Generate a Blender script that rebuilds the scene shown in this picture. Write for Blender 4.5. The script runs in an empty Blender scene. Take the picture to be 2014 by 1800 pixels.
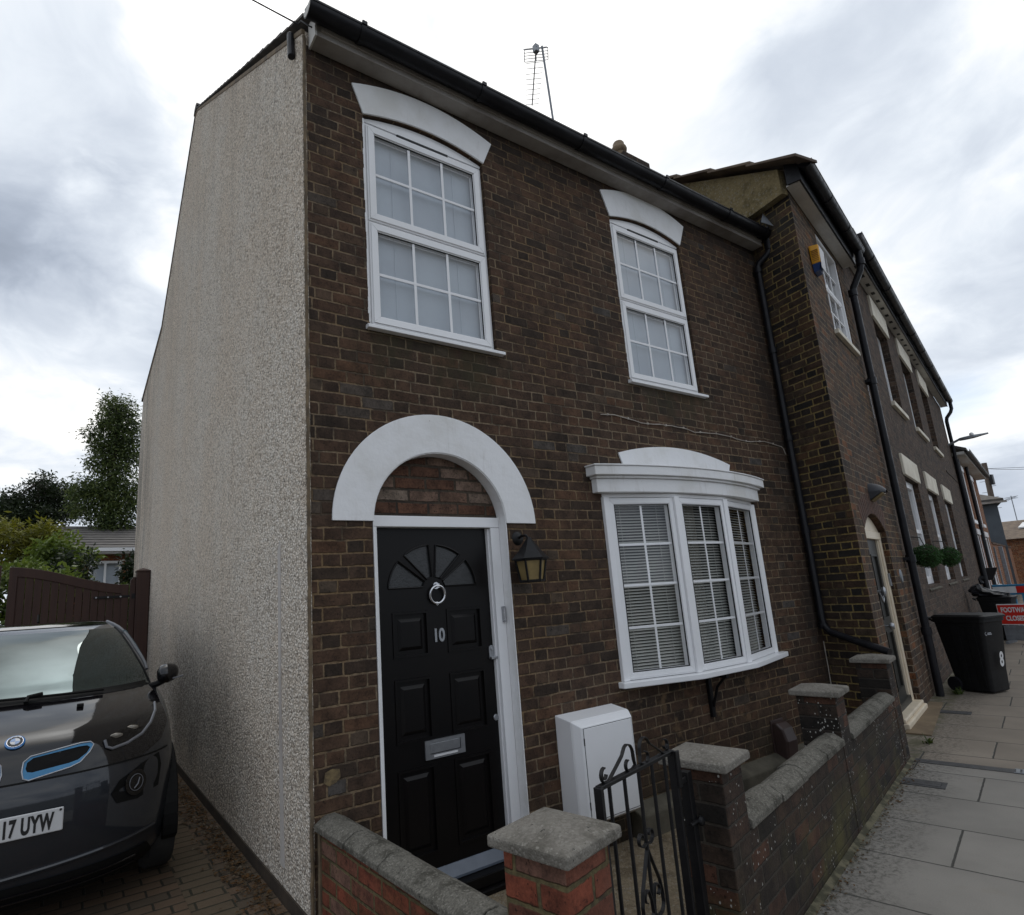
import bpy, bmesh, math, random
from mathutils import Vector, Matrix
from mathutils.geometry import tessellate_polygon

# ------------------------------------------------------------------ camera, sky, sun, exposure
C = bpy.context.scene.collection
SC = bpy.context.scene
R = math.radians
random.seed(7)

cam = bpy.data.cameras.new('camera')
cam.sensor_width = 36.0
cam.lens = 36.0 * 1178.56 / 2014.0
cam.shift_x = (1007.0 - 902.68) / 2014.0
cam.shift_y = (919.48 - 900.0) / 2014.0
cam.clip_start = 0.05
cam.clip_end = 3000
camo = bpy.data.objects.new('camera', cam)
C.objects.link(camo)
_y, _p, _r = 0.5917, 0.2101, -0.0635
_f = Vector((math.sin(_y) * math.cos(_p), math.cos(_y) * math.cos(_p), math.sin(_p)))
_rt = Vector((math.cos(_y), -math.sin(_y), 0))
_u = _rt.cross(_f)
_r2 = _rt * math.cos(_r) + _u * math.sin(_r)
_u2 = -_rt * math.sin(_r) + _u * math.cos(_r)
camo.matrix_world = Matrix(((_r2.x, _u2.x, -_f.x, -1.1718), (_r2.y, _u2.y, -_f.y, -3.2877), (_r2.z, _u2.z, -_f.z, 1.52), (0, 0, 0, 1)))
SC.camera = camo
SC.view_settings.view_transform = 'Standard'
SC.view_settings.look = 'None'
SC.view_settings.exposure = 0.2
SC.view_settings.gamma = 1.0

SUN_AZ, SUN_EL = R(32), R(50)          # azimuth clockwise from +y
SDIR = Vector((math.sin(SUN_AZ) * math.cos(SUN_EL), math.cos(SUN_AZ) * math.cos(SUN_EL), math.sin(SUN_EL)))
sun = bpy.data.lights.new('sun', 'SUN')
sun.energy = 0.6
sun.angle = R(25)
sun.color = (1.0, 0.95, 0.88)
suno = bpy.data.objects.new('sun', sun)
suno.rotation_euler = SDIR.to_track_quat('Z', 'Y').to_euler()
C.objects.link(suno)


class G:
    """small helper that wires shader nodes"""
    def __init__(s, tree):
        s.t = tree
        s.n = tree.nodes
        s.l = tree.links

    def node(s, typ, **kw):
        n = s.n.new(typ)
        for k, v in kw.items():
            setattr(n, k, v)
        return n

    def put(s, sock, v):
        if isinstance(v, bpy.types.NodeSocket):
            s.l.new(v, sock)
        elif v is not None:
            if isinstance(v, (tuple, list)) and len(v) == 3 and sock.type == 'RGBA':
                v = (*v, 1)
            sock.default_value = v

    def m(s, op, a, b=None, c=None, clamp=False):
        n = s.node('ShaderNodeMath', operation=op)
        n.use_clamp = clamp
        s.put(n.inputs[0], a)
        if b is not None:
            s.put(n.inputs[1], b)
        if c is not None:
            s.put(n.inputs[2], c)
        return n.outputs[0]

    def v(s, op, a, b=None, scale=None):
        n = s.node('ShaderNodeVectorMath', operation=op)
        s.put(n.inputs[0], a)
        if b is not None:
            s.put(n.inputs[1], b)
        if scale is not None:
            s.put(n.inputs['Scale'], scale)
        return n.outputs['Value' if op in ('DOT_PRODUCT', 'LENGTH', 'DISTANCE') else 0]

    def sep(s, a):
        n = s.node('ShaderNodeSeparateXYZ')
        s.put(n.inputs[0], a)
        return n.outputs

    def comb(s, x=0.0, y=0.0, z=0.0):
        n = s.node('ShaderNodeCombineXYZ')
        for i, q in enumerate((x, y, z)):
            s.put(n.inputs[i], q)
        return n.outputs[0]

    def noise(s, vec, scale, detail=4, rough=0.55, dist=0.0, out=0):
        n = s.node('ShaderNodeTexNoise')
        s.put(n.inputs['Vector'], vec)
        n.inputs['Scale'].default_value = scale
        n.inputs['Detail'].default_value = detail
        n.inputs['Roughness'].default_value = rough
        n.inputs['Distortion'].default_value = dist
        return n.outputs[out]

    def ramp(s, fac, stops, interp='LINEAR'):
        n = s.node('ShaderNodeValToRGB')
        n.color_ramp.interpolation = interp
        e = n.color_ramp.elements
        while len(e) < len(stops):
            e.new(0.5)
        for i, (p, c) in enumerate(stops):
            e[i].position = p
            e[i].color = (*c, 1) if len(c) == 3 else c
        s.put(n.inputs[0], fac)
        return n.outputs[0]

    def mix(s, f, a, b, mode='MIX'):
        n = s.node('ShaderNodeMix', data_type='RGBA', blend_type=mode)
        s.put(n.inputs[0], f)
        s.put(n.inputs[6], a)
        s.put(n.inputs[7], b)
        return n.outputs[2]

    def ss(s, x, lo, hi, a=0.0, b=1.0):
        n = s.node('ShaderNodeMapRange', interpolation_type='SMOOTHSTEP')
        s.put(n.inputs[0], x)
        for i, q in enumerate((lo, hi, a, b)):
            s.put(n.inputs[i + 1], q)
        return n.outputs[0]


# ---- world: Nishita sky behind procedural cloud
world = bpy.data.worlds.new('World')
SC.world = world
world.use_nodes = True
w = G(world.node_tree)
w.n.clear()
sky = w.node('ShaderNodeTexSky', sky_type='NISHITA')
sky.sun_disc = False
sky.sun_elevation = SUN_EL
sky.sun_rotation = SUN_AZ
skyc = w.v('SCALE', sky.outputs[0], scale=0.115)
tc = w.node('ShaderNodeTexCoord')
D = w.v('NORMALIZE', tc.outputs['Generated'])
dx, dy, dz = w.sep(D)
den = w.m('ADD', w.m('MAXIMUM', dz, 0.0), 0.28)
P = w.comb(w.m('DIVIDE', dx, den), w.m('DIVIDE', dy, den), 0.0)
Pw = w.v('ADD', P, w.v('SCALE', w.noise(P, 1.3, 3, out=1), scale=0.55))
n1 = w.noise(Pw, 1.35, 8, 0.56)
n2 = w.noise(w.v('ADD', Pw, (7.3, 2.1, 0)), 0.75, 5, 0.5)
Dn = w.v('NORMALIZE', w.v('ADD', D, w.v('SCALE', w.v('SUBTRACT', w.noise(Pw, 2.0, 6, 0.6, out=1), (0.5, 0.5, 0.5)), scale=0.38)))


def blob(d, inner, outer):
    d = Vector(d).normalized()
    return w.ss(w.v('DOT_PRODUCT', Dn, tuple(d)), math.cos(R(outer)), math.cos(R(inner)))


dark = None
for d, a, b, k in (((-0.02, 0.80, 0.60), 3, 19, 1.05), ((-0.22, 0.76, 0.62), 4, 24, 0.8), ((0.09, 0.70, 0.70), 2, 11, 0.8), ((-0.10, 0.90, 0.44), 2, 10, 0.55), ((0.40, 0.55, 0.73), 4, 16, 0.55), ((0.0, 0.96, 0.28), 1, 8, 0.35), ((0.92, 0.16, 0.42), 14, 42, 0.10), ((0.85, 0.05, 0.55), 4, 22, 0.12)):
    q = w.m('MULTIPLY', blob(d, a, b), k)
    dark = q if dark is None else w.m('MAXIMUM', dark, q)
tex = w.ss(n1, 0.34, 0.72)
lum = w.m('MULTIPLY_ADD', tex, 0.42, 0.50)
lum = w.m('MULTIPLY_ADD', w.ss(n2, 0.35, 0.7), 0.16, lum)
lum = w.m('MULTIPLY', lum, w.m('SUBTRACT', 1.0, w.m('MULTIPLY', dark, w.m('MULTIPLY_ADD', w.ss(n1, 0.30, 0.62), -0.16, 0.38))))
toS = w.m('MAXIMUM', w.v('DOT_PRODUCT', D, (0.14, 0.26, 0.955)), 0.0)
toB = w.ss(w.v('DOT_PRODUCT', D, (-0.16, 0.62, 0.77)), -0.45, 0.72, 0.86, 1.06)
lobe = w.m('MULTIPLY', w.m('POWER', toS, 26.0), w.m('MULTIPLY_ADD', tex, 2.2, 0.9))
lum = w.m('MULTIPLY', lum, w.m('ADD', lobe, toB))
lit = None
for d, a, b, k in (((0.14, 0.66, 0.74), 2, 9, 0.45), ((0.33, 0.58, 0.745), 1, 6, 0.25), ((0.62, 0.45, 0.64), 3, 16, 0.5), ((0.05, 0.85, 0.52), 1, 7, 0.3), ((-0.05, 0.955, 0.29), 2, 12, 0.38), ((0.20, 0.80, 0.50), 2, 10, 0.25), ((0.90, 0.20, 0.40), 12, 38, 0.22)):
    q = w.m('MULTIPLY', blob(d, a, b), k)
    lit = q if lit is None else w.m('MAXIMUM', lit, q)
lum = w.m('MULTIPLY_ADD', lit, w.m('MULTIPLY_ADD', tex, 0.5, 0.5), lum)
tint = w.ramp(lum, [(0.0, (0.74, 0.88, 1.12)), (0.45, (0.79, 0.90, 1.09)), (0.80, (0.90, 0.965, 1.05)), (1.0, (1.0, 0.995, 0.98))])
cloud = w.v('MULTIPLY', tint, w.comb(lum, lum, lum))
hz = w.ss(dz, -0.02, 0.30)
gap = w.m('MULTIPLY', w.ss(n2, 0.50, 0.66), w.m('MULTIPLY', w.ss(w.v('DOT_PRODUCT', D, (0.93, 0.25, 0.2)), 0.72, 0.97), 0.45))
skyb = w.v('ADD', skyc, (0.12, 0.13, 0.14))
col = w.mix(gap, cloud, skyb)
below = w.ss(dz, -0.06, 0.0)
col = w.mix(below, (0.10, 0.095, 0.09), col)
bg = w.node('ShaderNodeBackground')
w.put(bg.inputs[0], col)
bg.inputs[1].default_value = 1.0
out = w.node('ShaderNodeOutputWorld')
w.l.new(bg.outputs[0], out.inputs[0])

# ------------------------------------------------------------------ materials
def newmat(name):
    mt = bpy.data.materials.new(name)
    mt.use_nodes = True
    g = G(mt.node_tree)
    g.n.clear()
    o = g.node('ShaderNodeOutputMaterial')
    b = g.node('ShaderNodeBsdfPrincipled')
    g.l.new(b.outputs[0], o.inputs[0])
    return mt, g, b


def bump(g, b, height, dist, strength=1.0):
    n = g.node('ShaderNodeBump')
    n.inputs['Strength'].default_value = strength
    n.inputs['Distance'].default_value = dist
    g.put(n.inputs['Height'], height)
    g.l.new(n.outputs[0], b.inputs['Normal'])


def oc(g):
    return g.node('ShaderNodeTexCoord').outputs['Object']


def plain(name, c1, c2=None, scale=8.0, rough=0.5, bmp=0.0, bscale=60.0, metal=0.0, coat=0.0, spec=0.5, stretch=(1, 1, 1), lo=0.35, hi=0.65, rvar=0.0):
    mt, g, b = newmat(name)
    c2 = c2 or tuple(min(1, q * 0.82) for q in c1)
    p = g.v('MULTIPLY', oc(g), stretch)
    n = g.noise(p, scale, 6, 0.6)
    g.put(b.inputs['Base Color'], g.mix(g.ss(n, lo, hi), c1, c2))
    if rvar:
        g.put(b.inputs['Roughness'], g.ss(g.noise(p, scale * 2.3, 4), 0.3, 0.7, max(0.02, rough - rvar), rough + rvar))
    else:
        b.inputs['Roughness'].default_value = rough
    b.inputs['Metallic'].default_value = metal
    b.inputs['Coat Weight'].default_value = coat
    b.inputs['Coat Roughness'].default_value = 0.04
    b.inputs['Specular IOR Level'].default_value = spec
    if bmp:
        bump(g, b, g.noise(p, bscale, 5, 0.6), bmp)
    return mt


def face_uv(g):
    """u,v on any upright or level face, from object position and object normal"""
    t = g.node('ShaderNodeTexCoord')
    x, y, z = g.sep(t.outputs['Object'])
    nx, ny, nz = g.sep(g.v('ABSOLUTE', t.outputs['Normal']))
    side = g.m('GREATER_THAN', nx, ny)
    top = g.m('GREATER_THAN', nz, 0.75)
    u = g.m('ADD', g.m('MULTIPLY', y, side), g.m('MULTIPLY', x, g.m('SUBTRACT', 1.0, side)))
    u = g.m('ADD', g.m('MULTIPLY', u, g.m('SUBTRACT', 1.0, top)), g.m('MULTIPLY', x, top))
    vv = g.m('ADD', g.m('MULTIPLY', z, g.m('SUBTRACT', 1.0, top)), g.m('MULTIPLY', y, top))
    return t.outputs['Object'], u, vv, side


def brick(name, stops, mortar, extra=None, h=0.075, L=0.225, W=0.1125, joint=0.011, flemish=True, stain=None, specks=0.0, moss=0.0, wave=0.006, mort2=None, rough=0.9, phase=0.0, paint=0.0):
    mt, g, b = newmat(name)
    pos, u, vv, side = face_uv(g)
    dn = g.v('SUBTRACT', g.noise(pos, 3.0, 3, out=1), (0.5, 0.5, 0.5))
    fn = g.v('SUBTRACT', g.noise(pos, 26.0, 3, 0.6, out=1), (0.5, 0.5, 0.5))
    d1, d2, d3 = g.sep(dn)
    f1, f2, f3 = g.sep(fn)
    u = g.m('ADD', u, g.m('ADD', g.m('MULTIPLY', d1, wave * 2), g.m('MULTIPLY', f1, wave * 1.2)))
    vv = g.m('ADD', vv, g.m('ADD', g.m('MULTIPLY', d2, wave * 2.4), g.m('MULTIPLY', f2, wave * 0.9)))
    vv = g.m('ADD', vv, phase)
    row = g.m('FLOOR', g.m('DIVIDE', vv, h))
    fv = g.m('SUBTRACT', vv, g.m('MULTIPLY', row, h))
    odd = g.m('FLOORED_MODULO', row, 2.0)
    wn = g.node('ShaderNodeTexWhiteNoise', noise_dimensions='2D')
    g.put(wn.inputs['Vector'], g.comb(row, 3.7, 0))
    jit = g.m('MULTIPLY', g.m('SUBTRACT', wn.outputs[0], 0.5), 0.05)
    P_ = (L + W) if flemish else L
    off = g.m('ADD', g.m('MULTIPLY', odd, P_ * 0.5), jit)
    u2 = g.m('ADD', g.m('ADD', u, off), g.m('MULTIPLY', side, 0.03))
    cell = g.m('FLOOR', g.m('DIVIDE', u2, P_))
    fu = g.m('SUBTRACT', u2, g.m('MULTIPLY', cell, P_))
    if flemish:
        isH = g.m('GREATER_THAN', fu, L)
        loc = g.m('SUBTRACT', fu, g.m('MULTIPLY', isH, L))
        wid = g.m('SUBTRACT', L, g.m('MULTIPLY', isH, L - W))
    else:
        isH, loc, wid = 0.0, fu, L
    du = g.m('MINIMUM', loc, g.m('SUBTRACT', wid, loc))
    dv = g.m('MINIMUM', fv, g.m('SUBTRACT', h, fv))
    dd = g.m('SMOOTH_MIN', du, dv, 0.006)
    dd = g.m('ADD', dd, g.m('MULTIPLY', f3, 0.009))
    body = g.ss(dd, joint * 0.30, joint * 0.66)
    ident = g.comb(g.m('ADD', g.m('MULTIPLY', cell, 2.0), isH), row, g.m('MULTIPLY', side, 5.0))
    w2 = g.node('ShaderNodeTexWhiteNoise', noise_dimensions='3D')
    g.put(w2.inputs['Vector'], ident)
    r1 = w2.outputs[0]
    r2, r3, r4 = g.sep(w2.outputs[1])
    colr = g.ramp(r1, stops)
    fine = g.noise(pos, 70.0, 5, 0.7)
    mid = g.noise(g.v('ADD', pos, g.v('SCALE', w2.outputs[1], scale=5.0)), 11.0, 4, 0.6)
    k = g.m('ADD', g.m('MULTIPLY', g.ss(fine, 0.25, 0.75), 0.5), g.m('MULTIPLY', g.ss(mid, 0.25, 0.75), 0.7))
    k = g.m('ADD', g.m('MULTIPLY', k, 0.95), 0.22)
    pit = g.m('MULTIPLY', g.ss(g.noise(pos, 42.0, 4, 0.75), 0.56, 0.68), 0.75)
    k = g.m('MULTIPLY', k, g.m('SUBTRACT', 1.0, pit))
    colr = g.v('MULTIPLY', colr, g.comb(k, k, g.m('MULTIPLY', k, 0.88)))
    big = g.noise(pos, 0.9, 5, 0.6)
    mcol = g.mix(g.ss(big, 0.38, 0.62), mortar, mort2 or mortar)
    mk = g.m('ADD', g.m('MULTIPLY', g.ss(g.noise(pos, 45.0, 4, 0.7), 0.3, 0.7), 0.6), 0.7)
    mcol = g.v('MULTIPLY', mcol, g.comb(mk, mk, mk))
    # weathered-back joints here and there
    lost = g.ss(g.noise(pos, 4.2, 7, 0.72), 0.46, 0.62)
    mcol = g.mix(g.m('MULTIPLY', lost, 0.78), mcol, (0.030, 0.024, 0.020))
    colr = g.mix(body, mcol, colr)
    if stain:
        colr = g.mix(g.m('MULTIPLY', g.ss(g.noise(pos, 1.6, 6, 0.65), 0.50, 0.72), 0.7), colr, stain)
    if specks:
        vr = g.node('ShaderNodeTexVoronoi')
        g.put(vr.inputs['Vector'], g.v('MULTIPLY', pos, (1, 1, 0.7)))
        vr.inputs['Scale'].default_value = 95.0
        cr, cg, cb = g.sep(vr.outputs['Color'])
        patch = g.ss(g.noise(pos, 3.2, 6, 0.7), 0.44, 0.74)
        hit = g.m('MULTIPLY', g.m('LESS_THAN', cr, g.m('MULTIPLY', patch, specks)), g.m('LESS_THAN', g.m('ADD', vr.outputs['Distance'], g.m('MULTIPLY', g.noise(pos, 120, 3), 0.5)), g.m('MULTIPLY_ADD', cg, 0.35, 0.32)))
        colr = g.mix(hit, colr, (0.40, 0.39, 0.36))
    if paint:
        hp = g.m('MULTIPLY', g.m('GREATER_THAN', g.noise(pos, 38.0, 5, 0.75), 0.66), g.ss(g.noise(pos, 1.9, 4, 0.6), 0.50, 0.66))
        colr = g.mix(g.m('MULTIPLY', hp, paint), colr, (0.50, 0.48, 0.45))
    if moss:
        x, y, z = g.sep(pos)
        mz = g.m('MULTIPLY', g.ss(z, 0.55, 0.0), g.ss(g.noise(pos, 2.4, 5, 0.7), 0.42, 0.68))
        colr = g.mix(g.m('MULTIPLY', mz, moss), colr, (0.085, 0.075, 0.025))
    if extra:
        colr = extra(g, pos, colr)
    g.put(b.inputs['Base Color'], colr)
    b.inputs['Roughness'].default_value = rough
    b.inputs['Specular IOR Level'].default_value = 0.3
    hgt = g.m('ADD', g.m('MULTIPLY', body, 1.0), g.m('ADD', g.m('MULTIPLY', fine, 0.45), g.m('MULTIPLY', r3, 0.35)))
    bump(g, b, hgt, 0.007, 0.9)
    return mt


def rocky(name, c1, c2, dark_, scale=90.0, bmp=0.004, lichen=0.0):
    """washed concrete: aggregate grains, stains and a few pale lichen rings"""
    mt, g, b = newmat(name)
    p = oc(g)
    vr = g.node('ShaderNodeTexVoronoi')
    g.put(vr.inputs['Vector'], p)
    vr.inputs['Scale'].default_value = scale
    r1, r2, r3 = g.sep(vr.outputs['Color'])
    colr = g.mix(r1, c1, c2)
    colr = g.mix(g.ss(g.noise(p, 7.0, 7, 0.7), 0.48, 0.66), colr, dark_)
    colr = g.mix(g.m('MULTIPLY', g.m('GREATER_THAN', r2, 0.90), 0.35), colr, (0.30, 0.285, 0.25))
    colr = g.mix(g.m('MULTIPLY', g.m('GREATER_THAN', g.noise(p, 30.0, 4, 0.7), 0.67), 0.75), colr, (0.02, 0.02, 0.018))
    if lichen:
        colr = g.mix(g.m('MULTIPLY', g.ss(g.noise(p, 14.0, 5, 0.7), 0.60, 0.70), lichen), colr, (0.45, 0.44, 0.38))
    g.put(b.inputs['Base Color'], colr)
    b.inputs['Roughness'].default_value = 0.95
    b.inputs['Specular IOR Level'].default_value = 0.15
    hgt = g.m('ADD', g.m('MULTIPLY', g.ss(vr.outputs['Distance'], 0.1, 0.7, 1.0, 0.0), 0.6), g.m('MULTIPLY', g.noise(p, 24.0, 5, 0.7), 0.35))
    bump(g, b, hgt, bmp, 0.9)
    return mt


def pebbledash():
    mt, g, b = newmat('pebbledash_render')
    p = oc(g)
    x, y, z = g.sep(p)
    pj = g.v('ADD', p, g.v('SCALE', g.noise(p, 60.0, 2, out=1), scale=0.012))
    vr = g.node('ShaderNodeTexVoronoi')
    g.put(vr.inputs['Vector'], pj)
    vr.inputs['Scale'].default_value = 62.0
    vr.inputs['Randomness'].default_value = 1.0
    vb = g.node('ShaderNodeTexVoronoi')
    g.put(vb.inputs['Vector'], pj)
    vb.inputs['Scale'].default_value = 120.0
    r1, r2, r3 = g.sep(vr.outputs['Color'])
    q1, q2, q3 = g.sep(vb.outputs['Color'])
    base = g.ramp(r1, [(0.0, (0.36, 0.32, 0.285)), (0.16, (0.66, 0.60, 0.535)), (0.42, (0.86, 0.79, 0.71)), (0.7, (0.95, 0.905, 0.85)), (1.0, (0.98, 0.96, 0.93))])
    gapk = g.m('MULTIPLY', g.ss(vr.outputs['Distance'], 0.36, 0.62), g.ss(g.m('ADD', g.m('MULTIPLY', q1, 0.5), g.m('MULTIPLY', g.noise(p, 22.0, 4, 0.65), 0.9)), 0.35, 0.95, 0.15, 1.0))
    # dirt: height streaks, a black algae patch low down, pink dust in the middle
    st = g.noise(g.v('MULTIPLY', p, (1, 2.2, 0.22)), 1.7, 6, 0.6)
    blot = g.noise(p, 0.8, 6, 0.62)
    warm = g.m('MULTIPLY', g.ss(blot, 0.36, 0.62), 0.75)
    base = g.v('MULTIPLY', base, (1.03, 0.985, 0.915))
    base = g.mix(warm, base, g.v('MULTIPLY', base, (0.96, 0.905, 0.85)))
    yy = g.m('ADD', y, g.m('MULTIPLY', g.m('SUBTRACT', blot, 0.5), 3.0))
    zz = g.m('ADD', z, g.m('MULTIPLY', g.m('SUBTRACT', g.noise(p, 1.5, 5), 0.5), 0.9))
    alg = g.m('MULTIPLY', g.m('MULTIPLY', g.ss(yy, 1.0, 3.4), g.ss(yy, 8.5, 5.0)), g.m('MULTIPLY', g.ss(zz, 0.10, 0.55), g.ss(zz, 1.9, 0.55)))
    lowz = g.m('MULTIPLY', g.ss(zz, 2.6, 0.3), 0.16)
    upst = g.m('MULTIPLY', g.ss(st, 0.46, 0.70), g.m('MULTIPLY', g.ss(z, 2.6, 6.5), 0.20))
    back = g.m('MULTIPLY', g.ss(y, 6.3, 8.8), g.m('MULTIPLY', g.ss(g.noise(g.v('MULTIPLY', p, (1, 1.6, 0.18)), 2.4, 5), 0.40, 0.66), 0.55))
    dirt = g.m('ADD', g.m('MULTIPLY', alg, 0.52), g.m('ADD', lowz, g.m('ADD', upst, back)), clamp=True)
    thr = g.m('ADD', g.m('MULTIPLY', gapk, 0.58), g.m('MULTIPLY', dirt, g.ss(g.m('ADD', r2, g.m('MULTIPLY', q2, 0.5)), 0.0, 1.3)), clamp=True)
    colr = g.mix(thr, base, (0.15, 0.137, 0.12))
    colr = g.mix(g.m('MULTIPLY', dirt, 0.35), colr, (0.15, 0.145, 0.13))
    # the smooth grey made-good chase near the corner is a separate strip
    g.put(b.inputs['Base Color'], colr)
    b.inputs['Roughness'].default_value = 0.95
    b.inputs['Specular IOR Level'].default_value = 0.25
    hgt = g.m('ADD', g.ss(vr.outputs['Distance'], 0.0, 0.75, 1.0, 0.0), g.m('ADD', g.m('MULTIPLY', g.ss(vb.outputs['Distance'], 0.0, 0.8, 1.0, 0.0), 0.4), g.m('MULTIPLY', g.noise(p, 9.0, 4), 1.2)))
    bump(g, b, hgt, 0.013, 1.0)
    return mt


def glass_mat(name, tint=(1, 1, 1), rough=0.0, refl=1.0, ripple=0.0):
    mt = bpy.data.materials.new(name)
    mt.use_nodes = True
    g = G(mt.node_tree)
    g.n.clear()
    o = g.node('ShaderNodeOutputMaterial')
    tr = g.node('ShaderNodeBsdfTransparent')
    tr.inputs[0].default_value = (*tint, 1)
    gl = g.node('ShaderNodeBsdfGlossy')
    gl.inputs['Roughness'].default_value = rough
    fr = g.node('ShaderNodeFresnel')
    fr.inputs[0].default_value = 1.52
    bp = g.node('ShaderNodeBump')
    bp.inputs['Distance'].default_value = 0.002 + ripple
    bp.inputs['Strength'].default_value = 0.12 if not ripple else 1.0
    g.put(bp.inputs['Height'], g.noise(oc(g), 2.2 if not ripple else 60.0, 2))
    g.l.new(bp.outputs[0], gl.inputs['Normal'])
    geo = g.node('ShaderNodeNewGeometry')
    f = g.m('MULTIPLY', g.m('MULTIPLY', fr.outputs[0], 1.75 * refl, clamp=True), g.m('SUBTRACT', 1.0, geo.outputs['Backfacing']))
    mx = g.node('ShaderNodeMixShader')
    g.put(mx.inputs[0], f)
    g.l.new(tr.outputs[0], mx.inputs[1])
    g.l.new(gl.outputs[0], mx.inputs[2])
    g.l.new(mx.outputs[0], o.inputs[0])
    return mt


def leaf_mat(name, cols, rough=0.55):
    mt, g, b = newmat(name)
    ge = g.node('ShaderNodeNewGeometry')
    r = ge.outputs['Random Per Island']
    n = g.noise(oc(g), 0.9, 4)
    f = g.m('ADD', g.m('MULTIPLY', r, 0.65), g.m('MULTIPLY', g.ss(n, 0.3, 0.7), 0.35))
    g.put(b.inputs['Base Color'], g.ramp(f, [(i / (len(cols) - 1), c) for i, c in enumerate(cols)]))
    b.inputs['Roughness'].default_value = rough
    b.inputs['Subsurface Weight'].default_value = 0.0
    b.inputs['Specular IOR Level'].default_value = 0.35
    # thin leaves pass some light
    tl = g.node('ShaderNodeBsdfTranslucent')
    g.put(tl.inputs[0], g.ramp(f, [(i / (len(cols) - 1), tuple(q * 1.3 for q in c)) for i, c in enumerate(cols)]))
    mx = g.node('ShaderNodeMixShader')
    mx.inputs[0].default_value = 0.3
    o = [x for x in g.n if x.type == 'OUTPUT_MATERIAL'][0]
    g.l.new(b.outputs[0], mx.inputs[1])
    g.l.new(tl.outputs[0], mx.inputs[2])
    g.l.new(mx.outputs[0], o.inputs[0])
    return mt


def slabs(name, c1, c2, joint, length, width, ang, ox, oy, gap=0.008, grime=0.0, stagger=0.5, bmp=0.003, var=0.25):
    """flags or block paving laid in rows: width across the row, length along it"""
    mt, g, b = newmat(name)
    p = oc(g)
    x, y, z = g.sep(g.v('SUBTRACT', p, (ox, oy, 0)))
    ca, sa = math.cos(ang), math.sin(ang)
    s = g.m('ADD', g.m('MULTIPLY', x, ca), g.m('MULTIPLY', y, sa))
    t = g.m('SUBTRACT', g.m('MULTIPLY', x, sa), g.m('MULTIPLY', y, ca))
    fn1, fn2, fn3 = g.sep(g.v('SUBTRACT', g.noise(p, 14.0, 4, 0.6, out=1), (0.5, 0.5, 0.5)))
    s = g.m('ADD', s, g.m('MULTIPLY', fn1, gap * 1.1))
    t = g.m('ADD', t, g.m('MULTIPLY', fn2, gap * 1.1))
    row = g.m('FLOOR', g.m('DIVIDE', s, width))
    fs = g.m('SUBTRACT', s, g.m('MULTIPLY', row, width))
    wn = g.node('ShaderNodeTexWhiteNoise', noise_dimensions='2D')
    g.put(wn.inputs['Vector'], g.comb(row, 9.1, 0))
    t2 = g.m('ADD', t, g.m('ADD', g.m('MULTIPLY', g.m('FLOORED_MODULO', row, 2.0), length * stagger), g.m('MULTIPLY', wn.outputs[0], length * 0.12)))
    cell = g.m('FLOOR', g.m('DIVIDE', t2, length))
    ft = g.m('SUBTRACT', t2, g.m('MULTIPLY', cell, length))
    d = g.m('MINIMUM', g.m('MINIMUM', fs, g.m('SUBTRACT', width, fs)), g.m('MINIMUM', ft, g.m('SUBTRACT', length, ft)))
    body = g.ss(g.m('ADD', d, g.m('MULTIPLY', fn3, gap * 0.5)), gap * 0.4, gap * 0.95)
    w2 = g.node('ShaderNodeTexWhiteNoise', noise_dimensions='3D')
    g.put(w2.inputs['Vector'], g.comb(cell, row, 1.0))
    rr, r2, r3 = g.sep(w2.outputs[1])
    colr = g.mix(rr, c1, c2)
    k = g.m('ADD', g.m('MULTIPLY', g.ss(g.noise(p, 160.0, 4, 0.7), 0.2, 0.8), var), 1.0 - var * 0.5)
    k = g.m('MULTIPLY', k, g.m('ADD', g.m('MULTIPLY', g.ss(g.noise(p, 2.2, 4, 0.5), 0.25, 0.75), 0.22), 0.88))
    colr = g.v('MULTIPLY', colr, g.comb(k, k, k))
    if grime:
        # dark blotchy algae close to the wall at t=0
        tw = g.m('ADD', t, 0.531)
        tt = g.m('ADD', tw, g.m('MULTIPLY', g.m('SUBTRACT', g.noise(p, 5.0, 6, 0.7), 0.5), 0.55))
        gr = g.m('MULTIPLY', g.ss(tt, 0.40, 0.12), g.ss(g.noise(p, 34.0, 6, 0.8), 0.44, 0.60))
        colr = g.mix(g.m('MULTIPLY', gr, grime), colr, (0.022, 0.022, 0.018))
        far = g.ss(s, 2.04, 2.06)
        colr = g.mix(g.m('MULTIPLY', far, 0.75), colr, g.v('MULTIPLY', colr, (0.98, 0.86, 0.74)))
        edge = g.m('MULTIPLY', g.ss(tw, 0.10, 0.0), g.ss(g.noise(p, 8.0, 5), 0.35, 0.6))
        colr = g.mix(g.m('MULTIPLY', edge, 0.8), colr, (0.09, 0.085, 0.045))
        gum = g.ss(g.noise(p, 3.4, 4, 0.6), 0.60, 0.74)
        colr = g.mix(g.m('MULTIPLY', gum, 0.22), colr, (0.2, 0.15, 0.09))
    colr = g.mix(body, joint, colr)
    g.put(b.inputs['Base Color'], colr)
    b.inputs['Roughness'].default_value = 0.88
    b.inputs['Specular IOR Level'].default_value = 0.3
    bump(g, b, g.m('ADD', body, g.m('MULTIPLY', g.noise(p, 90.0, 5, 0.7), 0.25)), bmp, 0.9)
    return mt


M = {}


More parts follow.
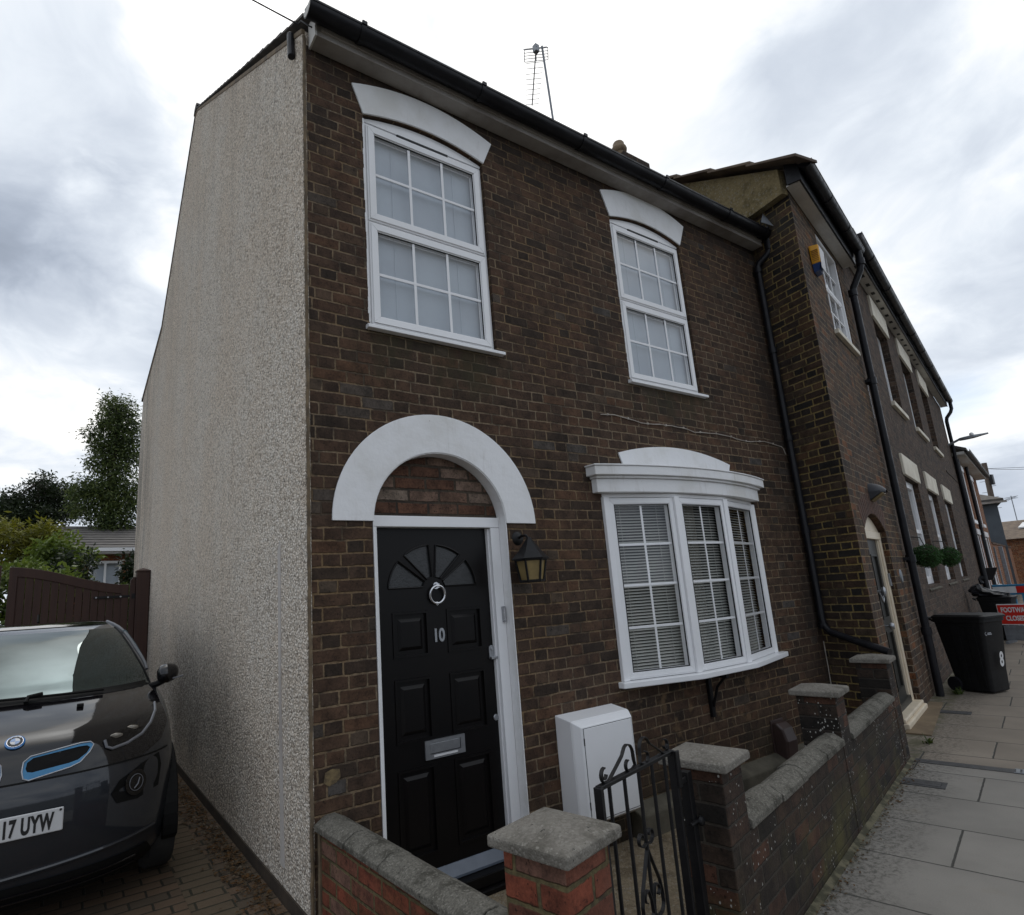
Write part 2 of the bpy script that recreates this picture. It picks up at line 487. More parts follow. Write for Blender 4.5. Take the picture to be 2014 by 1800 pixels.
def weathered(g, pos, colr):
    """damp runs below the sills, soot under the eaves, limey bricks under the bow window"""
    x, y, z = g.sep(pos)
    n = g.noise(g.v('MULTIPLY', pos, (1, 1, 0.35)), 4.5, 6, 0.65)
    def band(x0, x1, z0, z1, f=0.25):
        h = g.m('MULTIPLY', g.ss(x, x0 - 0.12, x0 + 0.1), g.ss(x, x1 + 0.12, x1 - 0.1))
        return g.m('MULTIPLY', h, g.m('MULTIPLY', g.ss(z, z0, z0 + f), g.m('LESS_THAN', z, z1)))
    damp = g.m('MAXIMUM', band(0.35, 1.55, 2.75, 3.25), band(2.85, 4.05, 2.85, 3.25))
    colr = g.mix(g.m('MULTIPLY', damp, g.ss(n, 0.38, 0.60, 0.0, 0.62)), colr, (0.040, 0.036, 0.018))
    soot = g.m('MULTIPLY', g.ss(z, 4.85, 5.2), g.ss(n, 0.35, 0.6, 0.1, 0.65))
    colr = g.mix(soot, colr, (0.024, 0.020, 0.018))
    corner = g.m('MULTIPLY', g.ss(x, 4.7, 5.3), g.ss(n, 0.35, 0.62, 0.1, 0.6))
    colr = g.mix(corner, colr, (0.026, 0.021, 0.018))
    lime = g.m('MULTIPLY', band(2.3, 4.6, 0.15, 0.75), g.ss(g.noise(pos, 7.0, 4, 0.6), 0.54, 0.66))
    colr = g.mix(g.m('MULTIPLY', lime, 0.55), colr, (0.21, 0.135, 0.07))
    foot = g.m('MULTIPLY', g.ss(z, 0.5, -0.1), g.ss(n, 0.40, 0.62))
    return g.mix(g.m('MULTIPLY', foot, 0.6), colr, (0.038, 0.035, 0.022))


DK = [(0.0, (0.040, 0.028, 0.023)), (0.2, (0.066, 0.040, 0.030)), (0.45, (0.086, 0.048, 0.034)), (0.65, (0.074, 0.047, 0.036)), (0.88, (0.108, 0.056, 0.036)), (0.97, (0.085, 0.060, 0.047)), (1.0, (0.082, 0.072, 0.074))]
M['brick10'] = brick('dark_brown_brick', DK, (0.175, 0.115, 0.06), mort2=(0.195, 0.145, 0.095), stain=(0.034, 0.024, 0.019), paint=0.55, joint=0.0115, wave=0.0075, extra=weathered)
DK2 = [(0.0, (0.022, 0.02, 0.021)), (0.25, (0.038, 0.028, 0.027)), (0.55, (0.060, 0.036, 0.027)), (0.8, (0.072, 0.050, 0.038)), (1.0, (0.10, 0.055, 0.034))]
M['brick8s'] = brick('dark_brick_with_yellow_mortar', DK2, (0.26, 0.185, 0.065), mort2=(0.20, 0.15, 0.07), joint=0.0135, stain=(0.03, 0.026, 0.018))
M['brick8'] = brick('brown_brick_with_pale_joints', [(0.0, (0.040, 0.030, 0.028)), (0.3, (0.070, 0.044, 0.033)), (0.6, (0.095, 0.055, 0.038)), (0.88, (0.12, 0.065, 0.04)), (1.0, (0.19, 0.075, 0.035))], (0.22, 0.16, 0.09), mort2=(0.2, 0.16, 0.12))
M['brick6'] = brick('grey_brown_brick', [(0.0, (0.045, 0.034, 0.031)), (0.4, (0.080, 0.052, 0.042)), (0.8, (0.10, 0.062, 0.048)), (1.0, (0.12, 0.085, 0.07))], (0.13, 0.105, 0.085), joint=0.009)
M['brickgarden'] = brick('old_dark_garden_brick', [(0.0, (0.016, 0.013, 0.012)), (0.35, (0.034, 0.024, 0.020)), (0.75, (0.050, 0.030, 0.023)), (1.0, (0.085, 0.038, 0.026))], (0.045, 0.037, 0.028), mort2=(0.032, 0.027, 0.022), flemish=False, specks=0.5, moss=0.85, stain=(0.020, 0.016, 0.013), phase=0.03)
M['brickred'] = brick('red_garden_brick', [(0.0, (0.11, 0.042, 0.030)), (0.3, (0.17, 0.052, 0.034)), (0.6, (0.215, 0.056, 0.034)), (0.85, (0.16, 0.075, 0.058)), (1.0, (0.19, 0.105, 0.088))], (0.125, 0.10, 0.048), mort2=(0.095, 0.078, 0.036), flemish=False, moss=0.5, stain=(0.10, 0.05, 0.035), L=0.225, joint=0.014, phase=0.02)
M['brickinfill'] = brick('reclaimed_red_infill_brick', [(0.0, (0.10, 0.050, 0.036)), (0.35, (0.14, 0.066, 0.045)), (0.65, (0.16, 0.095, 0.075)), (0.85, (0.20, 0.14, 0.12)), (1.0, (0.23, 0.18, 0.16))], (0.065, 0.05, 0.036), flemish=False, L=0.232, joint=0.017, h=0.082)
M['brickorange'] = brick('orange_terrace_brick', [(0.0, (0.20, 0.065, 0.035)), (0.5, (0.31, 0.105, 0.05)), (1.0, (0.36, 0.16, 0.08))], (0.30, 0.24, 0.17), joint=0.014)
M['pebble'] = pebbledash()
M['chase'] = plain('smooth_grey_mortar_strip', (0.46, 0.43, 0.40), (0.34, 0.31, 0.285), 5.0, 0.9, 0.003, 40, stretch=(1, 1, 0.4))
M['bead'] = plain('stained_corner_bead', (0.20, 0.145, 0.085), (0.10, 0.075, 0.05), 9.0, 0.9, 0.003)
M['white_plain'] = plain('white_masonry_paint', (0.83, 0.83, 0.84), (0.72, 0.71, 0.69), 3.0, 0.6, 0.0012, 26, lo=0.45, hi=0.9)
mt, g, b = newmat('white_masonry_paint')
p = oc(g)
x_, y_, z_ = g.sep(p)
base_ = g.mix(g.ss(g.noise(p, 2.5, 5, 0.6), 0.42, 0.75), (0.82, 0.82, 0.825), (0.70, 0.69, 0.665))
runs = g.m('MULTIPLY', g.ss(g.noise(g.v('MULTIPLY', p, (1, 1, 0.12)), 16.0, 5, 0.65), 0.54, 0.72), g.ss(g.noise(p, 3.0, 4), 0.44, 0.62))
base_ = g.mix(g.m('MULTIPLY', runs, 0.30), base_, (0.34, 0.30, 0.25))
chips = g.m('MULTIPLY', g.m('GREATER_THAN', g.noise(p, 34.0, 5, 0.75), 0.70), g.ss(g.noise(p, 5.0, 3), 0.5, 0.6))
base_ = g.mix(g.m('MULTIPLY', chips, 0.8), base_, (0.17, 0.10, 0.06))
g.put(b.inputs['Base Color'], base_)
b.inputs['Roughness'].default_value = 0.6
bump(g, b, g.m('ADD', g.noise(p, 26.0, 5, 0.6), g.m('MULTIPLY', g.noise(p, 3.0, 3), 1.5)), 0.003)
M['white'] = mt
M['upvc'] = plain('white_plastic_frame', (0.84, 0.84, 0.85), (0.79, 0.79, 0.79), 3.0, 0.28, lo=0.4, hi=0.8)
M['gasket'] = plain('dark_window_gasket', (0.02, 0.02, 0.02), None, 8, 0.7)
M['blind'] = plain('pale_blue_grey_blind', (0.44, 0.50, 0.56), (0.41, 0.46, 0.52), 4.0, 0.5)
M['blind2'] = plain('cream_grey_blind', (0.50, 0.50, 0.46), (0.42, 0.43, 0.40), 4.0, 0.45)
M['dark'] = plain('unlit_room', (0.05, 0.048, 0.045), None, 3.0, 0.9)
M['curtain'] = plain('dim_cream_curtain', (0.5, 0.47, 0.42), (0.4, 0.37, 0.33), 5.0, 0.9, stretch=(12, 1, 0.2))
M['glass'] = glass_mat('window_glass')
M['obscure'] = plain('textured_door_glass', (0.022, 0.023, 0.024), (0.030, 0.031, 0.032), 30.0, 0.22, 0.0015, 90, spec=0.5)
M['doorblack'] = plain('black_door_paint', (0.0045, 0.004, 0.0042), (0.006, 0.005, 0.005), 3.0, 0.34, 0.0004, 14, spec=0.22)
M['blackiron'] = plain('black_iron_paint', (0.006, 0.006, 0.007), (0.010, 0.0095, 0.010), 12.0, 0.42, 0.0008, 60, spec=0.3)
M['blackplastic'] = plain('black_rainwater_plastic', (0.008, 0.008, 0.010), (0.013, 0.013, 0.016), 6.0, 0.4, rvar=0.1, spec=0.25)
M['chrome'] = plain('brushed_chrome', (0.75, 0.75, 0.77), (0.6, 0.6, 0.62), 30, 0.18, metal=1.0)
M['satin'] = plain('satin_steel', (0.42, 0.43, 0.45), (0.36, 0.37, 0.39), 30, 0.38, metal=0.9)
M['sillgrey'] = plain('blue_grey_weatherbar', (0.13, 0.15, 0.19), (0.10, 0.12, 0.15), 4, 0.4)
M['fascia'] = plain('weathered_grey_white_fascia', (0.34, 0.315, 0.29), (0.20, 0.175, 0.155), 2.4, 0.75, 0.002, 30, stretch=(1, 1, 2.2))
M['soffitw'] = plain('white_soffit_board', (0.62, 0.60, 0.56), (0.50, 0.48, 0.45), 2.0, 0.6)
M['slate'] = plain('grey_roof_slate', (0.055, 0.05, 0.048), (0.10, 0.085, 0.07), 6.0, 0.75, 0.004, 25)
M['tile'] = plain('brown_roof_tile', (0.085, 0.06, 0.045), (0.15, 0.11, 0.075), 4.0, 0.85, 0.006, 20)
M['moss'] = rocky('mossy_roughcast', (0.185, 0.145, 0.075), (0.25, 0.20, 0.11), (0.125, 0.10, 0.05), 60.0, 0.006)
M['coping'] = rocky('weathered_concrete_coping', (0.095, 0.089, 0.076), (0.165, 0.155, 0.132), (0.050, 0.047, 0.038), 150.0, 0.0022, 0.18)
M['cap'] = rocky('weathered_concrete_cap', (0.145, 0.133, 0.116), (0.20, 0.186, 0.162), (0.095, 0.087, 0.073), 140.0, 0.002, 0.14)
M['plinth'] = plain('stained_cement_plinth', (0.13, 0.115, 0.085), (0.065, 0.058, 0.042), 3.2, 0.95, 0.004, 30)
M['yard'] = rocky('buff_concrete_yard', (0.17, 0.135, 0.09), (0.25, 0.20, 0.135), (0.13, 0.10, 0.065), 75.0, 0.006)
M['kerbboard'] = plain('dark_brown_base_board', (0.030, 0.021, 0.014), (0.05, 0.035, 0.022), 5.0, 0.85, 0.003, 30)
M['cream'] = plain('cream_gloss_paint', (0.72, 0.62, 0.47), (0.62, 0.53, 0.40), 3.5, 0.45, 0.001, 30)
M['creamst'] = plain('cream_painted_stone', (0.74, 0.69, 0.57), (0.62, 0.56, 0.45), 3.0, 0.7, 0.002, 30)
M['green'] = plain('dark_grey_green_door', (0.026, 0.026, 0.022), (0.020, 0.020, 0.017), 5.0, 0.45, spec=0.3)
M['cowl'] = plain('dark_grey_lamp_metal', (0.028, 0.03, 0.036), (0.04, 0.042, 0.048), 8.0, 0.5)
M['amber'] = plain('dull_amber_glass', (0.30, 0.22, 0.09), (0.20, 0.145, 0.06), 6.0, 0.3)
M['yellow'] = plain('yellow_alarm_plastic', (0.80, 0.38, 0.012), (0.72, 0.33, 0.01), 5.0, 0.4)
M['blue'] = plain('blue_alarm_plastic', (0.012, 0.055, 0.20), None, 5.0, 0.4)
M['lead'] = plain('bright_lead_flashing', (0.40, 0.43, 0.47), (0.30, 0.32, 0.35), 6.0, 0.5, metal=0.4)
M['gatebrown'] = plain('dark_brown_gate_stain', (0.036, 0.013, 0.008), (0.047, 0.018, 0.010), 3.0, 0.6, 0.0015, 40, stretch=(8, 8, 0.5))
M['bin'] = plain('black_bin_plastic', (0.0075, 0.0075, 0.008), (0.011, 0.011, 0.0113), 20.0, 0.5, 0.0006, 200, spec=0.2)
M['whiteink'] = plain('white_print', (0.72, 0.72, 0.72), None, 5, 0.6)
M['greyink'] = plain('faded_grey_print', (0.33, 0.34, 0.36), None, 5, 0.6)
M['blackink'] = plain('black_print', (0.012, 0.012, 0.012), None, 5, 0.5)
M['signred'] = plain('red_sign_face', (0.60, 0.022, 0.012), (0.55, 0.02, 0.012), 3.0, 0.4)
M['barblue'] = plain('blue_barrier_plastic', (0.03, 0.22, 0.40), (0.025, 0.18, 0.34), 3.0, 0.5)
M['wood'] = plain('grey_weathered_pole', (0.15, 0.115, 0.095), (0.10, 0.075, 0.06), 6.0, 0.9, 0.003, 30, stretch=(6, 6, 0.5))
M['greywall'] = plain('slate_blue_render', (0.085, 0.10, 0.115), (0.07, 0.082, 0.095), 1.5, 0.9)
M['galv'] = plain('grey_galvanised_steel', (0.26, 0.28, 0.30), (0.2, 0.21, 0.23), 10.0, 0.5, metal=0.5)
M['pot'] = plain('weathered_clay_pot', (0.23, 0.165, 0.10), (0.14, 0.10, 0.065), 8.0, 0.85, 0.003)
M['cable'] = plain('pale_grey_cable', (0.42, 0.38, 0.33), (0.30, 0.26, 0.22), 12.0, 0.7)
M['bark'] = plain('grey_brown_bark', (0.07, 0.052, 0.038), (0.035, 0.027, 0.02), 8.0, 0.95, 0.01, 20, stretch=(3, 3, 0.6))
M['hood'] = plain('brown_vent_plastic', (0.055, 0.034, 0.030), None, 6.0, 0.45)
M['drain'] = plain('worn_iron_cover', (0.055, 0.055, 0.058), (0.035, 0.034, 0.034), 20.0, 0.6, 0.002, 120)
ANG = 0.2218
M['flags'] = slabs('grey_paving_flags', (0.205, 0.192, 0.172), (0.245, 0.229, 0.205), (0.055, 0.054, 0.048), 0.90, 0.594, ANG, 2.771, -1.828, 0.008, 0.62, var=0.16)
M['setts'] = slabs('brown_block_paving', (0.075, 0.058, 0.040), (0.125, 0.082, 0.052), (0.028, 0.026, 0.018), 0.205, 0.103, R(90), 0, 0, 0.009, bmp=0.006, var=0.4)
M['asphalt'] = plain('worn_asphalt', (0.05, 0.05, 0.05), (0.065, 0.063, 0.06), 3.0, 0.95, 0.004, 150)
M['soil'] = plain('bare_earth', (0.05, 0.042, 0.028), (0.035, 0.04, 0.02), 0.8, 1.0, 0.02, 20)

# ------------------------------------------------------------------ mesh and object helpers
class MB:
    def __init__(s):
        s.v = []
        s.f = []

    def add(s, vs, fs):
        o = len(s.v)
        s.v += [tuple(q) for q in vs]
        s.f += [tuple(i + o for i in f) for f in fs]
        return s

    def box(s, x0, x1, y0, y1, z0, z1):
        return s.add([(x0, y0, z0), (x1, y0, z0), (x1, y1, z0), (x0, y1, z0), (x0, y0, z1), (x1, y0, z1), (x1, y1, z1), (x0, y1, z1)],
                     [(0, 3, 2, 1), (4, 5, 6, 7), (0, 1, 5, 4), (1, 2, 6, 5), (2, 3, 7, 6), (3, 0, 4, 7)])

    def hexa(s, p):
        return s.add(p, [(0, 3, 2, 1), (4, 5, 6, 7), (0, 1, 5, 4), (1, 2, 6, 5), (2, 3, 7, 6), (3, 0, 4, 7)])

    @staticmethod
    def _to(ax, a, p):
        return (p[0], a, p[1]) if ax == 'y' else ((a, p[0], p[1]) if ax == 'x' else (p[0], p[1], a))

    def prism(s, poly, ax, a, b):
        n = len(poly)
        vs = [s._to(ax, a, p) for p in poly] + [s._to(ax, b, p) for p in poly]
        fs = [tuple(range(n)), tuple(range(2 * n - 1, n - 1, -1))] + [(i, n + i, n + (i + 1) % n, (i + 1) % n) for i in range(n)]
        return s.add(vs, fs)

    def panel(s, outline, holes, ax, a, b, reveals=True, back=False):
        """flat wall face at depth a with openings; the openings' sides run back to depth b"""
        loops = [outline] + holes
        tri = tessellate_polygon([[Vector((p[0], p[1], 0)) for p in lp] for lp in loops])
        flat = [p for lp in loops for p in lp]
        s.add([s._to(ax, a, p) for p in flat], [t for t in tri])
        if back:
            s.add([s._to(ax, b, p) for p in flat], [t for t in tri])
        for lp in (loops if back else holes) if reveals else []:
            n = len(lp)
            s.add([s._to(ax, a, p) for p in lp] + [s._to(ax, b, p) for p in lp], [(i, (i + 1) % n, n + (i + 1) % n, n + i) for i in range(n)])
        return s

    def tube(s, pts, r, seg=8, closed=False, cap=True):
        pts = [Vector(p) for p in pts]
        n = len(pts)
        rs = r if isinstance(r, (list, tuple)) else [r] * n
        up = None
        rings = []
        for i, p in enumerate(pts):
            if closed:
                t = (pts[(i + 1) % n] - pts[i - 1]).normalized()
            else:
                t = (pts[min(i + 1, n - 1)] - pts[max(i - 1, 0)]).normalized()
            if up is None:
                up = t.orthogonal().normalized()
            up = (up - t * up.dot(t)).normalized()
            q = t.cross(up)
            rings.append([p + (up * math.cos(2 * math.pi * k / seg) + q * math.sin(2 * math.pi * k / seg)) * rs[i] for k in range(seg)])
        vs = [q for rg in rings for q in rg]
        fs = []
        for i in range(n if closed else n - 1):
            j = (i + 1) % n
            for k in range(seg):
                fs.append((i * seg + k, i * seg + (k + 1) % seg, j * seg + (k + 1) % seg, j * seg + k))
        if cap and not closed:
            fs.append(tuple(range(seg - 1, -1, -1)))
            fs.append(tuple((n - 1) * seg + k for k in range(seg)))
        return s.add(vs, fs)

    def ribbon(s, pts, wdir, w, t):
        """flat iron bar bent along pts: w across wdir, t thick"""
        pts = [Vector(p) for p in pts]
        wd = Vector(wdir).normalized()
        vs = []
        n = len(pts)
        for i, p in enumerate(pts):
            tg = (pts[min(i + 1, n - 1)] - pts[max(i - 1, 0)]).normalized()
            nr = tg.cross(wd).normalized()
            for a, b_ in ((-1, -1), (1, -1), (1, 1), (-1, 1)):
                vs.append(p + wd * (a * w / 2) + nr * (b_ * t / 2))
        fs = [(0, 1, 2, 3), tuple((n - 1) * 4 + k for k in (3, 2, 1, 0))]
        for i in range(n - 1):
            for k in range(4):
                fs.append((i * 4 + k, i * 4 + (k + 1) % 4, (i + 1) * 4 + (k + 1) % 4, (i + 1) * 4 + k))
        return s.add(vs, fs)

    def lathe(s, prof, c=(0, 0, 0), seg=20, ax='z', sx=1.0, sy=1.0):
        vs, fs = [], []
        for r, h in prof:
            for k in range(seg):
                a = 2 * math.pi * k / seg
                p = (r * math.cos(a) * sx, r * math.sin(a) * sy)
                q = (p[0], p[1], h) if ax == 'z' else ((p[0], h, p[1]) if ax == 'y' else (h, p[0], p[1]))
                vs.append((q[0] + c[0], q[1] + c[1], q[2] + c[2]))
        m = len(prof)
        for i in range(m - 1):
            for k in range(seg):
                fs.append((i * seg + k, i * seg + (k + 1) % seg, (i + 1) * seg + (k + 1) % seg, (i + 1) * seg + k))
        fs.append(tuple(range(seg - 1, -1, -1)))
        fs.append(tuple((m - 1) * seg + k for k in range(seg)))
        return s.add(vs, fs)

    def frame(s, x0, x1, z0, z1, wd, y0, y1, ax='y'):
        """mitred rectangular frame"""
        o = [(x0, z0), (x1, z0), (x1, z1), (x0, z1)]
        i = [(x0 + wd, z0 + wd), (x1 - wd, z0 + wd), (x1 - wd, z1 - wd), (x0 + wd, z1 - wd)]
        for k in range(4):
            j = (k + 1) % 4
            a = [s._to(ax, y0, p) for p in (o[k], o[j], i[j], i[k])]
            b = [s._to(ax, y1, p) for p in (o[k], o[j], i[j], i[k])]
            s.hexa(a + b)
        return s

    def build(s, name, mat, parent=None, bevel=0.0, smooth=False, seg=2, loc=None, rot=None, label=None):
        me = bpy.data.meshes.new(name)
        me.from_pydata(s.v, [], s.f)
        bm = bmesh.new()
        bm.from_mesh(me)
        bmesh.ops.recalc_face_normals(bm, faces=bm.faces)
        bm.to_mesh(me)
        bm.free()
        me.materials.append(M[mat] if isinstance(mat, str) else mat)
        if smooth:
            for p in me.polygons:
                p.use_smooth = True
        o = bpy.data.objects.new(name, me)
        C.objects.link(o)
        if parent is not None:
            o.parent = parent
        if loc:
            o.location = loc
        if rot:
            o.rotation_euler = rot
        if smooth:
            md = o.modifiers.new('edges', 'EDGE_SPLIT')
            md.split_angle = R(smooth if not isinstance(smooth, bool) else 42)
        if bevel:
            md = o.modifiers.new('bevel', 'BEVEL')
            md.width = bevel
            md.segments = seg
            md.limit_method = 'ANGLE'
            md.angle_limit = R(40)
            md.harden_normals = False
        if label:
            o['label'] = label
        return o


def thing(name, label, cat, loc=(0, 0, 0), rotz=0.0, group=None):
    o = bpy.data.objects.new(name, None)
    o.empty_display_size = 0.2
    C.objects.link(o)
    o.location = loc
    o.rotation_euler = (0, 0, rotz)
    return tag(o, label, cat, group)


def tag(o, label, cat, group=None):
    o['label'] = label
    o['category'] = cat
    if group:
        o['group'] = group
    return o


def struct(o):
    o['kind'] = 'structure'
    return o


def text(name, body, mat, size, parent, loc, rot=(R(90), 0, 0), bold=0.0, extrude=0.001, align='LEFT', sx=1.0, spacing=1.0, shear=0.0):
    cu = bpy.data.curves.new(name, 'FONT')
    cu.body = body
    cu.size = size
    cu.extrude = extrude
    cu.offset = bold
    cu.align_x = align
    cu.space_character = spacing
    cu.shear = shear
    cu.materials.append(M[mat])
    tmp = bpy.data.objects.new(name + '_curve', cu)
    C.objects.link(tmp)
    dg = bpy.context.evaluated_depsgraph_get()
    me = bpy.data.meshes.new_from_object(tmp.evaluated_get(dg))
    bpy.data.objects.remove(tmp)
    bpy.data.curves.remove(cu)
    me.name = name
    o = bpy.data.objects.new(name, me)
    C.objects.link(o)
    o.parent = parent
    o.location = loc
    o.rotation_euler = rot
    o.scale = (sx, 1, 1)
    return o


def arc(cx, cz, rx, rz, a0, a1, n):
    return [(cx + rx * math.cos(R(a0 + (a1 - a0) * i / n)), cz + rz * math.sin(R(a0 + (a1 - a0) * i / n))) for i in range(n + 1)]


def bow(x0, x1, z0, z1, n=14):
    """points from x0 to x1 on a shallow curve: ends at z0, middle at z1"""
    return [(x0 + (x1 - x0) * i / n, z0 + (z1 - z0) * (1 - (2 * i / n - 1) ** 2)) for i in range(n + 1)]


# ------------------------------------------------------------------ setting: ground, pavement, drive, yard
gd = MB()
gd.add([(-900, -900, -0.26), (900, -900, -0.26), (900, 900, -0.26), (-900, 900, -0.26)], [(0, 1, 2, 3)])
struct(gd.build('ground', 'soil'))
d2 = Vector((math.cos(ANG), math.sin(ANG), 0))
n2 = Vector((d2.y, -d2.x, 0))
W0 = Vector((1.8114, -1.5001, 0))
O2 = Vector((5.274, -0.5355, 0))


def wl(s_, off=0.0, z=0.0):
    """point on the garden wall line: s along it, off towards the street"""
    p = W0 + d2 * s_ + n2 * off
    return Vector((p.x, p.y, z))


pv = MB()
pa = [wl(-1.95), wl(2.98), O2 + d2 * -0.02 + n2 * 0.0, O2 + d2 * 45 + n2 * 0.0, O2 + d2 * 45 + n2 * 3.2, wl(-1.95, 3.0), wl(-9, 3.0), (-9, -2.4, 0), (-0.06, -2.05, 0)]
pv.prism([(p[0], p[1]) for p in pa], 'z', -0.24, 0.0)
struct(pv.build('pavement', 'flags'))
rd = MB()
rd.add([wl(-30, 3.18, -0.125), wl(60, 3.18, -0.125), wl(60, 9, -0.125), wl(-30, 9, -0.125)], [(0, 1, 2, 3)])
struct(rd.build('road', 'asphalt'))
kb = MB()
for i in range(-8, 42):
    a, b_, c_, e_ = wl(i * 0.915 + 0.004, 3.03), wl(i * 0.915 + 0.911, 3.03), wl(i * 0.915 + 0.911, 3.17), wl(i * 0.915 + 0.004, 3.17)
    kb.hexa([(*q.xy, -0.2) for q in (a, b_, c_, e_)] + [(*q.xy, 0.003) for q in (a, b_, c_, e_)])
struct(kb.build('kerb', 'coping', bevel=0.012))
dv = MB()
dv.add([(-7, -2.4, -0.075), (-0.02, -2.05, -0.075), (-0.02, 12, -0.075), (-7, 12, -0.075)], [(0, 1, 2, 3)])
struct(dv.build('driveway', 'setts'))
# soldier row of blocks beside the gable
M['edging'] = slabs('driveway_edging_blocks', (0.085, 0.066, 0.042), (0.12, 0.085, 0.055), (0.03, 0.028, 0.018), 0.4, 0.104, R(90), -0.41 - 0.0, 0.03, 0.009, bmp=0.006, var=0.4)
eg = MB()
eg.add([(-0.46, -2.1, -0.071), (-0.24, -2.1, -0.071), (-0.24, 11, -0.071), (-0.46, 11, -0.071)], [(0, 1, 2, 3)])
struct(eg.build('driveway_edging', 'edging'))
yd = MB()
yd.prism([(0.2, -0.02), (0.2, -1.72), (1.0, -1.6), (3.0, -1.1), (4.75, -0.72), (5.34, -0.2), (5.34, -0.02)], 'z', -0.25, -0.205)
struct(yd.build('yard', 'yard'))
# slightly sunken end-joint strip where house and pavement meet
jt = MB()
a, b_ = wl(-0.8, 0.004), wl(2.95, 0.004)
c_, e_ = wl(2.95, 0.032), wl(-0.8, 0.036)
jt.hexa([(*q.xy, -0.01) for q in (a, b_, c_, e_)] + [(a.x, a.y, 0.016), (b_.x, b_.y, 0.016), (c_.x, c_.y, 0.003), (e_.x, e_.y, 0.003)])
struct(jt.build('pavement_fillet', plain('mossy_joint_mortar', (0.13, 0.115, 0.07), (0.045, 0.042, 0.022), 9.0, 0.95, 0.004, 60, lo=0.42, hi=0.58)))

# ------------------------------------------------------------------ house number 10
H = thing('end_house', 'two storey dark brick end house with pebbledashed gable and black door numbered 10', 'house')
ACX, ASP, ARI, AZI, ARO, AZO = 0.894, 1.99, 0.510, 0.466, 0.768, 0.722
opening = [(0.384, -0.24), (1.404, -0.24)] + arc(ACX, ASP, ARI, AZI, 0, 180, 28)
wUL = [(0.413, 3.275), (1.446, 3.275), (1.446, 4.88)] + bow(1.446, 0.413, 4.88, 4.952)[1:-1] + [(0.413, 4.875)]
wUR = [(2.904, 3.275), (3.924, 3.275), (3.924, 4.88)] + bow(3.924, 2.904, 4.88, 4.96)[1:-1] + [(2.904, 4.88)]
wB = [(2.42, 0.79), (4.41, 0.79), (4.41, 2.30), (2.42, 2.30)]
fw = MB()
fw.panel([(0.004, -0.24), (5.36, -0.24), (5.36, 5.25), (0.004, 5.25)], [opening, wUL, wUR, wB], 'y', 0.0, 0.24)
fw.build('front_wall', 'brick10', H)
# gable: render 25 mm proud, plan of roof slopes at the top
GP = [(0.0, -0.0), (0.0, 5.36), (4.15, 8.10), (4.34, 8.12), (6.90, 6.10), (9.28, 5.68), (9.46, 5.0), (9.46, 0.0)]
gw = MB()
gw.prism([(y + (0.001 if y == 0 else 0), z) for y, z in GP], 'x', -0.024, 0.06)
gw.build('gable_wall', 'pebble', H)
bd = MB()
rb = random.Random(5)
zz = [0.0 + i * 0.045 for i in range(120)]
bd.tube([(-0.010 + rb.uniform(-0.003, 0.003), -0.001 + rb.uniform(-0.004, 0.003), z) for z in zz if z < 5.34], 0.0105, 7)
bd.build('corner_bead', 'bead', H, smooth=True)
ch = MB()
cp = [(0.40, 0.10), (0.475, 0.10), (0.51, 1.0), (0.535, 1.87), (0.50, 1.93), (0.475, 1.88), (0.462, 1.0)]
ch.prism(cp, 'x', -0.028, -0.02)
ch.build('mortar_patch', 'chase', H, bevel=0.003)
bb = MB()
bb.box(-0.034, 0.0, -0.02, 9.46, -0.26, 0.003)
bb.build('base_board', 'kerbboard', H)
bk = MB()
bk.box(0.06, 5.36, 9.40, 9.46, -0.2, 5.62)
bk.build('back_wall', 'brick10', H)
# concrete plinth, steps out along the foot of the front wall
pl = MB()
pl.prism([(-0.115, -0.25), (-0.003, -0.25), (-0.003, 0.0), (-0.02, -0.01), (-0.10, -0.045), (-0.115, -0.06)], 'x', 2.30, 5.355)
pl.build('plinth', 'plinth', H, bevel=0.012)

# roof: courses of slates, front and two rear pitches
rf = MB()
rj = random.Random(3)


def slates(mb, y0, z0, y1, z1, x0, x1, step=0.19, th=0.014, sag=0.0, wd=0.3):
    L = math.hypot(y1 - y0, z1 - z0)
    ny, nz = -(z1 - z0) / L, (y1 - y0) / L
    k = max(2, int(L / step))
    for i in range(k):
        a, b = i / k, (i + 1.55) / k
        b = min(b, 1.02)
        x = x0 - (0.0 if i % 2 == 0 else 0.0)
        j = i % 2
        xs = x0
        first = True
        while xs < x1 - 0.01:
            wq = (wd / 2 if (j and first) else wd)
            first = False
            xe = min(xs + wq - 0.004, x1)
            l1, l2 = th * 2.0 + rj.uniform(-0.003, 0.004), th * 0.6
            p = []
            for (t, lift) in ((a, l1), (b, l2)):
                yy, zz_ = y0 + (y1 - y0) * t, z0 + (z1 - z0) * t
                p.append((yy + ny * lift, zz_ + nz * lift, yy + ny * (lift - th), zz_ + nz * (lift - th)))
            (ya, za, yb, zb), (yc, zc, yd_, zd) = p
            mb.hexa([(xs, yb, zb), (xe, yb, zb), (xe, yd_, zd), (xs, yd_, zd), (xs, ya, za), (xe, ya, za), (xe, yc, zc), (xs, yc, zc)])
            xs += wq


